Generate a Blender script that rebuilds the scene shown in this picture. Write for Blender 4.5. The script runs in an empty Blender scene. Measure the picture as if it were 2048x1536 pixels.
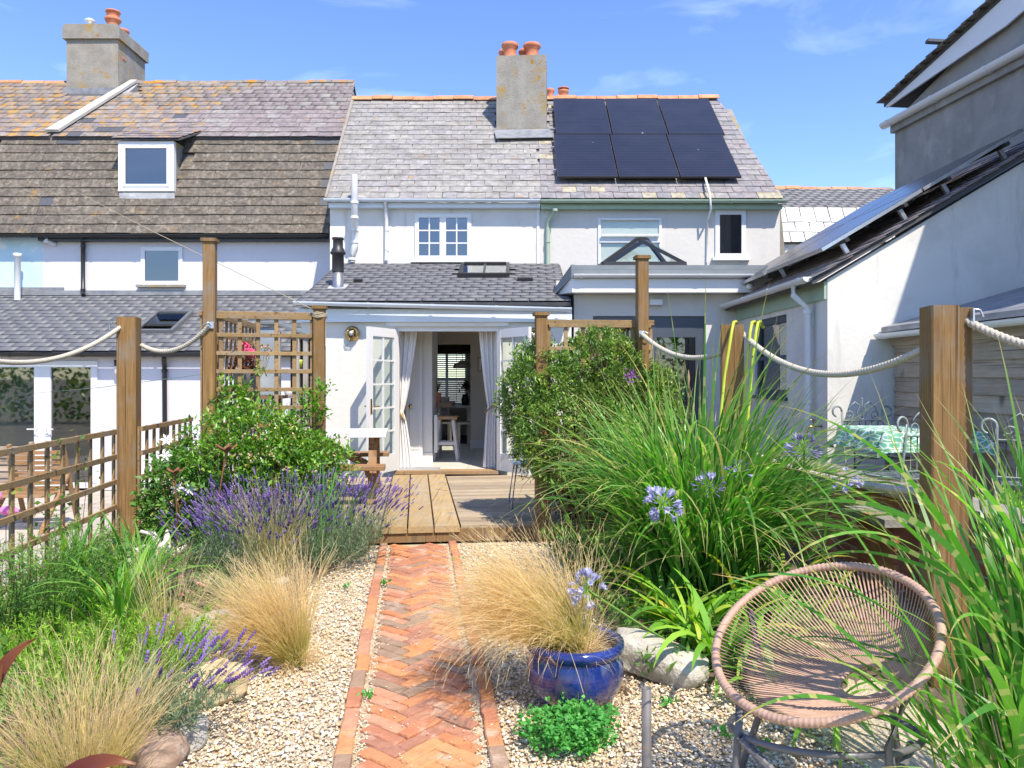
import bpy, math
import numpy as np
from mathutils import Matrix, Vector, Quaternion

S = bpy.context.scene
COL = S.collection
rng = np.random.default_rng(11)
rad = math.radians

# ---------------------------------------------------------------- camera, sky, sun, exposure
F, CX, CY, CH = 1540.0, 1024.0, 752.0, 1.52        # focal length and principal point in photo pixels, eye height
cam = bpy.data.cameras.new('camera'); cam_o = bpy.data.objects.new('camera', cam); COL.objects.link(cam_o)
cam.sensor_width = 36.0; cam.lens = F / 2048 * 36; cam.shift_y = -(768 - CY) / 2048
cam.clip_start = 0.05; cam.clip_end = 3000
cam_o.location = (0, 0, CH); cam_o.rotation_euler = (rad(90), 0, 0)
S.camera = cam_o
SUN = Vector((0.52, -1.0, 1.6)).normalized()
EL = math.asin(SUN.z); AZ = math.atan2(SUN.x, SUN.y)
w = bpy.data.worlds.new('World'); S.world = w; w.use_nodes = True
nt = w.node_tree; bg = nt.nodes['Background']
sky = nt.nodes.new('ShaderNodeTexSky'); sky.sky_type = 'NISHITA'; sky.sun_disc = False
sky.sun_elevation = EL; sky.sun_rotation = AZ; sky.air_density = 1.0; sky.dust_density = 0.2; sky.ozone_density = 4.0
sky.altitude = 20
tc = nt.nodes.new('ShaderNodeTexCoord'); mp = nt.nodes.new('ShaderNodeMapping'); mp.inputs['Scale'].default_value = (2.2, 2.2, 7.0)
mp.inputs['Rotation'].default_value = (0.0, 0.25, 0.4)
nz = nt.nodes.new('ShaderNodeTexNoise'); nz.inputs['Scale'].default_value = 1.6; nz.inputs['Detail'].default_value = 7; nz.inputs['Roughness'].default_value = 0.55
nz.inputs['Distortion'].default_value = 0.6
cr = nt.nodes.new('ShaderNodeValToRGB'); cr.color_ramp.elements[0].position = 0.50; cr.color_ramp.elements[1].position = 0.85
cr.color_ramp.elements[0].color = (0, 0, 0, 1); cr.color_ramp.elements[1].color = (0.28, 0.28, 0.28, 1)
mx = nt.nodes.new('ShaderNodeMix'); mx.data_type = 'RGBA'; mx.inputs['B'].default_value = (9.0, 10.5, 12.5, 1)
nt.links.new(tc.outputs['Generated'], mp.inputs['Vector']); nt.links.new(mp.outputs['Vector'], nz.inputs['Vector'])
nt.links.new(nz.outputs['Fac'], cr.inputs['Fac']); nt.links.new(cr.outputs['Color'], mx.inputs['Factor'])
hsv = nt.nodes.new('ShaderNodeHueSaturation'); hsv.inputs['Saturation'].default_value = 1.12; hsv.inputs['Hue'].default_value = 0.513; nt.links.new(sky.outputs['Color'], hsv.inputs['Color']); nt.links.new(hsv.outputs['Color'], mx.inputs['A']); nt.links.new(mx.outputs['Result'], bg.inputs['Color'])
bg.inputs['Strength'].default_value = 0.15
sl = bpy.data.lights.new('sun', 'SUN'); sl.energy = 3.55; sl.angle = rad(0.53); sl.color = (1.0, 0.90, 0.755)
so = bpy.data.objects.new('sun', sl); COL.objects.link(so); so.rotation_euler = (-SUN).to_track_quat('-Z', 'Y').to_euler(); so.location = SUN * 60
S.view_settings.view_transform = 'Standard'; S.view_settings.look = 'None'; S.view_settings.gamma = 1.0
S.view_settings.use_curve_mapping = False; S.view_settings.exposure = 0.96
S.cycles.max_bounces = 8; S.cycles.transparent_max_bounces = 12; S.cycles.use_denoising = True
S.cycles.diffuse_bounces = 4; S.cycles.glossy_bounces = 3; S.cycles.caustics_reflective = False; S.cycles.caustics_refractive = False

# ---------------------------------------------------------------- measuring helpers
def PX(px, Y): return (px - CX) * Y / F             # across
def PZ(py, Y): return CH - (py - CY) * Y / F        # height
def at(px, py, Y): return Vector((PX(px, Y), Y, PZ(py, Y)))
def gnd(px, py, z=0.0):                              # the point at height z seen at that pixel
    Y = (CH - z) * F / (py - CY); return Vector((PX(px, Y), Y, z))
TH = math.atan((1024 - 832) / F)                     # the garden is turned this much against the houses
CT, ST = math.cos(TH), math.sin(TH)
def g(x, y, z=0.0): return Vector((x * CT - y * ST, x * ST + y * CT, z))
GU = Vector((CT, ST, 0)); GV = Vector((-ST, CT, 0)); UP = Vector((0, 0, 1))

# ---------------------------------------------------------------- materials
class N:
    def __init__(s, name):
        s.m = bpy.data.materials.new(name); s.m.use_nodes = True; s.t = s.m.node_tree
        s.b = s.t.nodes['Principled BSDF']; s.out = s.t.nodes['Material Output']
    def n(s, typ, **kw):
        o = s.t.nodes.new('ShaderNode' + typ)
        for k, v in kw.items(): setattr(o, k, v)
        return o
    def l(s, a, b): s.t.links.new(a, b)
    def mix(s, f, a, b, blend='MIX'):
        m = s.n('Mix', data_type='RGBA', blend_type=blend)
        for i, v in (('Factor', f), ('A', a), ('B', b)):
            if isinstance(v, (int, float)): m.inputs[i].default_value = v
            elif isinstance(v, tuple): m.inputs[i].default_value = (*v, 1)
            else: s.l(v, m.inputs[i])
        return m.outputs['Result']
    def ramp(s, fac, stops, interp='LINEAR'):
        r = s.n('ValToRGB'); r.color_ramp.interpolation = interp
        e = r.color_ramp.elements
        while len(e) < len(stops): e.new(0.5)
        for k, (p, c) in zip(e, stops):
            k.position = p; k.color = (*c, 1) if isinstance(c, tuple) else (c, c, c, 1)
        s.l(fac, r.inputs['Fac']); return r.outputs['Color']
    def noise(s, vec, scale, detail=4, rough=0.55, dist=0.0):
        k = s.n('TexNoise'); k.inputs['Scale'].default_value = scale; k.inputs['Detail'].default_value = detail
        k.inputs['Roughness'].default_value = rough; k.inputs['Distortion'].default_value = dist
        if vec is not None: s.l(vec, k.inputs['Vector'])
        return k.outputs['Fac']
    def coord(s, stretch=(1, 1, 1), rnd=True):
        t = s.n('TexCoord'); m = s.n('Mapping'); m.inputs['Scale'].default_value = stretch
        s.l(t.outputs['Object'], m.inputs['Vector'])
        if rnd:
            oi = s.n('ObjectInfo'); mu = s.n('Math', operation='MULTIPLY'); mu.inputs[1].default_value = 37.0
            s.l(oi.outputs['Random'], mu.inputs[0]); cb = s.n('CombineXYZ')
            for i in range(3): s.l(mu.outputs[0], cb.inputs[i])
            s.l(cb.outputs[0], m.inputs['Location'])
        return m.outputs['Vector']

MATS = {}
def mat(name, c1, c2=None, rough=0.7, scale=6.0, bump=0.0, bscale=60.0, spots=(), palette=None, jitter=0.0, metal=0.0, spec=0.5,
        stretch=(1, 1, 1), coat=0.0, detail=5, lo=0.35, hi=0.65, bstretch=None, emit=0.0):
    k = N(name); v = k.coord(stretch)
    if palette:
        oi = k.n('ObjectInfo'); n = len(palette); av = k.n('Attribute'); av.attribute_name = 'v'
        ad = k.n('Math', operation='ADD'); k.l(oi.outputs['Random'], ad.inputs[0]); k.l(av.outputs['Fac'], ad.inputs[1])
        fc = k.n('Math', operation='FRACT'); k.l(ad.outputs[0], fc.inputs[0])
        base = k.ramp(fc.outputs[0], [(i / n, c) for i, c in enumerate(palette)], 'CONSTANT')
        if c2 is not None:
            base = k.mix(k.ramp(k.noise(v, scale, detail), [(lo, 0.0), (hi, 1.0)]), base, c2, 'MULTIPLY')
    elif c2 is not None:
        base = k.ramp(k.noise(v, scale, detail), [(lo, c1), (hi, c2)])
    else:
        rgb = k.n('RGB'); rgb.outputs[0].default_value = (*c1, 1); base = rgb.outputs[0]
    if spots: gp = k.n('NewGeometry').outputs['Position']
    for (c, sc, a, b, *st) in spots:
        pv = gp
        if st:
            pm = k.n('Mapping'); pm.inputs['Scale'].default_value = st[0]; k.l(gp, pm.inputs['Vector']); pv = pm.outputs['Vector']
        base = k.mix(k.ramp(k.noise(pv, sc, 6, 0.62), [(a, 0.0), (b, 1.0)]), base, c)
    if jitter:
        oi = k.n('ObjectInfo'); h = k.n('HueSaturation'); mr = k.n('MapRange')
        mr.inputs['To Min'].default_value = 1 - jitter; mr.inputs['To Max'].default_value = 1 + jitter
        k.l(oi.outputs['Random'], mr.inputs['Value']); k.l(mr.outputs[0], h.inputs['Value']); k.l(base, h.inputs['Color']); base = h.outputs[0]
    k.l(base, k.b.inputs['Base Color']); k.b.inputs['Roughness'].default_value = rough; k.b.inputs['Metallic'].default_value = metal
    k.b.inputs['Specular IOR Level'].default_value = spec; k.b.inputs['Coat Weight'].default_value = coat
    if bump:
        bv = k.coord(bstretch or stretch); bn = k.n('Bump'); bn.inputs['Strength'].default_value = bump; bn.inputs['Distance'].default_value = 0.02
        k.l(k.noise(bv, bscale, 5, 0.6), bn.inputs['Height']); k.l(bn.outputs[0], k.b.inputs['Normal'])
    if emit:
        k.l(base, k.b.inputs['Emission Color']); k.b.inputs['Emission Strength'].default_value = emit
    MATS[name] = k.m; return k.m

def woodmat(name, light, dark, grain=(14, 14, 1.2), rough=0.75, jitter=0.18, knots=True, bump=0.35):
    k = N(name); v = k.coord(grain); n1 = k.noise(v, 3.0, 6, 0.65, 0.8)
    base = k.ramp(n1, [(0.30, dark), (0.5, tuple((a + b) / 2 for a, b in zip(light, dark))), (0.68, light)])
    v2 = k.coord((1, 1, 1)); base = k.mix(k.ramp(k.noise(v2, 2.5, 3), [(0.35, 0.0), (0.7, 0.55)]), base, tuple(c * 0.62 for c in light))
    if knots:
        vo = k.n('TexVoronoi'); vo.inputs['Scale'].default_value = 1.0; k.l(k.coord((3.2, 3.2, 1.7)), vo.inputs['Vector'])
        base = k.mix(k.ramp(vo.outputs['Distance'], [(0.06, 0.85), (0.17, 0.0)]), base, tuple(c * 0.32 for c in dark))
    gl_ = sum(light) / 3; base = k.mix(k.ramp(k.noise(k.coord((4, 4, 4)), 1.0, 5, .6), [(.50, 0.0), (.72, .55)]), base, (gl_ * 1.05, gl_ * 1.0, gl_ * .9))
    base = k.mix(k.ramp(k.noise(k.coord(tuple(q * 4 if q > 5 else q * .55 for q in grain)), 1.0, 2, .5), [(.64, 0.0), (.68, .75)]), base, tuple(c * .28 for c in dark))
    oi = k.n('ObjectInfo'); h = k.n('HueSaturation'); mr = k.n('MapRange'); mr.inputs['To Min'].default_value = 1 - jitter; mr.inputs['To Max'].default_value = 1 + jitter
    k.l(oi.outputs['Random'], mr.inputs['Value']); k.l(mr.outputs[0], h.inputs['Value']); k.l(base, h.inputs['Color'])
    k.l(h.outputs[0], k.b.inputs['Base Color']); k.b.inputs['Roughness'].default_value = rough; k.b.inputs['Specular IOR Level'].default_value = 0.3
    bn = k.n('Bump'); bn.inputs['Strength'].default_value = bump; bn.inputs['Distance'].default_value = 0.01
    k.l(n1, bn.inputs['Height']); k.l(bn.outputs[0], k.b.inputs['Normal']); MATS[name] = k.m; return k.m

def leafmat(name, stops, trans=0.35, src='v', zebra=None, tipc=None, rough=0.5, spec=0.35, gain=1.5):
    """stops: ramp over the leaf's own random number; tipc: [(t, colour)] along the leaf instead; zebra: colour of cross bands"""
    k = N(name); stops = [(p, tuple(min(.85, c * gain) for c in col)) for p, col in stops]
    if src == 'object':
        rv = k.n('ObjectInfo').outputs['Random']
    else:
        a = k.n('Attribute'); a.attribute_name = 'v'; rv = a.outputs['Fac']
    base = k.ramp(rv, stops)
    ta = k.n('Attribute'); ta.attribute_name = 't'
    if tipc:
        r = k.n('ValToRGB'); e = r.color_ramp.elements
        while len(e) < len(tipc): e.new(0.5)
        for q, (p, c, al) in zip(e, tipc): q.position = p; q.color = (*c, al)
        k.l(ta.outputs['Fac'], r.inputs['Fac']); base = k.mix(r.outputs['Alpha'], base, r.outputs['Color'])
    if zebra:
        mu = k.n('Math', operation='MULTIPLY'); mu.inputs[1].default_value = 13.0; k.l(ta.outputs['Fac'], mu.inputs[0])
        m2 = k.n('Math', operation='MULTIPLY'); m2.inputs[1].default_value = 41.0; k.l(rv, m2.inputs[0])
        ad = k.n('Math', operation='ADD'); k.l(mu.outputs[0], ad.inputs[0]); k.l(m2.outputs[0], ad.inputs[1])
        nz = k.n('TexNoise', noise_dimensions='1D'); nz.inputs['Scale'].default_value = 1.6; nz.inputs['Detail'].default_value = 0
        k.l(ad.outputs[0], nz.inputs['W']); base = k.mix(k.ramp(nz.outputs['Fac'], [(0.62, 0.0), (0.67, 0.75)]), base, zebra)
    k.l(base, k.b.inputs['Base Color']); k.b.inputs['Roughness'].default_value = rough; k.b.inputs['Specular IOR Level'].default_value = spec
    tr = k.n('BsdfTranslucent'); hs = k.n('HueSaturation'); hs.inputs['Saturation'].default_value = 1.15; hs.inputs['Value'].default_value = 1.5
    hs.inputs['Hue'].default_value = 0.49
    k.l(base, hs.inputs['Color']); k.l(hs.outputs[0], tr.inputs['Color'])
    ms = k.n('MixShader'); ms.inputs[0].default_value = trans; k.l(k.b.outputs[0], ms.inputs[1]); k.l(tr.outputs[0], ms.inputs[2])
    k.l(ms.outputs[0], k.out.inputs['Surface']); MATS[name] = k.m; return k.m

def glassmat(name, tint=(0.9, 0.95, 0.95), refl=0.12, rough=0.02):
    k = N(name); tr = k.n('BsdfTransparent'); tr.inputs['Color'].default_value = (*tint, 1)
    gl = k.n('BsdfGlossy'); gl.inputs['Roughness'].default_value = rough; gl.inputs['Color'].default_value = (1, 1, 1, 1)
    fr = k.n('LayerWeight'); po = k.n('Math', operation='POWER'); po.inputs[1].default_value = 4.0; k.l(fr.outputs['Facing'], po.inputs[0])
    ad = k.n('MapRange'); ad.inputs['To Min'].default_value = refl + .02; ad.inputs['To Max'].default_value = .9; k.l(po.outputs[0], ad.inputs['Value']); ms = k.n('MixShader'); k.l(ad.outputs[0], ms.inputs[0]); k.l(tr.outputs[0], ms.inputs[1]); k.l(gl.outputs[0], ms.inputs[2])
    k.l(ms.outputs[0], k.out.inputs['Surface']); MATS[name] = k.m; return k.m

# ---------------------------------------------------------------- mesh helpers
def link(o): COL.objects.link(o); return o
def put(o, parent):
    if parent is not None:
        o.parent = parent
        if parent.type == 'EMPTY': o.matrix_parent_inverse = Matrix.Translation(-Vector(parent.location))
    return o
def props(o, label=None, cat=None, group=None, kind=None):
    if label: o['label'] = label
    if cat: o['category'] = cat
    if group: o['group'] = group
    if kind: o['kind'] = kind
    return o
def thing(name, label, cat, loc=(0, 0, 0), group=None):
    o = bpy.data.objects.new(name, None); o.empty_display_size = 0.1; link(o); o.location = loc
    return props(o, label, cat, group)
def clone(root, loc, rotz=None, label=None):
    c = root.copy(); link(c); c.location = loc
    if rotz is not None: c.rotation_euler = (0, 0, rotz)
    if label: c['label'] = label
    for ch in root.children:
        d = ch.copy(); link(d); d.parent = c
        for gch in ch.children:
            e = gch.copy(); link(e); e.parent = d
    return c

def np_mesh(name, V, Fc, material, attrs=None, smooth=False):
    V = np.asarray(V, np.float32); Fc = np.asarray(Fc, np.int32); k = Fc.shape[1]
    me = bpy.data.meshes.new(name); me.vertices.add(len(V)); me.vertices.foreach_set('co', V.ravel())
    me.loops.add(Fc.size); me.loops.foreach_set('vertex_index', Fc.ravel())
    me.polygons.add(len(Fc)); me.polygons.foreach_set('loop_start', np.arange(0, Fc.size, k, dtype=np.int32))
    me.polygons.foreach_set('loop_total', np.full(len(Fc), k, np.int32))
    if smooth: me.polygons.foreach_set('use_smooth', np.ones(len(Fc), bool))
    me.update(calc_edges=True)
    for an, av in (attrs or {}).items():
        a = me.attributes.new(an, 'FLOAT', 'POINT'); a.data.foreach_set('value', np.asarray(av, np.float32))
    me.materials.append(material); return me
def np_obj(name, V, Fc, material, parent=None, attrs=None, smooth=False, kind=None):
    o = bpy.data.objects.new(name, np_mesh(name, V, Fc, material, attrs, smooth)); link(o); put(o, parent)
    if kind: o['kind'] = kind
    return o

def frame(d, hint=None):
    d = Vector(d).normalized(); h = Vector(hint) if hint is not None else (Vector((0, 0, 1)) if abs(d.z) < 0.95 else Vector((1, 0, 0)))
    a = d.cross(h).normalized(); return a, d.cross(a).normalized() * -1, d

class MB:
    def __init__(s): s.v = []; s.f = []; s.sm = []
    def add(s, vs, fs, sm=False):
        b = len(s.v); s.v += [tuple(x) for x in vs]; s.f += [tuple(i + b for i in q) for q in fs]; s.sm += [sm] * len(fs); return s
    def box(s, x0, x1, y0, y1, z0, z1):
        return s.obox(((x0 + x1) / 2, (y0 + y1) / 2, (z0 + z1) / 2), (1, 0, 0), (0, 1, 0), (0, 0, 1), abs(x1 - x0), abs(y1 - y0), abs(z1 - z0))
    def obox(s, c, a, b, d, la, lb, ld):
        c = Vector(c); a = Vector(a) * la / 2; b = Vector(b) * lb / 2; d = Vector(d) * ld / 2
        vs = [c + i * a + j * b + k * d for k in (-1, 1) for j in (-1, 1) for i in (-1, 1)]
        return s.add(vs, [(0, 2, 3, 1), (4, 5, 7, 6), (0, 1, 5, 4), (2, 6, 7, 3), (0, 4, 6, 2), (1, 3, 7, 5)])
    def prism(s, poly, ext):
        n = len(poly); e = Vector(ext); vs = [Vector(q) for q in poly] + [Vector(q) + e for q in poly]
        return s.add(vs, [tuple(range(n))[::-1], tuple(range(n, 2 * n))] + [(i, (i + 1) % n, n + (i + 1) % n, n + i) for i in range(n)])
    def bar(s, p0, p1, w, d, ch=0.0, hint=None):
        """bar from p0 to p1; w across (side axis), d along the hint axis; chamfered long edges"""
        p0 = Vector(p0); p1 = Vector(p1); a, b, dd = frame(p1 - p0, hint); x, y = w / 2, d / 2
        if ch > 0: q = [(-x + ch, -y), (x - ch, -y), (x, -y + ch), (x, y - ch), (x - ch, y), (-x + ch, y), (-x, y - ch), (-x, -y + ch)]
        else: q = [(-x, -y), (x, -y), (x, y), (-x, y)]
        return s.prism([p0 + a * u + b * v for u, v in q], p1 - p0)
    def tube(s, path, r, n=8, cap=True, sm=True, closed=False):
        path = [Vector(q) for q in path]; m = len(path); rs = r if hasattr(r, '__len__') else [r] * m; vs = []; up = None
        for i, q in enumerate(path):
            if closed: d = path[(i + 1) % m] - path[i - 1]
            else: d = path[min(i + 1, m - 1)] - path[max(i - 1, 0)]
            d = d.normalized() if d.length > 1e-9 else Vector((0, 0, 1))
            if up is None: a, b, _ = frame(d)
            else:
                a = up - d * up.dot(d); a = a.normalized() if a.length > 1e-6 else frame(d)[0]; b = d.cross(a)
            up = a
            for k in range(n):
                t = 2 * math.pi * k / n; vs.append(q + (a * math.cos(t) + b * math.sin(t)) * rs[i])
        fs = [(i * n + k, i * n + (k + 1) % n, ((i + 1) % m) * n + (k + 1) % n, ((i + 1) % m) * n + k) for i in range(m if closed else m - 1) for k in range(n)]
        s.add(vs, fs, sm)
        if cap and not closed: s.add(vs[:n], [tuple(range(n))[::-1]]); s.add(vs[-n:], [tuple(range(n))])
        return s
    def lathe(s, prof, c=(0, 0, 0), n=24, sm=True, axis=None):
        c = Vector(c)
        if axis is None: a, b, d = Vector((1, 0, 0)), Vector((0, 1, 0)), Vector((0, 0, 1))
        else: a, b, d = frame(axis)
        vs = [c + (a * math.cos(2 * math.pi * k / n) + b * math.sin(2 * math.pi * k / n)) * r + d * z for r, z in prof for k in range(n)]
        return s.add(vs, [(i * n + k, i * n + (k + 1) % n, (i + 1) * n + (k + 1) % n, (i + 1) * n + k) for i in range(len(prof) - 1) for k in range(n)], sm)
    def build(s, name, m, parent=None, kind=None, label=None):
        me = bpy.data.meshes.new(name); me.from_pydata(s.v, [], s.f); me.polygons.foreach_set('use_smooth', np.array(s.sm, bool))
        me.materials.append(m if not isinstance(m, str) else MATS[m]); me.update()
        o = bpy.data.objects.new(name, me); link(o); put(o, parent); props(o, label, None, None, kind); return o

def rope_path(a, b, sag, n):
    a = Vector(a); b = Vector(b); return [a.lerp(b, t) - Vector((0, 0, 4 * sag * t * (1 - t))) for t in np.linspace(0, 1, n)]
def rope_mesh(path, r, pitch, n=12):
    """three laid strands: the radius swells along a helix"""
    pts = np.array([list(q) for q in path]); seg = np.linalg.norm(np.diff(pts, axis=0), axis=1); s = np.r_[0, np.cumsum(seg)]
    m = int(s[-1] / (pitch / 9)) + 2; u = np.linspace(0, s[-1], m); c = np.stack([np.interp(u, s, pts[:, i]) for i in range(3)], 1)
    d = np.gradient(c, axis=0); d /= np.linalg.norm(d, axis=1)[:, None]; a = np.cross(d, [0, 0, 1.0]); a /= np.linalg.norm(a, axis=1)[:, None]; b = np.cross(a, d)
    th = np.linspace(0, 2 * np.pi, n, endpoint=False); rr = r * (0.66 + 0.42 * np.abs(np.cos(1.5 * (th[None, :] + 2 * np.pi * u[:, None] / (3 * pitch)))) ** 0.6)
    V = c[:, None, :] + rr[..., None] * (a[:, None, :] * np.cos(th)[None, :, None] + b[:, None, :] * np.sin(th)[None, :, None])
    i = np.arange(m - 1)[:, None] * n; k = np.arange(n)[None, :]; k2 = (k + 1) % n
    Fc = np.stack([i + k, i + k2, i + n + k2, i + n + k], -1).reshape(-1, 4); return V.reshape(-1, 3), Fc

def plane_hit(px, py, p0, nrm):
    d = Vector(((px - CX) / F, 1.0, (CY - py) / F)); o = Vector((0, 0, CH)); nrm = Vector(nrm); t = (Vector(p0) - o).dot(nrm) / d.dot(nrm); return o + d * t

# ================================================================ materials of the setting
ORG = (0.50, 0.22, 0.015)
mat('slate_pale', None, (0.62, 0.62, 0.62), 0.75, 9, 0.25, 50, palette=[(0.325, 0.315, 0.295), (0.35, 0.338, 0.315), (0.305, 0.295, 0.285), (0.335, 0.315, 0.31), (0.37, 0.355, 0.325), (0.315, 0.305, 0.305), (0.355, 0.345, 0.325)],
    spots=[((0.17, 0.155, 0.14), 3.2, 0.52, 0.72, (.6, 1, 1)), ((0.25, 0.235, 0.215), 14, 0.52, 0.64), (ORG, 4.2, 0.655, 0.70)])
mat('slate_right', None, (0.65, 0.65, 0.65), 0.7, 9, 0.25, 50, palette=[(0.285, 0.265, 0.27), (0.32, 0.305, 0.30), (0.265, 0.258, 0.27), (0.30, 0.275, 0.28), (0.44, 0.395, 0.29), (0.255, 0.25, 0.265), (0.31, 0.295, 0.29)],
    spots=[((0.20, 0.185, 0.18), 12, 0.54, 0.66), (ORG, 3.9, 0.72, 0.75)])
mat('slate_purple', None, (0.62, 0.62, 0.62), 0.75, 9, 0.25, 50, palette=[(0.255, 0.215, 0.215), (0.28, 0.235, 0.232), (0.235, 0.20, 0.202), (0.29, 0.25, 0.245), (0.265, 0.225, 0.228), (0.30, 0.285, 0.265), (0.25, 0.212, 0.212)],
    spots=[((0.36, 0.33, 0.31), 9, 0.56, 0.72), (ORG, 4.2, 0.67, 0.75)])
mat('slate_lichen', None, (0.62, 0.62, 0.62), 0.8, 9, 0.25, 50, palette=[(0.27, 0.235, 0.22), (0.31, 0.27, 0.24), (0.24, 0.205, 0.19), (0.30, 0.27, 0.25)],
    spots=[((0.42, 0.25, 0.06), 4.0, 0.51, 0.66), (ORG, 7.0, 0.56, 0.66), ((0.11, 0.10, 0.10), 6, 0.58, 0.70)])
mat('slate_brown', None, (0.50, 0.48, 0.45), 0.9, 14, 0.5, 40, palette=[(0.165, 0.142, 0.115), (0.18, 0.155, 0.125), (0.155, 0.135, 0.11), (0.19, 0.165, 0.135), (0.172, 0.15, 0.122)],
    spots=[((0.30, 0.265, 0.215), 9, 0.54, 0.74), ((0.33, 0.19, 0.045), 3.2, 0.63, 0.76, (.5, 1, 1)), ((0.42, 0.40, 0.36), 34, 0.64, 0.70), ((0.075, 0.068, 0.06), 4.0, 0.52, 0.76, (1, 1, 0.5))])
mat('slate_dark', None, (0.92, 0.92, 0.92), 0.55, 5, 0.15, 60, palette=[(0.132, 0.135, 0.146), (0.137, 0.140, 0.151), (0.127, 0.130, 0.141), (0.141, 0.144, 0.153), (0.134, 0.137, 0.147)],
    spots=[((0.22, 0.22, 0.225), 2.2, 0.60, 0.85, (1, .35, .35))])
mat('slate_repair', (0.075, 0.078, 0.088), (0.095, 0.098, 0.105), 0.5, 12)
mat('slate_glare', None, (0.85, 0.85, 0.85), 0.5, 9, palette=[(0.40, 0.41, 0.40), (0.47, 0.47, 0.46), (0.34, 0.35, 0.35)])  # whitish palette paints the sun's glare into the distant lower slates
mat('roof_felt', (0.07, 0.07, 0.075), (0.09, 0.09, 0.095), 0.9)
mat('ridge_terracotta', (0.48, 0.20, 0.09), (0.60, 0.30, 0.15), 0.8, 8, 0.2, 60, spots=[((0.40, 0.22, 0.06), 8, 0.6, 0.72)], jitter=0.15)
mat('ridge_grey', (0.20, 0.185, 0.17), (0.27, 0.24, 0.21), 0.85, 8, 0.2, 60, spots=[(ORG, 3.0, 0.50, 0.60)], jitter=0.15)
mat('render_white', (0.665, 0.655, 0.62), (0.70, 0.69, 0.655), 0.85, 1.5, 0.25, 9, spots=[((0.56, 0.55, 0.515), 1.6, 0.50, 0.80), ((0.44, 0.42, 0.375), 3.0, 0.58, 0.80, (1.6, 1.6, .22))])
mat('render_cream', (0.665, 0.645, 0.59), (0.695, 0.675, 0.62), 0.8, 1.2, 0.25, 12, spots=[((0.56, 0.54, 0.49), 2.6, 0.60, 0.82, (1.6, 1.6, .25))])
mat('render_grey', (0.58, 0.57, 0.545), (0.615, 0.605, 0.58), 0.85, 1.3, 0.25, 14, spots=[((0.50, 0.49, 0.465), 2.4, 0.58, 0.85, (1.6, 1.6, .25))])
mat('render_lilac', (0.62, 0.615, 0.66), (0.665, 0.66, 0.70), 0.85, 1.5, 0.35, 7, spots=[((0.56, 0.55, 0.585), 1.8, 0.55, 0.8, (1.4, 1.4, .3)), ((0.62, 0.55, 0.53), 3, 0.66, 0.8)])
mat('render_blue', (0.46, 0.64, 0.73), (0.54, 0.70, 0.77), 0.85, 1.8, 0.25, 9, spots=[((0.72, 0.76, 0.76), 3.0, 0.58, 0.66)])
mat('cement', (0.235, 0.222, 0.195), (0.30, 0.285, 0.25), 0.95, 4, 0.5, 45, spots=[((0.36, 0.34, 0.31), 2.0, 0.55, 0.80, (1.5, 1.5, .35)), ((0.22, 0.205, 0.18), 26, 0.55, 0.70), ((0.33, 0.22, 0.07), 3.0, 0.54, 0.68), ((0.30, 0.165, 0.03), 7.0, 0.62, 0.67)])
mat('cement_dark', (0.27, 0.265, 0.25), (0.34, 0.33, 0.31), 0.95, 2.5, 0.4, 40, spots=[((0.42, 0.41, 0.38), 2.6, 0.55, 0.75), ((0.55, 0.54, 0.52), 14, 0.72, 0.76), ((0.18, 0.175, 0.16), 1.5, 0.56, 0.8, (2.5, 2.5, 0.4))])
mat('cement_pale', (0.46, 0.44, 0.40), (0.56, 0.54, 0.50), 0.95, 5, 0.4, 40)
mat('lead', (0.30, 0.31, 0.33), (0.40, 0.41, 0.42), 0.65, 6, 0.2, 20, spots=[((0.62, 0.62, 0.62), 3, 0.58, 0.75)])
mat('lead_dark', (0.16, 0.17, 0.19), (0.26, 0.27, 0.28), 0.55, 6, 0.2, 20)
mat('mortar', (0.36, 0.34, 0.30), (0.46, 0.44, 0.40), 0.9, 8, 0.5, 40)
mat('terracotta', (0.52, 0.17, 0.085), (0.60, 0.23, 0.12), 0.75, 7, 0.1, 40)
mat('upvc', (0.71, 0.72, 0.73), None, 0.3)
mat('upvc_blue', (0.66, 0.73, 0.79), None, 0.35)
mat('paint_white', (0.73, 0.73, 0.715), None, 0.4)
mat('paint_green', (0.33, 0.44, 0.34), (0.37, 0.48, 0.37), 0.5, 6)
mat('black_plastic', (0.018, 0.019, 0.021), None, 0.35)
mat('black_metal', (0.03, 0.03, 0.032), None, 0.45)
mat('grey_metal', (0.28, 0.29, 0.30), (0.34, 0.35, 0.36), 0.4, 8, metal=0.7)
mat('anthracite', (0.055, 0.07, 0.095), (0.065, 0.08, 0.105), 0.4, 6)
mat('grp_roof', (0.16, 0.185, 0.205), (0.21, 0.24, 0.26), 0.5, 2.5)
k = N('solar'); tcs = k.n('TexCoord'); sps = k.n('SeparateXYZ'); k.l(tcs.outputs['Object'], sps.inputs[0]); mz = k.n('Math', operation='MULTIPLY'); mz.inputs[1].default_value = 150.0; k.l(sps.outputs['Z'], mz.inputs[0]); sz = k.n('Math', operation='SINE'); k.l(mz.outputs[0], sz.inputs[0])
b_ = k.ramp(sz.outputs[0], [(.80, (.012, .013, .022)), (.97, (.045, .048, .065))]); b_ = k.mix(k.ramp(k.noise(tcs.outputs['Object'], 5.5, 3, .6), [(.745, 0.0), (.765, .8)]), b_, (.6, .6, .58)); b_ = k.mix(k.ramp(k.noise(tcs.outputs['Object'], 2.0, 3), [(.4, 0.0), (.7, .5)]), b_, (.03, .03, .045))
k.l(b_, k.b.inputs['Base Color']); k.b.inputs['Roughness'].default_value = .2; MATS['solar'] = k.m
mat('solar_back', (0.62, 0.63, 0.64), None, 0.35)
mat('brass', (0.62, 0.42, 0.16), None, 0.25, metal=1.0)
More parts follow.
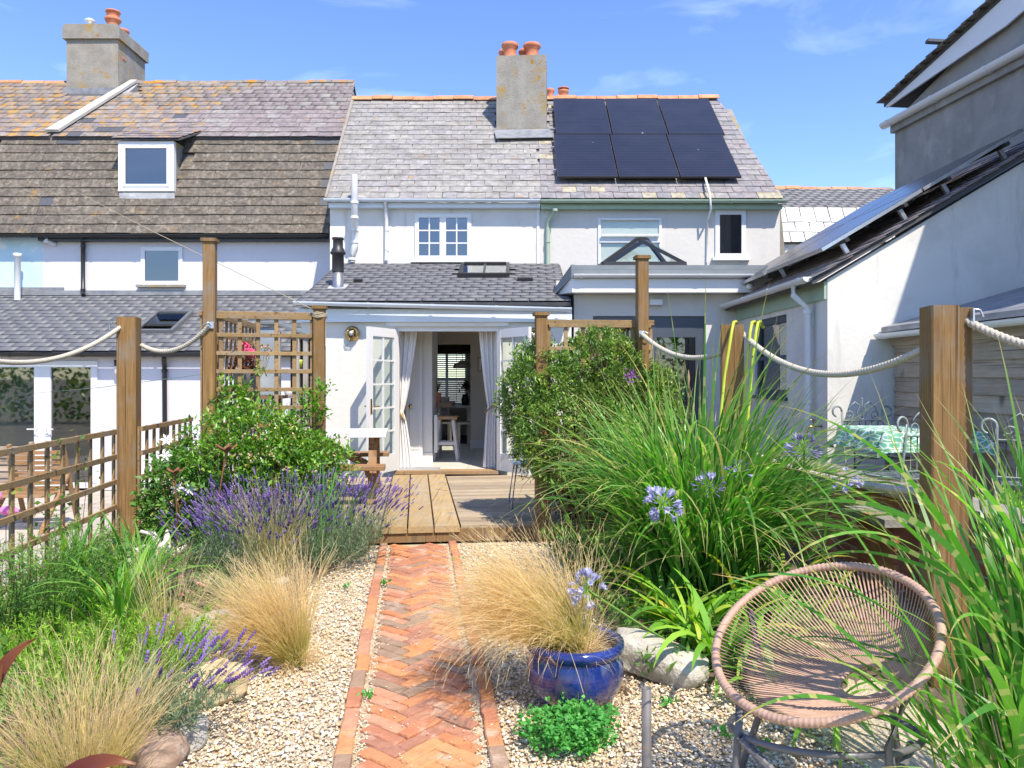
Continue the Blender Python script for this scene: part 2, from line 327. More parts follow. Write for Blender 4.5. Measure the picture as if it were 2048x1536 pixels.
mat('steel', (0.62, 0.63, 0.64), (0.50, 0.51, 0.52), 0.35, 20, metal=0.9)
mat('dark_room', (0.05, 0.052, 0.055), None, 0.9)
mat('brickwork', (0.25, 0.09, 0.05), (0.32, 0.13, 0.07), 0.9)
mat('curtain', (0.84, 0.83, 0.81), None, 0.9)
mat('net', (0.40, 0.47, 0.57), None, 0.9)
glassmat('glass', (0.93, 0.97, 0.95), 0.03)
glassmat('glass_sky', (0.10, 0.14, 0.20), 0.16)
glassmat('glass_dim', (0.5, 0.55, 0.56), 0.06)
glassmat('glass_door', (0.42, 0.47, 0.47), 0.14)

# ================================================================ building helpers
def slate_mesh(w, l, t, ragged):
    n = 4; xs = np.linspace(-w / 2, w / 2, n); lo = rng.uniform(-ragged, ragged, n); V = []; Fq = []
    for z in (0, t):
        for i in range(n): V.append((xs[i], lo[i], z))
        for i in range(n): V.append((xs[i], l, z))
    for i in range(n - 1):
        Fq += [(i, n + i, n + i + 1, i + 1), (2 * n + i, 2 * n + i + 1, 3 * n + i + 1, 3 * n + i), (i, i + 1, 2 * n + i + 1, 2 * n + i)]
    Fq += [(0, 2 * n, 3 * n, n), (n - 1, 2 * n - 1, 4 * n - 1, 3 * n - 1)]
    return V, Fq
def slates(parent, origin, u, v, length, expo, sw, x0, x1, material, budget=300, skip=None, thick=0.009, ragged=0.006, gap=0.007, first=0.0, name='slate', pick=None, seed=1):
    """courses from the eaves up; x0(s), x1(s) are the ends of the course s metres up the slope"""
    r = np.random.default_rng(seed); u = Vector(u).normalized(); v = Vector(v).normalized(); nrm = u.cross(v)
    if nrm.z < 0: nrm = -nrm
    tilt = math.atan(thick * 1.15 / expo); v2 = (v * math.cos(tilt) - nrm * math.sin(tilt)); n2 = u.cross(v2); n2 = n2 if n2.z > 0 else -n2
    protos = []
    mlist = material if isinstance(material, (list, tuple)) else [material]
    for _ in range(4):
        V, Fq = slate_mesh(sw - gap, expo * 1.55, thick, ragged); protos.append((V, Fq))
    pm = []
    for m in mlist:
        row = []
        for V, Fq in protos:
            me = bpy.data.meshes.new(name); me.from_pydata(V, [], Fq); me.materials.append(MATS[m]); row.append(me)
        pm.append(row)
    spots = []; rows = int(length / expo + 0.3)
    for j in range(rows):
        s = j * expo; a, b = x0(s), x1(s); off = (sw / 2 if j % 2 else 0) + r.uniform(-0.02, 0.02) * sw; x = a - off
        while x < b - 0.02:
            lo = max(x, a); hi = min(x + sw, b)
            if hi - lo > 0.05:
                xc = (lo + hi) / 2
                if not (skip and skip(xc, s)): spots.append((xc, s, (hi - lo) / sw))
            x += sw
    mg = {m: [[], [], []] for m in range(len(mlist))}; n = 0
    for (xc, s, sc) in spots:
        R = r.normal(0, 0.006, 3); k = int(r.integers(4)); mi = pick(xc, s, r) if pick else int(r.integers(len(mlist)))
        c = Vector(origin) + u * (xc + r.normal(0, 0.002)) + v * (s + r.normal(0, 0.003)) + nrm * (thick * 1.15 + abs(r.normal(0, 0.0025)))
        M = Matrix(((u.x, v2.x, n2.x, c.x), (u.y, v2.y, n2.y, c.y), (u.z, v2.z, n2.z, c.z), (0, 0, 0, 1))) @ Matrix.Rotation(R[0], 4, 'X') @ Matrix.Rotation(R[1] * 0.7, 4, 'Z') @ Matrix.Diagonal((sc, 1, 1, 1))
        if n < budget:
            o = bpy.data.objects.new(name, pm[mi][k]); link(o); o.parent = parent; o.matrix_world = M; n += 1
            if parent.type == 'EMPTY': o.matrix_parent_inverse = Matrix.Translation(-Vector(parent.location)); o.matrix_basis = M
            else: o.matrix_basis = M
        else:
            b0 = len(mg[mi][0]); V, Fq = protos[k]; mg[mi][0] += [tuple(M @ Vector(q)) for q in V]; mg[mi][1] += [tuple(i + b0 for i in f) for f in Fq]; mg[mi][2] += [float(r.random())] * len(V)
    for mi, (V, Fq, at_) in mg.items():
        if V: np_obj(name + '_courses', V, Fq, MATS[mlist[mi]], parent, {'v': at_}, kind='stuff')
    return n

def window(parent, x0, x1, z0, z1, Y, mat_f='upvc', glass='glass_sky', fw=0.06, cols=1, rows=1, mw=0.022, sill=True, back='dark_room', name='window', sash=0.0, proud=0.03, mull=()):
    """frame proud of the wall at Y; each pane is a child"""
    f = MB(); y0, y1 = Y - proud, Y + 0.05
    f.box(x0, x0 + fw, y0, y1, z0, z1); f.box(x1 - fw, x1, y0, y1, z0, z1)
    f.box(x0 + fw, x1 - fw, y0 + .002, y1, z0, z0 + fw); f.box(x0 + fw, x1 - fw, y0 + .002, y1, z1 - fw, z1)
    ix0, ix1, iz0, iz1 = x0 + fw, x1 - fw, z0 + fw, z1 - fw
    cells = [(ix0, ix1)]
    if mull:
        cells = []; a = ix0
        for mxx in mull: f.box(mxx - fw * 0.55, mxx + fw * 0.55, y0 - 0.004, y1, iz0, iz1); cells.append((a, mxx - fw * 0.55)); a = mxx + fw * 0.55
        cells.append((a, ix1))
    panes = []
    for (a, b) in cells:
        if sash:
            f.box(a, a + sash, y0 - 0.01, y1, iz0, iz1); f.box(b - sash, b, y0 - 0.01, y1, iz0, iz1); f.box(a + sash, b - sash, y0 - 0.008, y1, iz0, iz0 + sash); f.box(a + sash, b - sash, y0 - 0.008, y1, iz1 - sash, iz1)
            a2, b2, c2, d2 = a + sash, b - sash, iz0 + sash, iz1 - sash
        else: a2, b2, c2, d2 = a, b, iz0, iz1
        xs = np.linspace(a2, b2, cols + 1); zs = np.linspace(c2, d2, rows + 1)
        for q in xs[1:-1]: f.box(q - mw / 2, q + mw / 2, y0 + .004, y0 + .03, c2, d2)
        for q in zs[1:-1]: f.box(a2, b2, y0 + .006, y0 + .028, q - mw / 2, q + mw / 2)
        panes += [(xs[i], xs[i + 1], zs[j], zs[j + 1]) for i in range(cols) for j in range(rows)]
    wo = f.build(name, mat_f, parent)
    for (a, b, c, d) in panes: MB().box(a - 0.004, b + 0.004, y0 + 0.016, y0 + 0.020, c - 0.004, d + 0.004).build('pane', glass, wo)
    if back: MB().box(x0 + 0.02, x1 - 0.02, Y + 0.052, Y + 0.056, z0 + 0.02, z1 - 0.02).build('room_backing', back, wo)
    if sill: MB().box(x0 - 0.06, x1 + 0.06, Y - 0.10, Y + 0.01, z0 - 0.05, z0 - 0.003).build('sill', mat_f if sill is True else sill, wo)
    return wo

def gutter(parent, a, b, m, r=0.055, brackets=0, name='gutter', out=None):
    """half-round trough open at the top, with its joints"""
    a = Vector(a); b = Vector(b); d = (b - a).normalized(); side = d.cross(UP).normalized(); mb = MB(); n = 8; prof = []
    for k in range(n + 1): t = math.pi * k / n; prof.append((-math.cos(t) * r, -math.sin(t) * r))
    prof += [(math.cos(t) * (r - .005), -math.sin(t) * (r - .005)) for t in [math.pi * k / n for k in range(n + 1)]]
    mb.prism([a + side * x + UP * z for x, z in prof], b - a)
    for q in (a, b):
        e = d * 0.004; cap = [q + side * x * 0.98 + UP * z * 0.98 for x, z in prof[:n + 1]]; mb.prism(cap, e if q is a else -e)
    go = mb.build(name, m, parent)
    if brackets:
        for t in np.linspace(0.04, 0.96, brackets):
            c = a.lerp(b, t); p2 = [(x * 1.13, z * 1.13 + 0.002) for x, z in prof[:n + 1]] + [(x, z) for x, z in prof[:n + 1]][::-1]
            MB().prism([c + side * x + UP * z - d * 0.025 for x, z in p2], d * 0.05).build('gutter_bracket', m, go)
    return go
def pipe(parent, path, r, m, name='downpipe', clips=()):
    o = MB().tube(path, r, 12).build(name, m, parent)
    for c in clips: MB().lathe([(r * 1.02, -.02), (r * 1.25, -.02), (r * 1.25, .02), (r * 1.02, .02)], c, 12, sm=False).build('pipe_clip', m, o)
    return o
def ridge(parent, a, b, m, seg=0.42, r=0.09, name='ridge_tile', lift=0.0):
    a = Vector(a); b = Vector(b); d = (b - a).normalized(); side = Vector((d.y, -d.x, 0)); n = max(1, round((b - a).length / seg)); L = (b - a).length / n
    prof = [(-1.15 * r, -0.75 * r), (-0.6 * r, 0.1 * r), (0, 0.42 * r), (0.6 * r, 0.1 * r), (1.15 * r, -0.75 * r), (0.9 * r, -0.85 * r), (0, 0.15 * r), (-0.9 * r, -0.85 * r)]
    me = None
    for i in range(n):
        c = a + d * (i * L); o = MB()
        if me is None:
            o.prism([side * x + UP * z for x, z in prof], d * (L - 0.012)); ob = o.build(name, m, parent); me = ob.data
        else:
            ob = bpy.data.objects.new(name, me); link(ob); put(ob, parent)
        ob.location = c + UP * (lift + 0.012 * math.sin(i * 1.7) + 0.004 * (i % 2)); ob.rotation_euler = (0.01 * math.sin(i * 2.3), 0.015 * math.sin(i * 3.1), 0)
def pot(parent, c, h, r, m='terracotta', name='chimney_pot'):
    return MB().lathe([(r * .95, 0), (r * .86, h * .15), (r * .84, h * .62), (r * 1.08, h * .74), (r * 1.16, h * .82), (r * 1.16, h * .92), (r * 1.02, h), (r * .80, h), (r * .76, h * .5), (r * .7, 0)], c, 18).build(name, m, parent)

# ================================================================ cottage with the French doors (middle)
YM = 13.2                                             # two-storey wall
YX = 10.9                                             # single-storey garden wall
cot = thing('terraced_cottage', 'white rendered cottage with slate lean-to and open French doors onto the deck', 'house', (PX(870, YM), YM, 0.1))
XP = PX(1080, YM)
def wall_with_holes(x0, x1, z0, z1, y0, y1, holes):
    """front wall cut round its openings"""
    xs = sorted({x0, x1} | {h[0] for h in holes} | {h[1] for h in holes}); mb = MB()
    for a, b in zip(xs[:-1], xs[1:]):
        zz = z0
        for h in sorted([h for h in holes if h[0] <= a + 1e-6 and h[1] >= b - 1e-6], key=lambda h: h[2]):
            if h[2] > zz: mb.box(a, b, y0, y1, zz, h[2])
            zz = h[3]
        if zz < z1: mb.box(a, b, y0, y1, zz, z1)
    return mb
xl = PX(660, YM)
MB().box(xl, XP - 0.002, YM, YM + 0.25, 2.75, 4.55).build('wall', 'render_white', cot)
MB().prism([(xl + .004, YM + .26, 0.1), (xl + .004, 19.0, 0.1), (xl + .004, 19.0, 4.5), (xl + .004, 16.1, 7.15), (xl + .004, YM + .26, 4.5)], (0.2, 0, 0)).build('party_wall', 'render_white', cot)
MB().box(XP - 0.055, XP - 0.01, YM - 0.02, YM + 0.01, 3.3, 4.45).build('edge_strip', 'paint_white', cot)
# main roof shared slope
E_Y, E_Z, R_Y, R_Z = 13.04, 4.52, 16.1, 7.29
sv = Vector((0, R_Y - E_Y, R_Z - E_Z)); SL = sv.length; sv.normalize(); sn = Vector((0, -sv.z, sv.y))
def xe(px_e, px_r): a = PX(px_e, E_Y); b = PX(px_r, R_Y); return lambda s: a + (b - a) * s / SL
XL, XR = xe(652, 706), xe(1566, 1437)
XS = lambda s: XP + 0.02
def slab(parent, xa, xb, name, m='roof_felt', t=0.06, org=(0, E_Y, E_Z), v=sv, n=sn, L=SL, back=True):
    o = Vector(org); ux = Vector((1, 0, 0))
    q = [o + ux * xa(0), o + ux * xb(0), o + ux * xb(L) + v * L, o + ux * xa(L) + v * L]
    mb = MB().prism([c - n * 0.01 for c in q], n * -t)
    if back:
        r0, r1 = q[3] - n * .02, q[2] - n * .02; bv = Vector((0, 3.0, -3.0 * v.z / v.y)); mb.add([r0, r1, r1 + bv, r0 + bv], [(0, 1, 2, 3)])
    return mb.build(name, m, parent)
rf = slab(cot, XL, XS, 'roof')
chx0, chx1 = PX(995, 14.95), PX(1095, 14.95)
slates(rf, (0, E_Y, E_Z), (1, 0, 0), sv, SL - 0.03, 0.204, 0.245, XL, XS, 'slate_pale', 292, skip=lambda x, s: chx0 + .05 < x < chx1 - .05 and 2.85 < s < 3.8, seed=3)
ridge(cot, (XL(SL), R_Y, R_Z + 0.05), (XP, R_Y, R_Z + 0.05), 'ridge_terracotta')
MB().prism([Vector((XL(0) - .02, E_Y, E_Z)) + sn * .02, Vector((XL(0) + .02, E_Y, E_Z)) + sn * .02, Vector((XL(SL) + .03, R_Y, R_Z)) + sn * .02, Vector((XL(SL) - .03, R_Y, R_Z)) + sn * .02], sn * 0.02).build('verge_fillet', 'cement', cot)
gutter(cot, (PX(650, E_Y), E_Y - .045, E_Z - 0.01), (XP, E_Y - .045, E_Z - 0.02), 'upvc_blue', 0.05, 4)
MB().box(xl + .005, XP - .004, E_Y + 0.03, YM + .002, 4.38, 4.47).build('soffit_board', 'upvc_blue', cot)
window(cot, PX(830, YM), PX(943, YM), PZ(520, YM), PZ(428, YM), YM, 'paint_white', 'glass_sky', 0.035, 2, 3, 0.022, True, mull=[PX(886, YM)], sash=0.035)
# chimney stack, slightly turned and leaning
ch = MB(); cz0, cz1 = 6.0, PZ(110, 14.95); cc = Vector(((chx0 + chx1) / 2, 14.95 + .33, 0)); a4 = rad(-4); ca, cb = Vector((math.cos(a4), math.sin(a4), 0)), Vector((-math.sin(a4), math.cos(a4), 0))
ch.obox(cc + UP * (cz0 + cz1) / 2, ca, cb, UP, chx1 - chx0, 0.66, cz1 - cz0)
cho = ch.build('chimney', 'cement', cot)
zb = PZ(262, 14.95)
MB().obox(cc + UP * (zb + .03), ca, cb, UP, chx1 - chx0 + .07, 0.73, 0.06).build('chimney_plinth', 'cement', cho)
fl = MB(); fl.prism([(chx0 - .06, 14.86, zb - .02), (chx1 + .04, 14.86, zb + .0), (chx1 + .14, 14.62, zb - .23), (chx0 - .02, 14.55, zb - .27)], (0, -.004, .012)); fl.box(chx0 - .01, chx1 + .03, 14.90, 14.925, zb - .14, zb + .0)
fl.build('chimney_flashing', 'lead_dark', cho)
for px_, dy, pr in ((1020, .18, .145), (1064, .2, .15), (1052, .48, .13), (1012, .5, .13)):
    Yp = 14.95 + dy; pot(cho, (PX(px_, Yp), Yp, cz1 - 0.01), 0.30, pr * 1.0)
# soil pipe and downpipe on the upper wall
pipe(cot, [at(704, 524, YM - .07), at(705, 508, YM - .07), at(710, 488, YM - .08), at(710, 455, YM - .08), at(709, 438, 12.88), at(709, 350, 12.88)], 0.055, 'upvc', 'soil_pipe', [at(704, 518, YM - .07), at(710, 484, YM - .08), at(710, 460, YM - .08), at(709, 435, 12.88), at(709, 405, 12.88)])
pipe(cot, [(PX(774, YM), YM - .20, 4.46), (PX(774, YM), YM - .10, 4.30), (PX(774, YM), YM - .055, 4.2), (PX(774, YM), YM - .055, 3.52), (PX(774, YM), YM - .10, 3.47)], 0.032, 'upvc', 'downpipe', [at(774, 460, YM - .055), at(774, 500, YM - .055)])
# single-storey wall with the door opening
D0, D1, DT, DZ = PX(790, YX), PX(1000, YX), PZ(655, YX), 0.165
X0, X1 = PX(603, YX), PX(1143, YX)
wall_with_holes(X0, X1, 0.0, 2.5, YX, YX + .25, [(D0, D1, -1, DT)]).build('lean_to_wall', 'render_cream', cot)
MB().box(X0, X0 + .2, YX + .252, YM, 0.0, 2.5).build('side_wall', 'render_cream', cot)
MB().prism([(X0 + .01, YX + .26, 2.498), (X0 + .01, YM, 2.498), (X0 + .01, YM, 3.36), (X0 + .01, YX + .26, 2.56)], (.18, 0, 0)).build('side_gable', 'render_cream', cot)
LY, LZ = 10.72, 2.555; lt = Vector((0, YM - LY, 3.44 - LZ)); LL = lt.length; lt.normalize(); ln = Vector((0, -lt.z, lt.y))
LXL, LXR = (lambda s: PX(592, LY) + .03 * s), (lambda s: PX(1142, LY) - .01 * s)
VX0, VX1, VS0, VS1 = PX(925, 12.4), PX(1012, 12.4), 1.55, 2.32                       # skylight on the slope
lr = MB(); o0 = Vector((0, LY, LZ)); ux = Vector((1, 0, 0))
for (xa, xb, sa, sb) in ((LXL(0), LXR(0), 0, VS0), (LXL(0), LXR(0), VS1, LL), (LXL(0), VX0, VS0, VS1), (VX1, LXR(0), VS0, VS1)):
    lr.prism([o0 + ux * xa + lt * sa - ln * .01, o0 + ux * xb + lt * sa - ln * .01, o0 + ux * xb + lt * sb - ln * .01, o0 + ux * xa + lt * sb - ln * .01], ln * -.05)
lro = lr.build('lean_to_roof', 'roof_felt', cot)
slates(lro, o0, ux, lt, LL, 0.165, 0.25, LXL, LXR, 'slate_dark', 0, skip=lambda x, s: VX0 - .08 < x < VX1 + .08 and VS0 - .18 < s < VS1 - .02, seed=5)
def skylight(parent, org, v, n, xa, xb, sa, sb, rows=(0.5,), glass='glass_dim', m='black_metal'):
    f = MB(); o = Vector(org) + n * .05; t = .055
    def bx(a, b, c, d, h=.07, lift=0.0): f.obox(o + ux * (a + b) / 2 + v * (c + d) / 2 + n * lift, ux, v, n, b - a, d - c, h)
    bx(xa - t, xa, sa - t, sb + t); bx(xb, xb + t, sa - t, sb + t); bx(xa, xb, sa - t, sa, .066); bx(xa, xb, sb, sb + t, .085)
    for q in rows: c = xa + (xb - xa) * q; bx(c - .018, c + .018, sa, sb, .05)
    so_ = f.build('skylight', m, parent)
    MB().obox(o + ux * (xa + xb) / 2 + v * (sa + sb) / 2 + n * .012, ux, v, n, xb - xa - .002, sb - sa - .002, .006).build('pane', glass, so_); return so_
skylight(cot, o0, lt, ln, VX0, VX1, VS0, VS1, glass='glass')
MB().obox(o0 + ux * PX(1050, 11.9) + lt * 1.25 + ln * .045, ux, lt, ln, .24, .10, .05).build('roof_vent', 'black_metal', cot)
gutter(cot, (PX(588, LY - .06), LY - .06, LZ - 0.0), (PX(1143, LY - .06), LY - .06, LZ - .09), 'upvc_blue', 0.055, 5)
MB().box(X0 - .04, X1, YX - .09, YX - .004, 2.28, 2.46).build('fascia_board', 'upvc_blue', cot)
MB().box(D0 - .12, D1 + .12, YX - .03, YX + .0, DT + .02, DT + .085).build('door_hood', 'paint_white', cot)
fr = MB(); fr.box(D0 - .002, D0 + .05, YX + .03, YX + .15, DZ, DT); fr.box(D1 - .05, D1 + .002, YX + .03, YX + .15, DZ, DT); fr.box(D0 + .05, D1 - .05, YX + .03, YX + .15, DT - .05, DT + .001)
fr.build('door_frame', 'paint_white', cot)
MB().box(D0, D1, YX - .06, YX + .2, DZ - .03, DZ + .015).build('threshold', 'wood_sill' if 'wood_sill' in MATS else woodmat('wood_sill', (0.42, 0.27, 0.13), (0.26, 0.15, 0.07)), cot)
def french_leaf(hinge, free, side):
    """a ten-pane glazed leaf between two points on the floor"""
    a = Vector(hinge); b = Vector(free); d = (b - a); L = d.length; d.normalize(); nn = d.cross(UP); H = DT - DZ - .06; z0 = DZ + .03; f = MB(); t = .045
    def bx(u0, u1, w0, w1, th=t): f.obox(a + d * (u0 + u1) / 2 + UP * (z0 + (w0 + w1) / 2), d, nn, UP, u1 - u0, th, w1 - w0)
    st = .095; bx(0, st, 0, H); bx(L - st, L, 0, H); bx(st, L - st, 0, .24, t - .004); bx(st, L - st, H - .12, H, t - .004)
    m = (L) / 2; bx(m - .012, m + .012, .24, H - .12, .03)
    zs = np.linspace(.24, H - .12, 6)
    for q in zs[1:-1]: bx(st, L - st, q - .012, q + .012, .026)
    lf = f.build('french_door', 'paint_white', cot)
    for i in range(5):
        for (u0, u1) in ((st, m - .012), (m + .012, L - st)):
            MB().obox(a + d * (u0 + u1) / 2 + UP * (z0 + (zs[i] + zs[i + 1]) / 2), d, nn, UP, u1 - u0 + .006, .004, zs[i + 1] - zs[i] + .002).build('pane', 'glass', lf)
    hz = z0 + .92
    for s_ in (-1, 1):
        hb = MB(); q = a + d * (L - .045) + nn * (t / 2 + .004) * s_ + UP * hz; hb.obox(q, d, nn, UP, .035, .006, .20)
        hb.tube([q, q + nn * .05 * s_, q + nn * .055 * s_ - d * .11], .009, 8); hb.build('door_handle', 'brass', lf)
    for zz in (.2, 1.0, 1.8): MB().lathe([(.0, -.05), (.011, -.05), (.011, .05), (0, .05)], a + nn * .0 - d * .006 + UP * (z0 + zz), 8).build('hinge', 'brass', lf)
french_leaf((D0 + .03, YX - .01, 0), (PX(736, 10.22), 10.20, 0), -1)
french_leaf((D1 - .03, YX - .01, 0), (PX(1060, 10.27), 10.25, 0), 1)
def bulkhead_lamp(px, py, label):
    c = at(px, py, YX - .002); t = thing('bulkhead_lamp', label, 'wall lamp', c, 'brass wall lamps by the French doors'); ax = (0, -1, 0)
    MB().lathe([(0, 0), (.105, 0), (.105, .022), (.085, .03), (.085, .05), (.092, .055), (.092, .065), (.07, .066)], c, 28, axis=ax).build('back_plate', 'brass', t)
    MB().lathe([(.075, .05), (.074, .085), (.06, .115), (.035, .13), (0, .135)], c, 20, axis=ax).build('glass_dome', 'glass', t)
    MB().lathe([(0, .05), (.03, .05), (.036, .08), (.02, .10), (0, .105)], c, 12, axis=ax).build('bulb', 'paint_white', t)
    cg = MB()
    for q in (-1, 1): cg.tube([c + Vector((.088 * q * 0 + .03 * q, -.06, -.085)), c + Vector((.035 * q, -.12, -.05)), c + Vector((.04 * q, -.145, 0)), c + Vector((.035 * q, -.12, .05)), c + Vector((.03 * q, -.06, .085))], .004, 6)
    cg.tube([c + Vector((-.085, -.06, 0)), c + Vector((-.06, -.125, 0)), c + Vector((0, -.15, 0)), c + Vector((.06, -.125, 0)), c + Vector((.085, -.06, 0))], .004, 6); cg.build('cage', 'brass', t)
    MB().tube([c + Vector((-.02, -.03, -.10)), c + Vector((-.07, -.03, -.17)), c + Vector((-.10, -.015, -.19))], .004, 6).build('cable', 'black_plastic', t); return t
bulkhead_lamp(705, 667, 'round brass bulkhead lamp left of the French doors'); bulkhead_lamp(1069, 671, 'brass bulkhead lamp at the right end of the French doors')
# flue through the lean-to roof
fY = 11.5; fz = LZ + (fY - LY) * lt.z / lt.y; fx = PX(676, fY)
fo = MB().lathe([(.085, fz - .05), (.08, fz + .28), (.08, fz + .28)], (fx, fY, 0), 16).build('flue_pipe', 'grey_metal', cot)
MB().lathe([(.088, fz + .24), (.088, fz + .50), (.11, fz + .505), (.115, fz + .53), (.095, fz + .56), (.095, fz + .58), (.075, fz + .60), (.075, fz + .72), (.088, fz + .725), (.088, fz + .75), (0, fz + .76)], (fx, fY, 0), 18).build('flue_cowl', 'black_metal', fo)
MB().obox(Vector((fx, fY, fz + .02)), ux, lt, ln, .27, .27, .01).build('flue_flashing', 'lead', fo)
MB().obox(Vector((fx + .24, fY + .3, fz + .15)), ux, lt, ln, .13, .06, .05).build('roof_vent', 'black_metal', cot)

# ================================================================ house with the solar panels (right)
rh = thing('solar_house', 'pale grey terraced house with solar panels, green gutter and flat-roofed extension', 'house', (PX(1300, YM), YM, 0.1))
xr = PX(1560, YM)
wins = [(PX(1195, YM), PX(1323, YM), PZ(530, YM), PZ(437, YM))]
MB().box(XP, xr, YM, YM + .25, 0.1, 4.55).build('wall', 'render_grey', rh)
MB().prism([(xr - .2, YM + .252, 0.1), (xr - .2, 19.3, 0.1), (xr - .2, 19.3, 4.4), (xr - .2, 16.1, 7.1), (xr - .2, YM + .252, 4.5)], (.198, 0, 0)).build('gable_wall', 'cement', rh)
MB().prism([(xr + .01, YM + .02, 3.2), (PX(1588, YM), YM + .3, 3.2), (PX(1572, YM), YM + .3, 4.42), (xr + .01, YM + .02, 4.5)], (0, .2, 0)).build('corbel', 'cement', rh)
rr = slab(rh, XS, XR, 'roof')
pX0, pX1, pS0, pS1 = PX(1110, 13.41), PX(1478, 13.41), .52 * 1.336 - .05, 0
pS0 = (13.41 - E_Y) / sv.y; pS1 = (15.9 - E_Y) / sv.y
slates(rr, (0, E_Y, E_Z), (1, 0, 0), sv, SL - 0.03, 0.204, 0.245, XS, XR, 'slate_right', 300, skip=lambda x, s: (pX0 + .3 < x < pX1 - .2 and pS0 + .25 < s < pS1 - .2) or (x < chx1 - .05 and 2.85 < s < 3.8), seed=8)
ridge(rh, (XP + .005, R_Y, R_Z + 0.05), (XR(SL), R_Y, R_Z + 0.07), 'ridge_terracotta')
gutter(rh, (XP + .01, E_Y - .05, E_Z - .03), (PX(1570, E_Y), E_Y - .05, E_Z - .03), 'paint_green', 0.055, 6)
MB().box(XP + .01, xr - .003, E_Y + 0.03, YM + .001, 4.36, 4.44).build('fascia_board', 'paint_green', rh)
pipe(rh, [at(1110, 413, E_Y - .05), at(1110, 425, E_Y - .04), at(1098, 440, YM - .07), at(1096, 455, YM - .06), at(1096, 552, YM - .06)], 0.036, 'paint_green', 'downpipe', [at(1110, 420, E_Y - .05), at(1096, 483, YM - .06), at(1096, 540, YM - .06)])
pipe(rh, [Vector((PX(1413, 13.3), 13.42, 0)) + UP * (E_Z + .5), Vector((PX(1414, 13.1), 13.05, E_Z + .22)), Vector((PX(1420, 12.92), 12.93, E_Z + .05)), at(1422, 418, 12.92), at(1415, 440, YM - .03), at(1414, 525, YM - .03)], 0.018, 'upvc', 'cable_conduit')
nC, nR = 3, 2; pw = (pX1 - pX0) / nC; ph = (pS1 - pS0) / nR; skew = 0.055
for i in range(nC):
    for j in range(nR):
        c = Vector((pX0 + pw * (i + .5) + skew * (j + .5), E_Y, E_Z)) + sv * (pS0 + ph * (j + .5)) + sn * .13
        sp = MB().obox(c, ux, sv, sn, pw - .022, ph - .02, .035).build('solar_panel', 'black_metal', rh)
        MB().obox(c + sn * .0185, ux, sv, sn, pw - .045, ph - .045, .003).build('solar_cells', 'solar', sp)
for s_ in (pS0 + .35, pS0 + 1.25, pS0 + ph + .35, pS0 + ph + 1.25): MB().obox(Vector(((pX0 + pX1) / 2, E_Y, E_Z)) + sv * s_ + sn * .085, ux, sv, sn, pX1 - pX0 + .06, .04, .04).build('panel_rail', 'steel', rh)
# upstairs windows with curtains
w1 = window(rh, PX(1196, YM), PX(1323, YM), PZ(528, YM), PZ(437, YM), YM, 'upvc', 'glass', 0.045, 1, 1, sill=False, back=None)
zt = PZ(480, YM)
o_ = MB().box(PX(1199, YM), PX(1320, YM), YM - .045, YM + .02, zt - .05, zt + .05).build('transom', 'upvc', w1)
ps = MB(); ps.box(PX(1202, YM), PX(1317, YM), YM - .10, YM - .06, zt + .055, zt + .085); ps.box(PX(1202, YM), PX(1317, YM), YM - .07, YM - .03, zt + .33, zt + .36); ps.build('top_light_rail', 'upvc', w1)
def curtain_mesh(x0, x1, z0, z1, y, amp, folds, nx=60, pinch=None, nz=16):
    V = []
    for j in range(nz + 1):
        tz = j / nz; z = z0 + (z1 - z0) * tz
        for i in range(nx + 1):
            t = i / nx; xa, xb = (x0, x1) if pinch is None else pinch(tz)
            V.append((xa + (xb - xa) * t, y + amp * math.sin(folds * 2 * math.pi * t + 0.6 * math.sin(3 * tz)) + .3 * amp * math.sin(folds * 5.1 * t + 2 * tz), z))
    Fq = [(j * (nx + 1) + i, j * (nx + 1) + i + 1, (j + 1) * (nx + 1) + i + 1, (j + 1) * (nx + 1) + i) for j in range(nz) for i in range(nx)]
    return V, Fq
V, Fq = curtain_mesh(PX(1199, YM), PX(1320, YM), PZ(526, YM), PZ(440, YM), YM + .022, .008, 11); np_obj('net_curtain', V, Fq, MATS['net'], w1, smooth=True)
w2 = window(rh, PX(1430, YM), PX(1491, YM), PZ(516, YM), PZ(421, YM), YM, 'upvc', 'glass_sky', 0.075, 1, 1, sill=True, back=None)
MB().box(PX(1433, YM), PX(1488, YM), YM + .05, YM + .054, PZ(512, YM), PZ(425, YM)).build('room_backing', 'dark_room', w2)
V, Fq = curtain_mesh(PX(1466, YM), PX(1484, YM), PZ(510, YM), PZ(428, YM), YM + .03, .008, 4, 24); np_obj('curtain', V, Fq, MATS['curtain'], w2, smooth=True)
# flat-roofed extension
YF = 10.9; fx0, fx1 = PX(1148, YF), PX(1476, YF); FZ = PZ(585, YF - .25)
dx0, dx1, dzt = PX(1186, YF), PX(1410, YF), PZ(632, YF)
wall_with_holes(fx0, fx1 + .4, 0.0, FZ + .1, YF, YF + .25, [(dx0, dx1, -1, dzt)]).build('extension_wall', 'render_grey', rh)
MB().box(fx0, fx0 + .2, YF + .252, YM - .002, 0, FZ + .1).build('extension_side_wall', 'render_grey', rh)
ft = PZ(549, YF - .3)
MB().prism([(fx0 - .05, YF - .26, FZ), (fx0 - .05, YF - .26, ft - .02), (fx0 - .05 - .02, YF - .26, ft - .02), (fx0 - .30, YF + .45, FZ + .03), (fx0 - .06, YF + .45, FZ)], (.02, .0, .0)).build('fascia_return', 'upvc', rh)
MB().box(fx0 - .05, fx1 + .5, YF - .27, YF - .24, FZ, ft).build('fascia_board', 'upvc', rh)
MB().box(fx0 - .05, fx1 + .5, YF - .238, YF - .002, FZ + .004, FZ + .02).build('soffit_board', 'upvc', rh)
et = PZ(531, YF - .25)
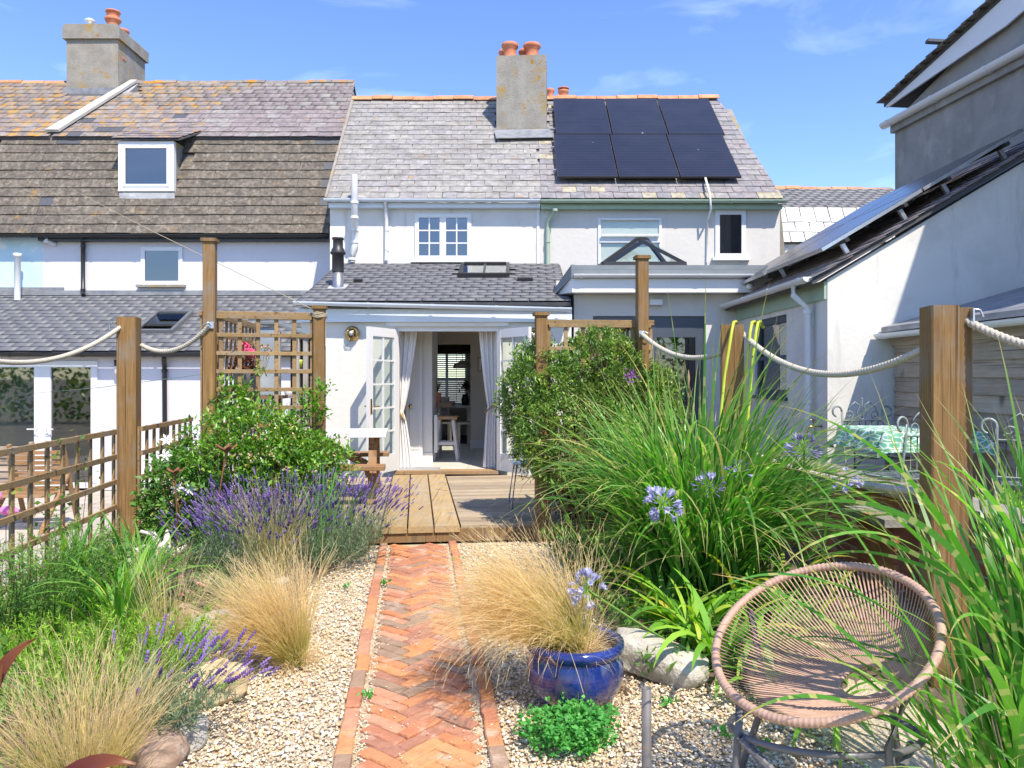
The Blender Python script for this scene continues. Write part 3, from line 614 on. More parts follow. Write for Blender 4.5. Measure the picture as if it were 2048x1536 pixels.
MB().box(fx0 - .06, fx1 + .6, YF - .29, YM - .002, ft - .05, et - .06).build('flat_roof', 'grp_roof', rh)
ek = MB(); ek.box(fx0 - .06, fx1 + .6, YF - .29, YF - .17, et - .058, et); ek.prism([(fx0 - .06, YF - .288, et + .01), (fx0 - .06, YF - .288, ft - .03), (fx0 - .42, YF + .55, ft - .36), (fx0 - .36, YF + .55, ft - .26)], (.06, .05, 0)); ek.build('roof_edge_trim', 'grp_roof', rh)
gutter(rh, (fx0 - .03, YF - .33, ft - .0), (fx1 + .3, YF - .33, ft - .0), 'upvc', .05, 4)
# roof lantern
lc = at(1288, 527, 11.9); L0, L1 = PX(1206, 11.9), PX(1370, 11.9); lz = PZ(527, 11.9); ap = at(1275, 478, 12.3); ap2 = at(1292, 478, 12.5); lb = 12.9
lm = MB(); c00, c10, c11, c01 = Vector((L0, 11.9, lz)), Vector((L1, 11.9, lz)), Vector((L1, lb, lz)), Vector((L0, lb, lz))
for a, b in ((c00, c10), (c10, c11), (c11, c01), (c01, c00), (c00, ap), (c10, ap), (c11, ap2), (c01, ap2), (ap, ap2)): lm.bar(a, b, .055, .055)
lm.box(L0 - .03, L1 + .03, 11.87, lb + .03, et - .08, lz - .02)
lo_ = lm.build('roof_lantern', 'black_metal', rh)
for q in ((c00, c10, ap), (c10, c11, ap2, ap), (c11, c01, ap2), (c01, c00, ap, ap2)):
    n_ = len(q); MB().add([v + Vector((0, 0, .012)) for v in q], [tuple(range(n_))]).build('pane', 'glass', lo_)
# dark glazed door and outside lamp
dm = MB(); xs = [dx0, PX(1300, YF), dx1]
dm.box(dx0, dx1, YF + .03, YF + .11, dzt - .12, dzt + .001)
for q in (dx0, dx1 - .07): dm.box(q, q + .07, YF + .03, YF + .11, 0, dzt - .12)
dm.box(PX(1296, YF), PX(1312, YF), YF + .02, YF + .11, 0, dzt - .12); dm.box(PX(1312, YF), PX(1392, YF), YF + .03, YF + .1, 0, .35); dm.box(PX(1392, YF), dx1 - .07, YF + .03, YF + .1, 0, dzt - .12)
dm.box(PX(1312, YF), PX(1392, YF), YF + .025, YF + .1, dzt - .30, dzt - .12)
do_ = dm.build('patio_door', 'anthracite', rh)
MB().box(PX(1312, YF), PX(1392, YF), YF + .06, YF + .066, .35, dzt - .3).build('pane', 'glass_dim', do_); MB().box(dx0 + .07, PX(1296, YF), YF + .06, YF + .066, 0.05, dzt - .12).build('pane', 'glass_dim', do_)
mat('tan_room', (0.42, 0.33, 0.25), (0.5, 0.4, 0.3), 0.9, 2); MB().box(dx0, dx1, YF + .5, YF + .52, 0, dzt + .1).build('room_backing', 'tan_room', do_)
MB().obox(at(1311, 605, YF - .06), (1, 0, 0), (0, 1, 0), UP, .17, .11, .075).build('outside_lamp', 'paint_white', rh)
MB().lathe([(.0, -.05), (.045, -.05), (.05, 0), (.045, .06), (.03, .08), (0, .085)], at(1500, 572, YF - .33), 14, axis=(-.3, -1, -.2)).build('security_camera', 'upvc', rh)

# chimney far behind the ridge
bc = thing('chimney_stack', 'distant white-topped chimney with two terracotta pots behind the orange ridge', 'chimney', (PX(1120, 19), 19, 6.0))
b0 = MB().box(PX(1095, 19), PX(1146, 19), 19, 19.6, 6.0, PZ(193, 19)).build('stack', 'render_white', bc)
pot(bc, (PX(1100, 19.2), 19.25, PZ(193, 19)), .27, .10); pot(bc, (PX(1127, 19.2), 19.25, PZ(193, 19)), .24, .12)
MB().lathe([(0, 0), (.14, 0), (.15, .02), (0, .06)], (PX(1127, 19.2), 19.25, PZ(193, 19) + .27), 14).build('cowl', 'terracotta', bc)

# ================================================================ house on the left with the steep slated upper storey
YL, YB, YR = 14.5, 15.2, 17.5
lh = thing('mansard_house', 'lilac white house under a brown mansard roof with a dormer window', 'house', (PX(370, YL), YL, -0.3))
XD = PX(86, YL); xe_ = PX(657, YL) + .35
MB().box(XD + .002, xe_, YL, YL + .25, -.3, 4.3).build('wall', 'render_lilac', lh)
wz = MB()
window(lh, PX(283, YL), PX(366, YL), PZ(570, YL), PZ(494, YL), YL, 'upvc', 'glass_sky', .075, 1, 1, sill='cement')
E2, B2 = Vector((0, YL - .18, PZ(468, YL - .18))), Vector((0, YB, PZ(272, YB))); mv = (B2 - E2); ML = mv.length; mv.normalize(); mn = Vector((0, -mv.z, mv.y))
MXR = lambda s: PX(656, E2.y) + (PX(686, YB) - PX(656, E2.y)) * s / ML + .03
MXL = lambda s: XD - .1
ms = slab(lh, MXL, MXR, 'mansard', 'roof_felt', .05, E2, mv, mn, ML, False)
DW0, DW1 = PX(238, 14.62), PX(349, 14.62)
def under_dormer(x, s): z = E2.z + mv.z * s; return DW0 < x < DW1 and z > PZ(392, 14.7)
slates(ms, E2, ux, mv, ML - .02, .205, .46, MXL, MXR, ['slate_brown', 'slate_repair'], 170, skip=under_dormer, seed=12, ragged=.003, gap=.003, thick=.017,
       pick=lambda x, s, r: 1 if ((x > MXR(s) - .16 and s > .6) or r.random() < .004 or (s > ML - .25 and r.random() < .5)) else 0)
R2 = Vector((0, YR, PZ(168, YR))); uv_ = (R2 - B2); UL = uv_.length; uv_.normalize(); un = Vector((0, -uv_.z, uv_.y)); B3 = B2 - uv_ * .12 + un * .03
UXR = lambda s: PX(686, YB) + (PX(708, YR) - PX(686, YB)) * s / UL + .02
UXL = lambda s: PX(110, YB) + (PX(262, YR) - PX(110, YB)) * s / UL
us = slab(lh, UXL, UXR, 'roof', 'roof_felt', .05, B3, uv_, un, UL + .1)
def up_pick(x, s, r):
    if r.random() < .05 and x < PX(340, YB): return 2
    return 1 if x < PX(300, YB) + .35 * s + r.normal(0, .35) else 0
slates(us, B3, ux, uv_, UL + .1, .235, .275, UXL, UXR, ['slate_purple', 'slate_lichen', 'slate_repair'], 130, skip=lambda x, s: x < PX(270, 17.0) and s > 2.2, seed=14, pick=up_pick)
ridge(lh, (PX(268, YR), YR, R2.z + .04), (PX(709, YR), YR, R2.z + .06), 'ridge_grey', .5, .08)
MB().prism([(UXR(UL) - .1, YR, R2.z), (UXR(UL) - .02, YB + .4, B2.z + .2), (UXR(UL) - .02, YB + 2.4, B2.z - .4), (UXR(UL) - .02, YR + 2.2, B2.z)], (.05, 0, 0)).build('gable_end', 'cement_dark', lh)
gutter(lh, (XD, E2.y - .05, E2.z - .02), (PX(655, E2.y), E2.y - .05, E2.z - .02), 'black_plastic', .055, 7)
MB().box(XD, xe_ - .3, E2.y + .02, YL + .001, E2.z - .12, E2.z - .03).build('soffit_board', 'black_plastic', lh)
# dormer
DY = 14.62; dz0, dz1 = PZ(383, DY), PZ(283, DY)
dmr = MB().prism([(DW0 + .02, DY + .02, dz0 - .08), (DW0 + .02, DY + .95, dz0 - .08), (DW0 + .02, DY + .95, dz1 + .06), (DW0 + .02, DY + .02, dz1 + .02)], (DW1 - DW0 - .04, 0, 0)).build('dormer', 'cement', lh)
dw = window(lh, DW0, DW1, dz0, dz1, DY + .02, 'upvc', 'glass_sky', .085, 1, 1, sill=False, sash=.05, back='dark_room', proud=.05)
MB().prism([(DW0 - .1, DY - .07, dz1 + .0), (DW1 + .12, DY - .07, dz1 + .0), (DW1 + .3, YB + .2, dz1 + .44), (DW0 + .0, YB + .2, dz1 + .44)], (0, 0, .03)).build('dormer_roof', 'roof_felt', dmr)
dv = Vector((0, YB + .27 - DY, .44)).normalized()
slates(dmr, (0, DY - .09, dz1 + .032), ux, dv, .80, .2, .27, lambda s: DW0 - .1 + .1 * s, lambda s: DW1 + .12 + .2 * s, ['slate_lichen', 'slate_purple'], 60, seed=15)
lf_ = MB(); lf_.prism([(DW0 + .0, DY - .01, dz0 - .02), (DW1, DY - .01, dz0 - .02), (DW1 + .02, DY - .03, dz0 - .22), (DW0 + .04, DY - .03, dz0 - .22)], (0, .3, .0)); lf_.build('dormer_flashing', 'lead', dmr)
# coping between the two roofs, chimney
MB().prism([at(92, 264, YB - .05), at(118, 264, YB - .05), at(275, 164, YR - .1), at(263, 164, YR - .1)], un * .055).build('coping', 'cement_pale', lh)
CY0 = 17.0; kx0, kx1 = PX(133, CY0), PX(236, CY0); kz = PZ(78, CY0)
kc = MB().box(kx0, kx1, CY0, CY0 + 1.25, 6.4, kz).build('chimney', 'cement', lh)
cap = MB(); czt = PZ(50, CY0); e_ = .06
cap.prism([(kx0 - e_, CY0 - e_, kz - .01), (kx0 - e_, CY0 - e_, czt - .07), (kx0 - e_ + .07, CY0 - e_, czt), (kx1 + e_ - .07, CY0 - e_, czt), (kx1 + e_, CY0 - e_, czt - .07), (kx1 + e_, CY0 - e_, kz - .01)], (0, 1.25 + 2 * e_, 0)); cap.build('chimney_cap', 'cement', kc)
MB().prism([(kx0 - .05, CY0 - .04, PZ(196, CY0)), (kx1 + .05, CY0 - .04, PZ(188, CY0)), (kx1 + .05, CY0 - .04, PZ(176, CY0)), (kx0 - .05, CY0 - .04, PZ(178, CY0))], (0, .06, 0)).build('chimney_flashing', 'lead_dark', kc)
MB().prism([(kx1 + .01, CY0 - .05, PZ(190, CY0)), (kx1 + .24, CY0 - .05, PZ(190, CY0) - .02), (kx1 + .24, CY0 + .6, PZ(190, CY0) + .52), (kx1 + .01, CY0 + .6, PZ(190, CY0) + .52)], un * .03).build('step_flashing', 'lead', kc)
pk = pot(kc, (PX(226, CY0 + .3), CY0 + .3, czt - .01), .30, .15); MB().lathe([(.13, .28), (.13, .40), (.16, .41), (.155, .44), (0, .46)], (PX(226, CY0 + .3), CY0 + .3, czt), 14).build('chimney_cowl', 'terracotta', kc)
pot(kc, (PX(244, CY0 + .8), CY0 + .8, czt - .01), .26, .14)
MB().lathe([(.05, 0), (.05, .10), (.03, .12), (.11, .16), (.11, .19), (.05, .23), (0, .24)], (PX(180, CY0 + .2), CY0 + .2, czt), 14).build('vent_cowl', 'upvc', kc)
for (yy, zz) in ((CY0 + .2, PZ(110, CY0)), (CY0 + .85, PZ(132, CY0))): MB().box(kx1 - .01, kx1 + .012, yy, yy + .14, zz, zz + .05).build('air_brick', 'terracotta', kc)
# downpipes and wall fittings
pipe(lh, [at(165, 474, YL - .2), at(166, 486, YL - .06), at(166, 584, YL - .06), at(167, 590, YL - .12)], .036, 'black_plastic', 'downpipe', [at(166, 492, YL - .06), at(166, 580, YL - .06)])
MB().lathe([(.045, -.01), (.05, .03), (.05, .15), (.06, .16), (.06, .19), (0, .2)], at(110, 489, YL), 14, axis=(-.5, -.8, .35)).build('boiler_flue', 'upvc', lh)
# its lean-to towards the garden
YG = 12.3; lz2 = PZ(703, YG - .15); tz2 = PZ(592, YL)
gv = Vector((0, YL - YG + .15, tz2 - lz2)); GL = gv.length; gv.normalize(); gn = Vector((0, -gv.z, gv.y)); GO = Vector((0, YG - .15, lz2))
gxl, gxr = PX(-260, YG), PX(641, YG)
wall_with_holes(gxl, gxr, -.3, lz2 - .02, YG, YG + .25, [(PX(-60, YG) + .2, PX(196, YG), -1, PZ(722, YG))]).build('lean_to_wall', 'render_lilac', lh)
gs = slab(lh, lambda s: gxl - .3, lambda s: gxr + .1, 'lean_to_roof', 'roof_felt', .05, GO, gv, gn, GL, False)
slates(gs, GO, ux, gv, GL, .165, .30, lambda s: gxl - .3, lambda s: gxr + .1, 'slate_dark', 0, seed=21, gap=.003, ragged=.002)
skylight(lh, GO, gv, gn, PX(300, 13.2), PX(362, 13.2), .75, 1.55, rows=(), glass='glass_sky', m='grey_metal')
gutter(lh, (gxl - .2, YG - .2, lz2 - .02), (gxr, YG - .2, lz2 - .04), 'black_plastic', .055, 7)
MB().box(gxl, gxr + .1, YL - .05, YL - .002, tz2 + .01, tz2 + .10).build('wall_flashing', 'lead_dark', lh)
pipe(lh, [at(328, 712, YG - .2), at(328, 722, YG - .1), at(329, 735, YG - .05), at(330, 880, YG - .05)], .036, 'black_plastic', 'downpipe', [at(329, 742, YG - .05)])
gd = MB(); q0, q1, qt, qb = PX(-60, YG) + .2, PX(196, YG), PZ(722, YG), -.27; qm = PX(86, YG)
gd.box(q0, q1, YG - .02, YG + .08, qt - .1, qt); gd.box(q0, q1, YG - .015, YG + .08, qb, qb + .09)
for a, b in ((PX(183, YG), q1), (qm - .006, PX(103, YG)), (PX(70, YG), qm - .008), (q0, q0 + .1)): gd.box(a, b, YG - .025, YG + .08, qb + .09, qt - .1)
gdo = gd.build('patio_door', 'upvc', lh)
for a, b in ((PX(103, YG), PX(183, YG)), (q0 + .1, PX(70, YG))): MB().box(a, b, YG + .01, YG + .016, qb + .09, qt - .1).build('pane', 'glass_door', gdo)
for px_, dr in ((75, -1), (95, 1)):
    q = at(px_, 858, YG - .03); MB().obox(q, ux, (0, 1, 0), UP, .03, .02, .22).tube([q, q + Vector((0, -.06, 0)), q + Vector((dr * .13, -.065, 0))], .01, 8).build('door_handle', 'upvc', gdo)
V, Fq = curtain_mesh(q0 + .1, PX(22, YG), qb + .1, qt - .1, YG + .12, .03, 6, 60); np_obj('curtain', V, Fq, MATS['curtain'], gdo, smooth=True)
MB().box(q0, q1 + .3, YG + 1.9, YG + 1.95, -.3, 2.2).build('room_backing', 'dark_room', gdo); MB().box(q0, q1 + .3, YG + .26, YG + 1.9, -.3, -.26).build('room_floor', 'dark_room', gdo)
wl = at(235, 735, YG - .06); wt = thing('wall_light', 'small black and white cylinder wall light beside the left patio door', 'wall lamp', wl)
MB().lathe([(0, .12), (.05, .12), (.05, .02), (.045, .02)], wl, 14).build('lamp_body', 'black_metal', wt); MB().lathe([(.048, .02), (.05, -.09), (.04, -.1), (0, -.1)], wl, 14).build('lamp_shade', 'paint_white', wt)
MB().box(wl.x - .02, wl.x + .02, wl.y + .03, YG, wl.z + .02, wl.z + .09).build('bracket', 'black_metal', wt)

# ================================================================ pale blue house at the far left
bh = thing('blue_house', 'pale blue house at the left edge under a lichen covered roof', 'house', (PX(20, YL), YL, -0.3))
MB().box(PX(-420, YL), XD, YL, YL + .25, -.3, 4.3).build('wall', 'render_blue', bh)
BXL = lambda s: PX(-330, YL); BXR = lambda s: XD - .1
b1 = slab(bh, BXL, BXR, 'mansard', 'roof_felt', .05, E2, mv, mn, ML, False)
slates(b1, E2, ux, mv, ML - .02, .205, .46, lambda s: PX(-40, YL), BXR, ['slate_brown', 'slate_repair'], 40, seed=31, ragged=.003, gap=.003, thick=.017, pick=lambda x, s, r: 1 if r.random() < .03 else 0)
b2 = slab(bh, BXL, lambda s: UXL(s) - .06, 'roof', 'roof_felt', .05, B3, uv_, un, UL + .1)
slates(b2, B3, ux, uv_, UL + .1, .235, .275, lambda s: PX(-230, YB), lambda s: UXL(s) - .06, 'slate_lichen', 60, seed=33, skip=lambda x, s: x > kx0 and s > 2.1)
ridge(bh, (PX(-40, YR), YR, R2.z + .04), (PX(134, YR), YR, R2.z + .05), 'ridge_terracotta', .45, .08)
gutter(bh, (PX(-60, E2.y), E2.y - .05, E2.z - .02), (XD - .005, E2.y - .05, E2.z - .02), 'black_plastic', .055, 2)
MB().box(PX(-40, YL), PX(86, YL) + .4, YL - .035, YL - .002, tz2 + .02, tz2 + .16).build('wall_flashing', 'lead_dark', bh)
vp = MB().lathe([(.055, -.1), (.055, .70), (.07, .71), (.07, .77), (0, .78)], at(35, 590, YL - .25), 14).build('vent_pipe', 'upvc', bh)

# ================================================================ roofs beyond, right of the solar house
fh = thing('distant_house', 'far slate-roofed house with orange ridge between the two right buildings', 'house', (PX(1680, 21), 21, 2))
f1, f2, f3 = Vector((0, 20.0, PZ(485, 20.0))), Vector((0, 20.5, PZ(415, 20.5))), Vector((0, 22.0, PZ(377, 22.0)))
for a, b, m, sw, ex, sd in ((f1, f2, 'slate_glare', .38, .32, 41), (f2, f3, 'slate_dark', .30, .19, 42)):
    v_ = (b - a); L_ = v_.length; v_.normalize(); n_ = Vector((0, -v_.z, v_.y)); xa = lambda s: PX(1540, 20.5); xb = lambda s: PX(1840, 20.5)
    s_ = slab(fh, xa, xb, 'roof', 'roof_felt', .05, a, v_, n_, L_, b is f3); slates(s_, a, ux, v_, L_, ex, sw, xa, xb, m, 70 if b is f2 else 0, seed=sd, gap=.02 if b is f2 else .007, thick=.016 if b is f2 else .009)
MB().box(PX(1540, 20.1), PX(1840, 20.1), 20.1, 20.3, 0, f1.z).build('wall', 'render_white', fh)
ridge(fh, (PX(1540, 22), 22, f3.z + .04), (PX(1785, 22), 22, f3.z - .02), 'ridge_terracotta')

# ================================================================ white side wing with its monopitch roof
XW = PX(1476, YF); YN = XW * 0 + (XW * F / (1655 - CX)); wingz = 2.50
sw_ = thing('side_wing', 'white single-storey wing with sloping slate roof, green fascia and white downpipe', 'building', (XW, YN, .2))
wy0, wy1, wz0, wz1 = PX(0, 0), 0, 0, 0
wyA, wyB = XW * F / (1510 - CX), XW * F / (1573 - CX)               # window seen on the side wall
wzb, wzt = 1.27, PZ(628, wyB)
sm_ = MB()
for (ya, yb, za, zb_) in ((YN + .2, wyB, .0, wingz), (wyA, YF, .0, wingz), (wyB, wyA, .0, wzb), (wyB, wyA, wzt, wingz)): sm_.box(XW, XW + .2, ya, yb, za, zb_)
sm_.build('side_wall', 'render_white', sw_)
sl_ = .598; xfar = 8.0
MB().prism([(XW - .0, YN, 0), (xfar, YN, 0), (xfar, YN, wingz + sl_ * (xfar - XW)), (XW, YN, wingz)], (0, .2, 0)).build('gable_wall', 'render_white', sw_)
WO = Vector((XW - .17, 0, wingz - .06)); wv = Vector((1, 0, sl_)); wv.normalize(); wn = Vector((-wv.z, 0, wv.x)); WLn = 3.55
ro_ = MB().prism([WO + Vector((0, YN - .06, 0)), WO + Vector((0, YF + 3.6, 0)), WO + Vector((0, YF + 3.6, 0)) + wv * WLn, WO + Vector((0, YN - .06, 0)) + wv * WLn], wn * .05).build('roof', 'roof_felt', sw_)
slates(ro_, WO + wn * .05, (0, 1, 0), wv, WLn, .19, .27, lambda s: YN - .09, lambda s: YF + 2.2, 'slate_purple', 0, seed=51)
gutter(sw_, (XW - .22, YF - .02, wingz + .02), (XW - .22, YN - .05, wingz + .02), 'upvc', .055, 4)
MB().box(XW - .03, XW - .002, YN + .01, YF, wingz - .20, wingz - .02).build('fascia_board', 'paint_green', sw_)
dpY = XW * F / (1607 - CX) - .3
pipe(sw_, [(XW - .22, dpY, wingz - .02), (XW - .22, dpY, wingz - .12), (XW - .07, dpY, wingz - .26), (XW - .07, dpY, .1)], .038, 'upvc', 'downpipe', [(XW - .07, dpY, wingz - .3), (XW - .07, dpY, 1.25)])
MB().box(XW - .015, XW, YN + .35, YN + .5, 2.05, 2.22).build('air_vent', 'upvc', sw_)
ww = MB(); t_ = .08
for (ya, yb, za, zb_) in ((wyB, wyB + t_, wzb, wzt), (wyA - t_, wyA, wzb, wzt), (wyB + t_, wyA - t_, wzb, wzb + t_), (wyB + t_, wyA - t_, wzt - t_, wzt), (wyB + t_, wyA - t_, wzb + .45, wzb + .5)): ww.box(XW + .03, XW + .1, ya, yb, za, zb_)
wwo = ww.build('window', 'anthracite', sw_); MB().box(XW + .06, XW + .066, wyB + t_, wyA - t_, wzb + t_, wzt - t_).build('pane', 'glass_dim', wwo)
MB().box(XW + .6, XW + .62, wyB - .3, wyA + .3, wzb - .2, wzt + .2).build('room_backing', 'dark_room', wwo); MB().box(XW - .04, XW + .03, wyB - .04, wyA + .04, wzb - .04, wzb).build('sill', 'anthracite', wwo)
# panels on the slope, seen from below the eaves
for (ya, yb, s0, s1, lift, nm) in ((YN + .15, YN + 1.85, .35, 1.55, .18, 0), (YN + 1.87, YN + 3.55, .30, 1.50, .18, 0), (YN + .15, YN + 1.85, 1.57, 2.77, .18, 0), (YN + 1.87, YN + 3.55, 1.52, 2.72, .18, 0)):
    c = WO + Vector((0, (ya + yb) / 2, 0)) + wv * ((s0 + s1) / 2) + wn * (.06 + lift)
    sp = MB().obox(c, (0, 1, 0), wv, wn, yb - ya, s1 - s0, .035).build('solar_panel', 'steel', sw_); MB().obox(c + wn * .019, (0, 1, 0), wv, wn, yb - ya - .03, s1 - s0 - .03, .003).build('solar_cells', 'solar', sp)
    for ss in (s0 + .25, s1 - .25):
        MB().obox(WO + Vector((0, (ya + yb) / 2, 0)) + wv * ss + wn * (.06 + lift - .04), (0, 1, 0), wv, wn, yb - ya + .12, .04, .04).build('panel_rail', 'black_metal', sp)
        MB().obox(WO + Vector((0, ya + .1, 0)) + wv * ss + wn * (.06 + lift / 2 - .03), (0, 1, 0), wv, wn, .04, .04, lift - .02).build('roof_hook', 'steel', sp)
tp = Vector((XW - .06, YN + .14, 1.0)); tap = thing('garden_tap', 'small brass garden tap on the shaded side wall', 'tap', tp)
MB().tube([tp + Vector((.06, 0, 0)), tp + Vector((-.05, 0, 0)), tp + Vector((-.09, 0, -.01)), tp + Vector((-.10, 0, -.07))], .014, 8).build('spout', 'brass', tap); MB().tube([tp + Vector((-.03, 0, 0)), tp + Vector((-.03, 0, .06))], .01, 8).tube([tp + Vector((-.03, -.04, .065)), tp + Vector((-.03, .04, .065))], .008, 8).build('tap_handle', 'brass', tap)

# ================================================================ grey rendered building at the right edge
GA, GB = Vector((PX(1790, 12.5), 12.5, 0)), Vector((6.55, 9.6, 0)); gdir = (GB - GA).normalized(); gside = Vector((-gdir.y, gdir.x, 0)); gside = gside if gside.x > 0 else -gside
gb = thing('grey_house', 'tall grey cement rendered house with white bargeboard at the right edge', 'house', (7.5, 10, 0))
gz = PZ(242, 12.5); GE = GA + gdir * 4.6
MB().prism([GA, GE, GE + UP * (gz + 1.3), GA + UP * gz], gside * 3.0).build('wall', 'cement_dark', gb)
MB().prism([(5.30, 4.0, 0), (9, 4.0, 0), (9, 7.72, 0), (5.30, 7.72, 0)], (0, 0, 5.75)).build('front_wing', 'cement_dark', gb)
MB().prism([(5.10, 3.8, 5.752), (9, 3.8, 5.752), (9, 7.74, 5.752), (5.10, 7.74, 5.752)], (0, 0, .12)).build('front_wing_eaves', 'upvc', gb)
ga = GA - gside * .12 - gdir * .12; go2 = gutter(gb, ga + UP * (gz - .02), GE - gside * .12 + UP * (gz - .02), 'upvc', .085, 5)
MB().prism([GA - gdir * .02 + UP * (gz - .20), GE + UP * (gz - .20), GE + UP * (gz - .06), GA - gdir * .02 + UP * (gz - .06)], gside * -.07).build('string_course', 'cement_dark', gb)
va = at(1772, 216, 12.42); vb = at(2010, 0, 10.0); vd = (vb - va).normalized(); vn = Vector((0, 0, 1))
MB().prism([va + UP * .0, va + UP * .04, vb + vd * 3 + UP * .04, vb + vd * 3 - UP * .36, vb - UP * .34], gside * .03).build('bargeboard', 'upvc', gb)
vr = MB().prism([va + UP * .05 - vd * .06, vb + vd * 3 + UP * .05, vb + vd * 3 + UP * .13, va + UP * .09 - vd * .06], gside * 2.5 - gdir * 0).build('roof', 'roof_felt', gb)
slates(vr, va + UP * .10 - gside * .1 - vd * .1, gside, vd, 6.0, .24, .30, lambda s: 0, lambda s: 1.2, 'slate_brown', 60, seed=61, thick=.02, ragged=.012)
MB().obox(va.lerp(vb, .56) + UP * .16 - gside * .15, vd, gside, UP, .07, .3, .04).build('lifted_slate', 'slate_repair', gb)

# ================================================================ timber shed at the right
XH = 3.87; hz = 1.98; HY0, HY1 = 4.7, YN - .03
sh = thing('timber_shed', 'weathered timber shed with horizontal boards and white gutter', 'shed', (XH, 6.5, .35))
woodmat('wood_grey', (0.52, 0.41, 0.31), (0.33, 0.26, 0.195), (2, 1.0, 14), 0.85, 0.15)
MB().box(XH + .03, XH + 1.3, HY0 + .02, HY1, .35, hz - .04).build('shed_body', 'roof_felt', sh)
nb = 11
for i in range(nb):
    z0 = .36 + i * (hz - .40) / nb; z1 = z0 + (hz - .40) / nb + .02
    MB().prism([(XH + .03, HY0, z0), (XH - .012, HY0, z0), (XH + .008, HY0, z1), (XH + .03, HY0, z1)], (0, HY1 - HY0, 0)).build('board', 'wood_grey', sh)
MB().prism([(XH - .14, HY0 - .1, hz - .02), (XH - .14, HY1, hz - .02), (XH + 1.4, HY1, hz + .42), (XH + 1.4, HY0 - .1, hz + .42)], (0, 0, .05)).build('roof', 'lead_dark', sh)
gutter(sh, (XH - .17, HY1 - .0, hz - .04), (XH - .17, HY0 - .1, hz - .04), 'upvc', .05, 3)
MB().box(XH - .04, XH - .013, HY0, HY1, hz - .16, hz - .05).build('fascia_board', 'wood_grey', sh)

# ================================================================ inside the cottage
mat('room_white', (0.78, 0.77, 0.74), None, 0.8); mat('room_taupe', (0.70, 0.645, 0.56), None, 0.85); mat('tile_floor', (0.68, 0.64, 0.56), (0.76, 0.72, 0.64), 0.35, 3)
woodmat('wood_oak', (0.50, 0.30, 0.14), (0.34, 0.19, 0.09), (2, 10, 10), 0.5); mat('limewash', (0.66, 0.63, 0.62), None, 0.6); mat('dark_leather', (0.03, 0.028, 0.03), None, 0.5)
YC = 14.3; IX0, IX1 = X0 + .2, X1 - .2; zf = DZ
fl_ = MB().box(IX0 - .2, IX1 + .2, YX + .22, 18.2, zf - .05, zf).build('room_floor', 'dark_room'); props(fl_, kind='structure')
tx = MB(); me0 = None
for i in range(9):
    for j in range(7):
        if me0 is None: o = MB().box(-.298, .298, -.298, .298, 0, .006).build('floor_tile', 'tile_floor', fl_); me0 = o.data
        else: o = bpy.data.objects.new('floor_tile', me0); link(o); put(o, fl_)
        o.location = (D0 - .5 + i * .6, YX + .54 + j * .6, zf)
        if not (IX0 < o.location.x - .29 and o.location.x + .29 < IX1): bpy.data.objects.remove(o)
rw = MB(); wx0, wx1 = PX(864, YC), PX(941, YC); wtop = PZ(688, YC)
rw.box(wx1, IX1 + .2, YC, YC + .2, zf, 2.6); rw.box(IX0 - .2, wx0 - .8, YC, YC + .2, zf, 2.6); rw.box(wx0 - .8, wx1, YC, YC + .2, wtop, 2.6)
props(rw.build('cross_wall', 'room_taupe'), kind='structure')
side_ = MB(); side_.box(IX1, IX1 + .15, YX + .25, YC, zf, 2.9); props(side_.build('room_wall', 'room_taupe'), kind='structure')
cl_ = MB(); cl_.prism([(IX0, YX + .26, 2.47), (VX0 - .02, YX + .26, 2.47), (VX0 - .02, YM + .3, 3.2), (IX0, YM + .3, 3.2)], (0, 0, .03)); cl_.prism([(VX1 + .02, YX + .26, 2.47), (IX1 + .15, YX + .26, 2.47), (IX1 + .15, YM + .3, 3.2), (VX1 + .02, YM + .3, 3.2)], (0, 0, .03))
sa = YX + .26 + (VS0 * lt.y + LY - YX - .26); cl_.prism([(VX0 - .02, YX + .26, 2.47), (VX1 + .02, YX + .26, 2.47), (VX1 + .02, 12.1, 2.47 + .73 * (12.1 - YX - .26) / 2.34), (VX0 - .02, 12.1, 2.47 + .73 * (12.1 - YX - .26) / 2.34)], (0, 0, .03))
cl_.box(IX0, IX1, YM + .28, 18.2, 2.62, 2.66); props(cl_.build('room_ceiling', 'room_white'), kind='structure')
pt = MB(); pxa, pxb = PX(846, 12.0), PX(864, 12.0); pt.box(pxa, pxb, 12.0, 12.9, zf, 2.75); props(pt.build('partition_wall', 'room_white'), kind='structure')
sk = MB(); sk.box(pxa - .01, pxb + .012, 11.985, 12.0, zf, zf + .16); props(sk.build('skirting_board', 'paint_white'), kind='structure'); sk = MB(); sk.box(wx1 - .012, IX1 - .3, YC - .015, YC, zf + .01, zf + .17); props(sk.build('skirting_board', 'paint_white'), kind='structure')
lw = MB(); lw.box(IX0 - .02, IX0, YX + .25, YC, zf, 2.5); lw.box(PX(795, 11.6), pxa, 12.2, 12.3, zf, 2.7); props(lw.build('inner_wall', 'room_white'), kind='structure')
idr = thing('panelled_door', 'white panelled inner door with brass knob behind the left curtain', 'door', (PX(825, 11.9), 11.9, zf))
di = MB(); dxa, dxb = PX(812, 11.9), PX(845, 11.9); di.box(dxa, dxb, 11.9, 11.94, zf + .01, 2.2); dio = di.build('door_leaf', 'paint_white', idr)
for za, zb_ in ((.32, .95), (1.12, 2.0)):
    mo = MB()
    for (a, b, c, d) in ((dxa + .05, dxb - .04, za, za + .02), (dxa + .05, dxb - .04, zb_ - .02, zb_), (dxa + .05, dxa + .07, za + .02, zb_ - .02), (dxb - .06, dxb - .04, za + .02, zb_ - .02)): mo.box(a, b, 11.89, 11.9, zf + c - .1, zf + d - .1)
    mo.build('panel_moulding', 'paint_white', idr)
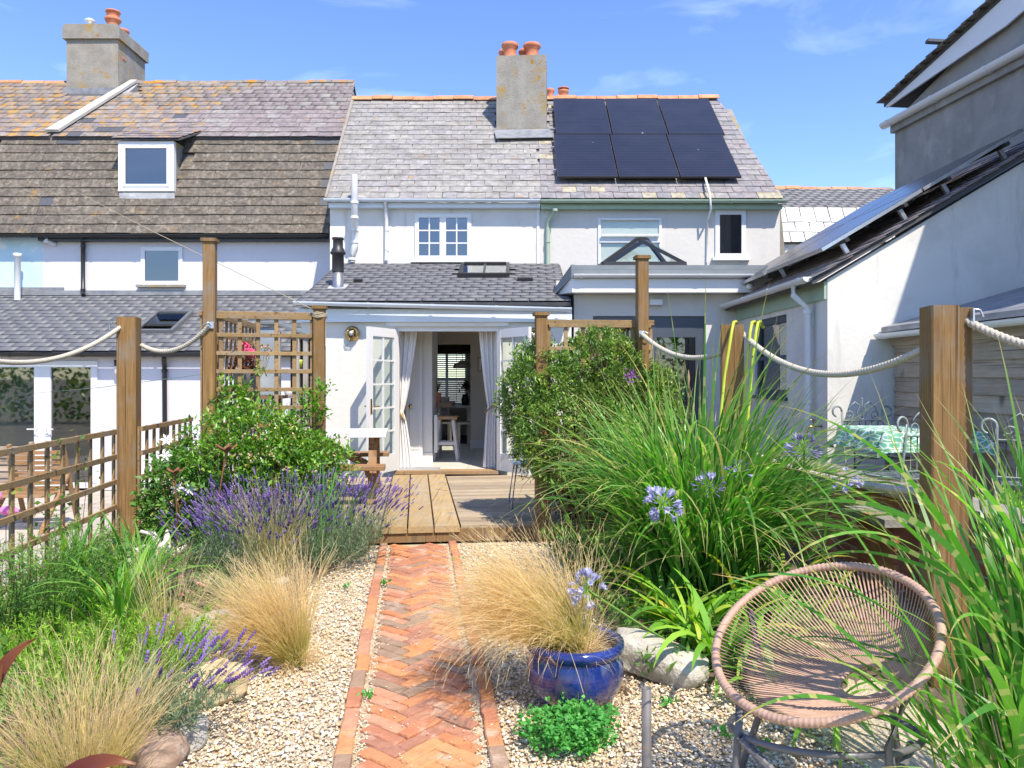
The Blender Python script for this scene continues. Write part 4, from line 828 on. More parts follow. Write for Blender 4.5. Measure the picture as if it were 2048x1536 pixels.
MB().lathe([(.02, 0), (.012, .02), (.028, .04), (.03, .055), (.02, .068), (0, .07)], (PX(822, 11.9), 11.89, PZ(812, 11.9)), 14, axis=(0, -1, 0)).build('door_knob', 'brass', idr)
# dining room behind
YW = 17.6; bx0, bx1, bz0, bz1 = PX(852, YW), PX(934, YW), PZ(812, YW), PZ(704, YW)
bw = wall_with_holes(IX0 - .4, IX1 + .4, zf, 2.62, YW, YW + .2, [(bx0, bx1, bz0, bz1)]); bw.box(IX1 - .2, IX1 - .05, YC + .2, YW, zf, 2.62); bw.box(IX0 - .4, IX0 - .3, YC + .2, YW, zf, 2.62); props(bw.build('dining_wall', 'room_taupe'), kind='structure')
wn_ = thing('dining_window', 'white dining room window behind horizontal slatted blinds', 'window', (bx0, YW, bz0)); window(wn_, bx0, bx1, bz0, bz1, YW + .1, 'paint_white', 'glass', .05, 1, 2, .03, False, None, mull=[PX(893, YW)])
bl = thing('slatted_blind', 'white horizontal slatted blind with dark valance in the dining room', 'blind', (bx0, YW - .08, bz0))
me0 = None; nsl = 26
for i in range(nsl):
    z = bz0 + .02 + (bz1 - bz0) * i / nsl
    if me0 is None: o = MB().obox((0, 0, 0), ux, (0, .82, .57), (0, -.57, .82), bx1 - bx0 + .1, .046, .003).build('slat', 'paint_white', bl); me0 = o.data
    else: o = bpy.data.objects.new('slat', me0); link(o); put(o, bl)
    o.location = ((bx0 + bx1) / 2, YW - .08, z)
MB().box(bx0 - .15, bx1 + .25, YW - .14, YW - .03, bz1 - .02, bz1 + .14).build('valance', 'dark_leather', bl)
for q in (.25, .75): MB().tube([(bx0 + (bx1 - bx0) * q, YW - .11, bz0), (bx0 + (bx1 - bx0) * q, YW - .11, bz1)], .006, 6).build('tape', 'black_metal', bl)
st = thing('bar_stool', 'limewashed bar stool with wooden seat inside the doorway', 'stool', (PX(896, 12.4), 12.4, zf)); sx, sy, sz = PX(893, 12.4), 12.4, PZ(832, 12.4)
MB().box(sx - .18, sx + .18, sy - .17, sy + .17, sz - .045, sz).build('seat', 'wood_oak', st)
for i in (-1, 1):
    for j in (-1, 1): MB().bar((sx + i * .11, sy + j * .1, sz - .05), (sx + i * .19, sy + j * .17, zf + .006), .05, .05, .006, (0, 1, 0)).build('leg', 'limewash', st)
for j in (-1, 1): MB().bar((sx - .16, sy + j * .14, zf + .28), (sx + .16, sy + j * .14, zf + .28), .03, .05).build('stretcher', 'limewash', st)
bt = thing('breakfast_counter', 'wooden breakfast counter top beside the partition inside', 'counter', (PX(880, 13.0), 13.0, zf)); MB().box(pxb + .001, PX(907, 13.0), 12.6, 13.4, PZ(811, 13.0), PZ(804, 13.0)).build('worktop', 'wood_oak', bt); MB().box(pxb + .001, pxb + .03, 12.91, 13.38, zf, PZ(811, 13.0)).build('end_panel', 'room_white', bt)
ap_ = thing('aloe_pot', 'spiky aloe in a square terracotta pot on the counter', 'potted plant', (PX(873, 12.8), 12.8, PZ(804, 12.8)))
zc = PZ(804, 13.0); ac = Vector((PX(873, 12.8), 12.8, zc + .001)); MB().prism([ac + Vector((-.07, -.07, 0)), ac + Vector((.07, -.07, 0)), ac + Vector((.07, .07, 0)), ac + Vector((-.07, .07, 0))], (0, 0, .16)).build('pot', 'terracotta', ap_)
lm_ = leafmat('aloe', [(0, (.08, .13, .07)), (1, (.14, .2, .11))], 0.1)
al = MB()
for i in range(16):
    t = i * 2.4; L = .2 + .1 * ((i * 7) % 5) / 5; d = Vector((math.cos(t) * .45, math.sin(t) * .45, 1)).normalized(); al.tube([ac + UP * .15, ac + UP * .15 + d * L * .5, ac + UP * .15 + d * L], [.013, .010, .001], 5)
al.build('leaves', 'aloe', ap_)
pl = thing('pendant_lamp', 'pale enamel pendant lamp hanging over the dining table', 'lamp', (PX(925, 15.8), 15.8, 2.6)); pc = Vector((PX(925, 15.8), 15.8, PZ(737, 15.8)))
MB().lathe([(.19, 0), (.2, .02), (.17, .10), (.08, .13), (.05, .17), (0, .17)], pc, 24).build('lamp_shade', 'limewash', pl); MB().tube([pc + UP * .16, (pc.x, pc.y, 2.62)], .006, 6).build('cable', 'black_metal', pl)
rd = thing('radiator', 'white panel radiator on the partition beside the bar stool', 'radiator', (pxb, 12.4, zf)); MB().box(pxb + .02, pxb + .07, 12.1, 12.55, zf + .15, zf + .74).build('panel', 'paint_white', rd); MB().tube([(pxb + .045, 12.12, zf + .15), (pxb + .045, 12.12, zf)], .01, 8).build('radiator_pipe', 'steel', rd)
for i in range(9): MB().box(pxb + .07, pxb + .076, 12.13 + i * .047, 12.15 + i * .047, zf + .18, zf + .71).build('fin', 'paint_white', rd)
dt = thing('dining_table', 'pale dining table under the pendant lamp', 'table', (PX(905, 15.8), 15.8, zf)); MB().box(PX(880, 15.8), PX(945, 15.8), 15.3, 16.5, zf + .72, zf + .76).build('tabletop', 'limewash', dt)
for i in (0, 1):
    for j in (0, 1): MB().bar((PX(884, 15.8) + i * .57, 15.36 + j * 1.05, zf), (PX(884, 15.8) + i * .57, 15.36 + j * 1.05, zf + .72), .06, .06).build('leg', 'limewash', dt)
def dchair(px, Y, label, rot):
    c = Vector((PX(px, Y), Y, zf + .001)); t = thing('dining_chair', label, 'chair', c, 'dining chairs')
    R = lambda x, y, z: c + Vector((x * math.cos(rot) - y * math.sin(rot), x * math.sin(rot) + y * math.cos(rot), z)); e1 = (math.cos(rot), math.sin(rot), 0); e2 = (-math.sin(rot), math.cos(rot), 0)
    MB().obox(R(0, 0, .45), e1, e2, UP, .40, .40, .035).build('seat', 'limewash', t)
    for x in (-.17, .17):
        MB().bar(R(x, -.17, 0), R(x, -.17, .44), .04, .04).build('leg', 'limewash', t); MB().bar(R(x, .17, 0), R(x, .20, .95), .04, .04).build('back_leg', 'limewash', t)
    for z in (.62, .76, .90): MB().obox(R(0, .19, z), e1, e2, UP, .34, .018, .06).build('back_slat', 'limewash', t)
dchair(934, 14.9, 'white ladder-back dining chair at the right of the doorway view', -1.4); dchair(882, 15.0, 'white dining chair behind the bar stool', 0.2)
fpl = thing('flower_vase', 'dark bunch of foliage on the dining table by the window', 'potted plant', (PX(930, 15.9), 15.9, zf + .76)); fv = Vector((PX(930, 15.9), 15.9, zf + .761)); MB().lathe([(0, 0), (.06, 0), (.08, .1), (.05, .2), (.06, .22)], fv, 14).build('vase', 'dark_leather', fpl)
fb = MB()
for i in range(90):
    d = Vector(rng.normal(0, 1, 3)).normalized(); q = fv + UP * .38 + d * rng.uniform(.04, .17); a = Vector(rng.normal(0, 1, 3)).normalized() * .035; b = d.cross(a).normalized() * .02; fb.add([q - a, q + b, q + a, q - b], [(0, 1, 2, 3)])
fb.build('foliage', leafmat('dark_leaf', [(0, (.02, .03, .02)), (1, (.05, .05, .04))], .1), fpl)
pf = thing('picture_frame', 'small framed picture on the taupe wall behind the right curtain', 'picture', (PX(962, YC), YC, PZ(729, YC))); q = at(962, 729, YC - .012); MB().box(q.x - .06, q.x + .02, q.y - .01, YC, q.z - .13, q.z + .13).build('frame', 'wood_oak', pf); MB().box(q.x - .045, q.x + .01, q.y - .013, q.y - .0101, q.z - .115, q.z + .115).build('print', 'room_white', pf)
# curtains tied back with rope
def tied(x0, x1, xt0, xt1, xb0, xb1, tie, label):
    z0, z1 = zf + .02, DT - .01; zt_ = PZ(tie, 11.2)
    def pinch(t):
        z = z0 + (z1 - z0) * t
        if z > zt_: q = ((z - zt_) / (z1 - zt_)) ** .75; return xt0 + (x0 - xt0) * q, xt1 + (x1 - xt1) * q
        q = ((zt_ - z) / (zt_ - z0)) ** .6; return xt0 + (xb0 - xt0) * q, xt1 + (xb1 - xt1) * q
    t = thing('curtain', label, 'curtain', ((x0 + x1) / 2, 11.25, zf), 'white curtains at the French doors')
    V, Fq = curtain_mesh(x0, x1, z0, z1, 11.25, .026, 4, 90, pinch, 40); np_obj('drape', V, Fq, MATS['curtain'], t, smooth=True)
    xa, xb = (xt0, xt1); MB().tube([(xa - .02 if xa < -1 else xa - .03, 11.22, zt_ + (.10 if xa < -1 else -.09)), ((xa + xb) / 2, 11.20, zt_), (xb + .03, 11.22, zt_ - (.10 if xa < -1 else -.09))], .016, 8).build('tie_back', 'jute', t)
mat('jute', (0.40, 0.27, 0.12), (0.50, 0.36, 0.18), 0.9, 60)
tied(PX(793, 11.25), PX(835, 11.25), PX(796, 11.25), PX(806, 11.25), PX(795, 11.25), PX(825, 11.25), 826, 'white curtain tied back at the left of the doorway')
tied(PX(957, 11.25), PX(995, 11.25), PX(975, 11.25), PX(993, 11.25), PX(966, 11.25), PX(992, 11.25), 812, 'white curtain tied back at the right of the doorway')
MB_ = MB().box(PX(793, 11.1), PX(878, 11.1), 10.97, 11.35, zf + .007, zf + .017).build('door_mat', 'lead'); props(MB_, 'pale door mat just inside the threshold', 'mat')

# ================================================================ grounds
mat('soil', (0.10, 0.075, 0.05), (0.16, 0.12, 0.08), 0.95, 18, 0.8, 30, spots=[((0.30, 0.26, 0.20), 25, 0.62, 0.70)])
mat('earth', (0.20, 0.18, 0.13), (0.27, 0.24, 0.18), 0.95, 1.2, 0.4, 6)
mat('gravel_bed', (0.52, 0.41, 0.26), (0.74, 0.64, 0.47), 0.95, 70, 0.9, 90, spots=[((0.25, 0.19, 0.12), 60, 0.60, 0.66)])
mat('paving', (0.42, 0.37, 0.30), (0.52, 0.46, 0.39), 0.9, 5, 0.4, 30, spots=[((0.30, 0.26, 0.22), 7, 0.58, 0.70)], jitter=0.12)
gr = MB().add([(-400, -400, -.36), (400, -400, -.36), (400, 400, -.36), (-400, 400, -.36)], [(0, 1, 2, 3)]).build('ground', 'earth'); props(gr, kind='structure')
def gquad(x0, x1, y0, y1, z0, z1, name, m):
    return props(MB().prism([g(x0, y0, z0), g(x1, y0, z0), g(x1, y1, z0), g(x0, y1, z0)], (0, 0, z1 - z0)).build(name, m), kind='structure')
gquad(-2.75, 3.30, -2.5, 10.4, -.36, -.012, 'garden_soil', 'soil')
gravel_sheet = props(MB().add([g(-2.2, -2, -.006), g(2.3, -2, -.006), g(2.3, 7.05, -.006), g(-2.2, 7.05, -.006)], [(0, 1, 2, 3)]).build('gravel_path', 'gravel_bed'), kind='structure')
lp = props(MB().box(PX(-200, YG), PX(600, YG), 6.5, YG - .002, -.355, -.31).build('left_patio', 'paving'), kind='structure')
me0 = None
for i in range(10):
    for j in range(9):
        if me0 is None: o = MB().box(-.295, .295, -.295, .295, 0, .03).build('paving_slab', 'paving', lp); me0 = o.data
        else: o = bpy.data.objects.new('paving_slab', me0); link(o); put(o, lp)
        o.location = (-8.2 + i * .605 + .2 * (j % 2), 6.9 + j * .605, -.31 + .004 * math.sin(i * 3 + j))
rp = props(MB().prism([(2.72, 4.0, -.3), (5.3, 4.0, -.3), (5.3, YN, -.3), (2.55, YN, -.3)], (0, 0, .64)).build('right_patio', 'paving'), kind='structure')
PZR = .34
# raised planting mounds of the two borders
def mound(name, x0, x1, y0, y1, h, seed, n=40):
    r = np.random.default_rng(seed); V = []; u = np.linspace(0, 1, n)
    ph = r.uniform(0, 6, 6)
    for b in u:
        for a in u:
            e = min(a, 1 - a, b, 1 - b) * 6; e = min(1, e); e = e * e * (3 - 2 * e)
            q = g(x0 + (x1 - x0) * a + .08 * math.sin(9 * b + ph[0]), y0 + (y1 - y0) * b + .06 * math.sin(8 * a + ph[1])); z = -.02 + h * e * (1 + .25 * math.sin(11 * a + ph[2]) * math.sin(9 * b + ph[3])) + r.normal(0, .006)
            V.append((q.x, q.y, z))
    Fq = [(j * n + i, j * n + i + 1, (j + 1) * n + i + 1, (j + 1) * n + i) for j in range(n - 1) for i in range(n - 1)]
    return np_obj(name, V, Fq, MATS['soil'], None, smooth=True, kind='structure')
mound('left_bed', -2.62, -1.05, 1.6, 4.6, .13, 1); mound('left_bed', -2.62, -.62, 4.4, 7.0, .12, 2); mound('right_bed', 1.05, 2.6, 3.4, 6.95, .08, 3)

# ================================================================ brick path in herringbone with brick kerbs
BR = [(0.56, 0.24, 0.105), (0.49, 0.21, 0.115), (0.62, 0.285, 0.115), (0.43, 0.205, 0.13), (0.58, 0.30, 0.18), (0.36, 0.245, 0.165), (0.60, 0.265, 0.12), (0.50, 0.235, 0.14), (0.54, 0.22, 0.11), (0.62, 0.31, 0.135)]
mat('brick', None, (0.84, 0.80, 0.78), 0.9, 16, 0.5, 70, palette=BR, spots=[((0.62, 0.48, 0.37), 7, 0.56, 0.76), ((0.27, 0.19, 0.14), 9, 0.60, 0.78), ((0.20, 0.18, 0.12), 2.0, 0.62, 0.80)])
def brick_meshes(l, w, h, n, m, name='brick'):
    out = []
    for k in range(n):
        e = .005; V = []
        for z, s in ((-h, 0), (-e * 1.2, 0), (0, e)):
            nx = 5
            xs = np.linspace(-l / 2 + s, l / 2 - s, nx)
            for x in xs: V.append((x + rng.normal(0, .001), -w / 2 + s + rng.normal(0, .0015), z + rng.normal(0, .0008)))
            for x in xs[::-1]: V.append((x + rng.normal(0, .001), w / 2 - s + rng.normal(0, .0015), z + rng.normal(0, .0008)))
        m_ = 10; Fq = [(a * m_ + i, a * m_ + (i + 1) % m_, (a + 1) * m_ + (i + 1) % m_, (a + 1) * m_ + i) for a in range(2) for i in range(m_)]; b = 2 * m_
        Fq += [(b + i, b + i + 1, b + m_ - 2 - i, b + m_ - 1 - i) for i in range(4)]
        me = bpy.data.meshes.new(name); me.from_pydata(V, [], Fq); me.materials.append(MATS[m]); out.append(me)
    return out
pth = thing('brick_path', 'herringbone path of old orange bricks leading from the camera to the deck', 'path', g(0.02, 4.5, 0))
bm_ = brick_meshes(.213, .066, .06, 6, 'brick'); PW = .285; pc0 = .02; Y0P, Y1P = 2.0, 6.98
def lay(me, x, y, ang, z, tilt=.012):
    o = bpy.data.objects.new('brick', me); link(o); q = g(x, y, z); M = Matrix.Translation(q) @ Matrix.Rotation(TH + ang, 4, 'Z') @ Matrix.Rotation(rng.normal(0, tilt), 4, 'X') @ Matrix.Rotation(rng.normal(0, tilt * .6), 4, 'Y')
    put(o, pth); o.matrix_basis = M; return o
# double herringbone at 45 degrees
bl_, bw_ = .219, .073; c45 = math.sqrt(.5)
nb_ = 0
def herring():
    n = 3; out = []
    for a in range(-20, 110):
        for b in range(-3, 4):
            x = a + 2 * n * b; out.append(((x + n / 2) * bw_, (a + .5) * bw_, 0)); out.append(((x + n + .5) * bw_, (a + 1 - n / 2) * bw_, 1))
    return out
seen = set()
for (u, v, o_) in herring():
    x = (u - v) * c45 + pc0 - .052; y = (u + v) * c45 + 2.0
    if not (pc0 - PW + .060 < x < pc0 + PW - .060 and Y0P < y < Y1P - .04): continue
    key = (round(x, 2), round(y, 2), o_)
    if key in seen: continue
    seen.add(key); ang = rad(45) + (rad(90) if o_ else 0); nb_ += 1
    lay(bm_[int(rng.integers(6))], x + rng.normal(0, .002), y + rng.normal(0, .002), ang + rng.normal(0, .012), .012 + rng.normal(0, .002))
km = brick_meshes(.212, .068, .06, 4, 'brick')
for sgn in (-1, 1):
    y = Y0P
    while y < Y1P: lay(km[int(rng.integers(4))], pc0 + sgn * (PW + .022) + rng.normal(0, .003), y + .106, rad(90) + rng.normal(0, .01), .022 + rng.normal(0, .003)); y += .222
props(MB().add([g(pc0 - PW, Y0P - .1, -.002), g(pc0 + PW, Y0P - .1, -.002), g(pc0 + PW, Y1P, -.002), g(pc0 - PW, Y1P, -.002)], [(0, 1, 2, 3)]).build('path_bedding', 'gravel_bed', pth))

# loose gravel: every pebble its own little solid
def pebbles(name, n, boxes, smin, smax, seed, zlift=0.0, cols=None):
    r = np.random.default_rng(seed); P = []
    tot = sum((b[1] - b[0]) * (b[3] - b[2]) * b[4] for b in boxes)
    for (x0, x1, y0, y1, wgt) in boxes:
        k = int(n * (x1 - x0) * (y1 - y0) * wgt / tot); yy = r.uniform(0, 1, k) ** 1.35 * (y1 - y0) + y0; P.append(np.stack([r.uniform(x0, x1, k), yy], 1))
    P = np.concatenate(P); n = len(P)
    base = np.array([(1, 0, 0), (.3, .95, 0), (-.8, .6, 0), (-.8, -.6, 0), (.3, -.95, 0), (.35, .2, .8), (-.4, .1, .75), (0, -.1, -.7)]); Fq = np.array([(0, 1, 5), (1, 6, 5), (1, 2, 6), (2, 3, 6), (3, 4, 6), (4, 5, 6), (4, 0, 5), (1, 0, 7), (2, 1, 7), (3, 2, 7), (4, 3, 7), (0, 4, 7)])
    s = np.exp(r.uniform(np.log(smin), np.log(smax), n)) / 2; sc = np.stack([s * r.uniform(.9, 1.4, n), s * r.uniform(.7, 1.05, n), s * r.uniform(.5, .8, n)], 1)
    V = base[None] * (1 + r.normal(0, .14, (n, 8, 3))) * sc[:, None, :]; a = r.uniform(0, 6.28, n); b = r.normal(0, .35, n)
    x, y, z = V[..., 0], V[..., 1], V[..., 2]; y, z = y * np.cos(b)[:, None] - z * np.sin(b)[:, None], y * np.sin(b)[:, None] + z * np.cos(b)[:, None]
    x, y = x * np.cos(a)[:, None] - y * np.sin(a)[:, None], x * np.sin(a)[:, None] + y * np.cos(a)[:, None]
    wx = P[:, 0] * CT - P[:, 1] * ST; wy = P[:, 0] * ST + P[:, 1] * CT
    V = np.stack([x + wx[:, None], y + wy[:, None], z + (s * .35 + r.uniform(-.004, .008, n) + zlift)[:, None]], -1).reshape(-1, 3)
    Fa = (Fq[None] + (np.arange(n) * 8)[:, None, None]).reshape(-1, 3)
    return np_obj(name, V, Fa, MATS['pebble'], None, {'v': np.repeat(r.random(n), 8)}, kind='stuff')
mat('pebble', None, (0.80, 0.78, 0.75), 0.75, 60, palette=[(0.84, 0.73, 0.54), (0.76, 0.61, 0.40), (0.88, 0.80, 0.64), (0.64, 0.47, 0.28), (0.80, 0.68, 0.49), (0.90, 0.85, 0.74), (0.46, 0.38, 0.29), (0.78, 0.56, 0.32), (0.86, 0.78, 0.62)])
KX = PW + .060
gv_ = pebbles('gravel', 60000, [(-1.55, pc0 - KX, 2.2, 6.95, 1.0), (pc0 + KX, 1.75, 2.2, 6.95, 1.0)], .007, .026, 5)
gv2 = pebbles('joint_gravel', 2600, [(pc0 - PW - .005, pc0 - PW + .065, 2.0, 6.95, 1), (pc0 + PW - .065, pc0 + PW + .005, 2.0, 6.95, 1)], .006, .014, 6, .004)
gv3 = pebbles('stray_gravel', 260, [(pc0 - KX, pc0 + KX, 2.0, 6.95, 1)], .005, .012, 7, .018)
for o, l in ((gv_, 'pale golden gravel either side of the brick path'), (gv2, 'gravel filling the joints along the path edges'), (gv3, 'stray pebbles scattered over the path bricks')): props(o, l, 'gravel')

# ================================================================ deck
woodmat('wood_deck', (0.46, 0.37, 0.25), (0.29, 0.22, 0.145), (1.2, 26, 26), 0.8, 0.22, knots=False); woodmat('wood_sleeper', (0.53, 0.39, 0.205), (0.36, 0.245, 0.115), (22, 1.2, 22), 0.8, 0.10)
woodmat('wood_post', (0.31, 0.185, 0.07), (0.13, 0.068, 0.024), (26, 26, 1.0), 0.8, 0.12); woodmat('wood_trellis', (0.37, 0.25, 0.12), (0.25, 0.155, 0.07), (9, 9, 9), 0.85, 0.14, knots=False); woodmat('wood_old', (0.33, 0.21, 0.10), (0.20, 0.12, 0.055), (20, 20, 1.0), 0.85, 0.12)
woodmat('wood_teak', (0.40, 0.23, 0.10), (0.26, 0.14, 0.06), (1.5, 12, 12), 0.7, 0.12)
DKY = 7.02; dk = thing('timber_deck', 'raised timber deck with three wide centre boards in front of the doors', 'deck', g(0, DKY, 0))
sl0, sl1 = -.315, .40; ye = 10.55
def gbox(x0, x1, y0, y1, z0, z1, ch=.004):
    mb = MB(); return mb.bar(g(x0, (y0 + y1) / 2, (z0 + z1) / 2), g(x1, (y0 + y1) / 2, (z0 + z1) / 2), y1 - y0, z1 - z0, ch)
for i in range(3):
    a = sl0 + i * (sl1 - sl0) / 3; MB().bar(g(a + (sl1 - sl0) / 6, DKY - .03, DZ - .03), g(a + (sl1 - sl0) / 6, ye + .1, DZ - .03), (sl1 - sl0) / 3 - .012, .06, .006).build('wide_board', 'wood_sleeper', dk)
pitch = .128; n_ = int((ye - DKY) / pitch)
for i in range(n_):
    ya = DKY + .005 + i * pitch
    for (xa, xb) in ((-1.95, sl0 - .008), (sl1 + .008, 2.15)):
        gbox(xa, xb, ya, ya + pitch - .011, DZ - .035, DZ - .003).build('deck_board', 'wood_deck', dk)
MB().bar(g(-1.95, DKY + .01, .075), g(2.15, DKY + .01, .075), .04, .118, .003).build('front_fascia', 'wood_old', dk)
for x in (-1.8, -.7, .6, 1.9): MB().bar(g(x, DKY + .06, .06), g(x, ye, .06), .05, .12).build('joist', 'wood_old', dk)

# ================================================================ rope posts
def capped_post(px, Y, top, label, base=0.0, w=.105, cap=True, m='wood_post', group='posts round the deck'):
    c = Vector((PX(px, Y), Y, base)); t = thing('deck_post', label, 'post', c, group); h = PZ(top, Y)
    MB().bar(c, (c.x, c.y, h - (.03 if cap else 0)), w, w, .006, GV).build('shaft', m, t)
    if cap: MB().bar((c.x, c.y, h - .03), (c.x, c.y, h), w + .035, w + .035, .008, GV).build('post_cap', m, t)
    return t, c, h
P2t, P2, P2h = capped_post(420, 7.0, 478, 'tall capped post at the left trellis corner, with rope and clothes line')
P3t, P3, P3h = capped_post(639, 7.25, 612, 'capped post at the right end of the left trellis panel')
P4t, P4, P4h = capped_post(1082, 7.05, 625, 'capped post growing out of the rounded bush, left end of right trellis')
P5t, P5, P5h = capped_post(1284, 7.05, 512, 'tall capped post behind the zebra grass with rope fixed to it', w=.10)
def big_post(px, Y, top, w, d, label, rot=TH, extra=None):
    c = Vector((PX(px, Y), Y, 0)); t = thing('rope_post', label, 'post', c, 'thick rope posts'); h = PZ(top, Y); e1 = Vector((math.cos(rot), math.sin(rot), 0)); e2 = Vector((-math.sin(rot), math.cos(rot), 0))
    MB().bar(c - UP * .05, (c.x, c.y, h), w, d, .008, e2).build('shaft', 'wood_post', t)
    if extra: MB().bar(c + e1 * (w / 2 + extra / 2 + .001) + e2 * .02 - UP * .05, c + e1 * (w / 2 + extra / 2 + .001) + e2 * .02 + UP * (h - .01), extra, d - .01, .006, e2).build('second_shaft', 'wood_post', t)
    return t, c, h
P1t, P1, P1h = big_post(258, 7.2, 635, .17, .17, 'thick square post at the left fence with rope either side', rad(9))
P6t, P6, P6h = big_post(1464, 5.9, 650, .17, .15, 'thick post behind the zebra grass with yellow hose hung over it', rad(-14))
P7t, P7, P7h = big_post(1878, 3.85, 613, .13, .16, 'thickest double post in the right foreground with rope ends', rad(-7), .07)
# ropes
mat('rope', (0.50, 0.45, 0.36), (0.64, 0.59, 0.50), 0.9, 120, 0.5, 300)
def rope(a, b, sag, label, r=.020, cut=1.0):
    pth_ = rope_path(a, b, sag, 60); pth_ = pth_[:int(60 * cut)]; V, Fq = rope_mesh(pth_, r, .026); o = np_obj('rope', V, Fq, MATS['rope'], None, smooth=True); props(o, label, 'rope', 'ropes between the posts'); return o
L0_ = at(-150, 700, 5.6)
rope(at(-230, 640, 5.0), at(240, 655, 7.12), .30, 'thick pale rope swagged from the left edge to the fence post')
rope(at(283, 690, 7.25), at(418, 652, 6.93), .13, 'short rope from the fence post to the tall trellis post')
rope(at(1284, 668, 6.98), at(1452, 702, 5.86), .12, 'rope from the tall right post to the hose post')
rope(at(1486, 668, 5.86), at(1862, 690, 3.88), .22, 'rope swag between the hose post and the foreground post')
rope(at(1930, 640, 3.80), at(2400, 690, 3.0), .10, 'rope leaving the foreground post towards the right edge')
rope(at(1500, 905, 5.80), at(1862, 985, 3.88), .05, 'low rope just above the brick wall coping')
def staple(c, d, label):
    t = thing('rope_bracket', label, 'bracket', c, 'rope brackets'); MB().obox(c, GU, GV, UP, .055, .006, .06).build('plate', 'steel', t)
    MB().tube([c + UP * .0 - GV * .004, c - GV * .05 + d * .01 + UP * .02, c - GV * .055 + d * .05 + UP * .0, c - GV * .03 + d * .055 - UP * .03], .006, 8).build('hook', 'steel', t)
staple(at(421, 650, 6.935), GU * -1, 'galvanised rope bracket on the tall left post'); staple(at(1284, 668, 6.99), GU, 'galvanised rope bracket on the tall right post')
c = at(1936, 632, 3.80); t = thing('rope_ring', 'steel ring plate on the right side of the foreground post', 'bracket', c); MB().obox(c, (0, 1, 0), (1, 0, 0), UP, .1, .008, .07).build('plate', 'steel', t); MB().tube([c + UP * .01, c + Vector((.03, 0, .035)), c + Vector((.06, 0, .03)), c + Vector((.075, 0, -.005))], .006, 8).build('ring', 'steel', t)
c = at(229, 658, 7.11); t = thing('rope_ring', 'steel ring on the left side of the fence post', 'bracket', c); MB().tube([c + Vector((.02, 0, .06)), c + Vector((-.02, 0, .06)), c + Vector((-.045, 0, .03)), c + Vector((-.04, 0, -.01))], .006, 8).build('ring', 'steel', t)
# hose over the post
mat('hose', (0.42, 0.48, 0.03), (0.48, 0.55, 0.05), 0.4, 20, spots=[((0.04, 0.05, 0.03), 26, 0.66, 0.67)])
hs = thing('garden_hose', 'yellow green garden hose looped over the thick post', 'hose', at(1470, 648, 5.7))
for px_, dx_, yb in ((1463, -14, 760), (1500, -8, 745), (1512, -12, 790)):
    MB().tube([at(px_ + 14, 655, 5.98), at(px_ + 9, 643, 5.90), at(px_ + 4, 645, 5.79), at(px_, 665, 5.75), at(px_ + dx_ * .5, 710, 5.74), at(px_ + dx_, yb - 5, 5.72), at(px_ + dx_ * 1.8, yb + 110, 5.66)], .0115, 10).build('coil', 'hose', hs)

# ================================================================ trellis panels
def trellis(name, label, a, b, z0, z1, step_h, step_v, slat=.045, rails=None, group='trellis panels', top=None, frame_w=.05):
    """a, b: ends on plan; verticals behind, rails in front, one object for each slat"""
    a = Vector(a); b = Vector(b); d = b - a; L = d.length; d.normalize(); side = d.cross(UP); t = thing(name, label, 'trellis', (a + b) / 2 + UP * z0, group)
    side = side if side.y < 0 or side.x > .5 else -side
    n = max(2, round(L / step_v)); me = None
    for i in range(n + 1):
        c = a + d * (L * i / n)
        MB().bar(c + UP * z0, c + UP * (z1 - .01), slat, .02, .002, side).build('upright_slat', 'wood_trellis', t)
    zz = z1 - slat / 2 - .01
    while zz > z0 + .03:
        MB().bar(a + side * .021 + UP * zz, b + side * .021 + UP * zz, .02, slat, .002).build('cross_slat', 'wood_trellis', t); zz -= step_h
    if top: MB().bar(a - d * .03 + UP * z1, b + d * .03 + UP * z1, .06, top, .004).build('top_rail', 'wood_trellis', t)
    return t
trellis('fence_trellis', 'low trellis fence running from the left edge to the thick post', g(-2.70, 4.3), g(-2.70, 7.32), -.05, 1.05, .225, .245)
trellis('fence_trellis', 'short trellis fence behind the thick left post', g(-2.56, 7.55), g(-2.56, 9.2), -.05, 1.06, .225, .20)
tz = PZ(622, 7.0)
trellis('trellis_panel', 'tall square trellis panel between the two left capped posts', Vector((PX(405, 7.02), 7.02, 0)), Vector((P3.x - .07, P3.y, 0)), .18, tz - .02, .167, .172, .036, top=.045)
trellis('trellis_panel', 'trellis return panel running back along the left deck edge', Vector((P2.x + .02, P2.y + .12, 0)), Vector((P2.x + .02 - .26, P2.y + 2.1, 0)), .18, tz - .02, .167, .19, .036, top=.045)
tz5 = PZ(645, 7.05)
trellis('trellis_panel', 'trellis panel above the rounded bush between the right capped posts', Vector((P4.x + .07, P4.y, 0)), Vector((P5.x + .09, P5.y + .08, 0)), .18, tz5, .21, .165, .035, top=.05)
trellis('trellis_panel', 'trellis return panel running back along the right deck edge', Vector((P5.x - .02, P5.y + .14, 0)), Vector((P5.x - .30, P5.y + 2.3, 0)), .18, tz5, .21, .17, .035, top=.05)
mat('cord', (0.42, 0.36, 0.26), None, 0.9); mat('cord_green', (0.10, 0.16, 0.14), None, 0.6)
cl = MB().tube([at(-80, 262, 12.5), at(300, 460, 9.6), P3 + UP * (P3h - .06) + Vector((0, -.06, 0))], .004, 5).build('clothes_line', 'cord'); props(cl, 'thin cord stretched from the left roof down to the trellis post', 'cord')
kn = MB()
for i in range(4): kn.tube([P3 + UP * (P3h - .07 - i * .012) + Vector((math.cos(q) * .07, math.sin(q) * .07, .006 * math.sin(3 * q + i))) for q in np.linspace(0, 6.28, 13)], .005, 5)
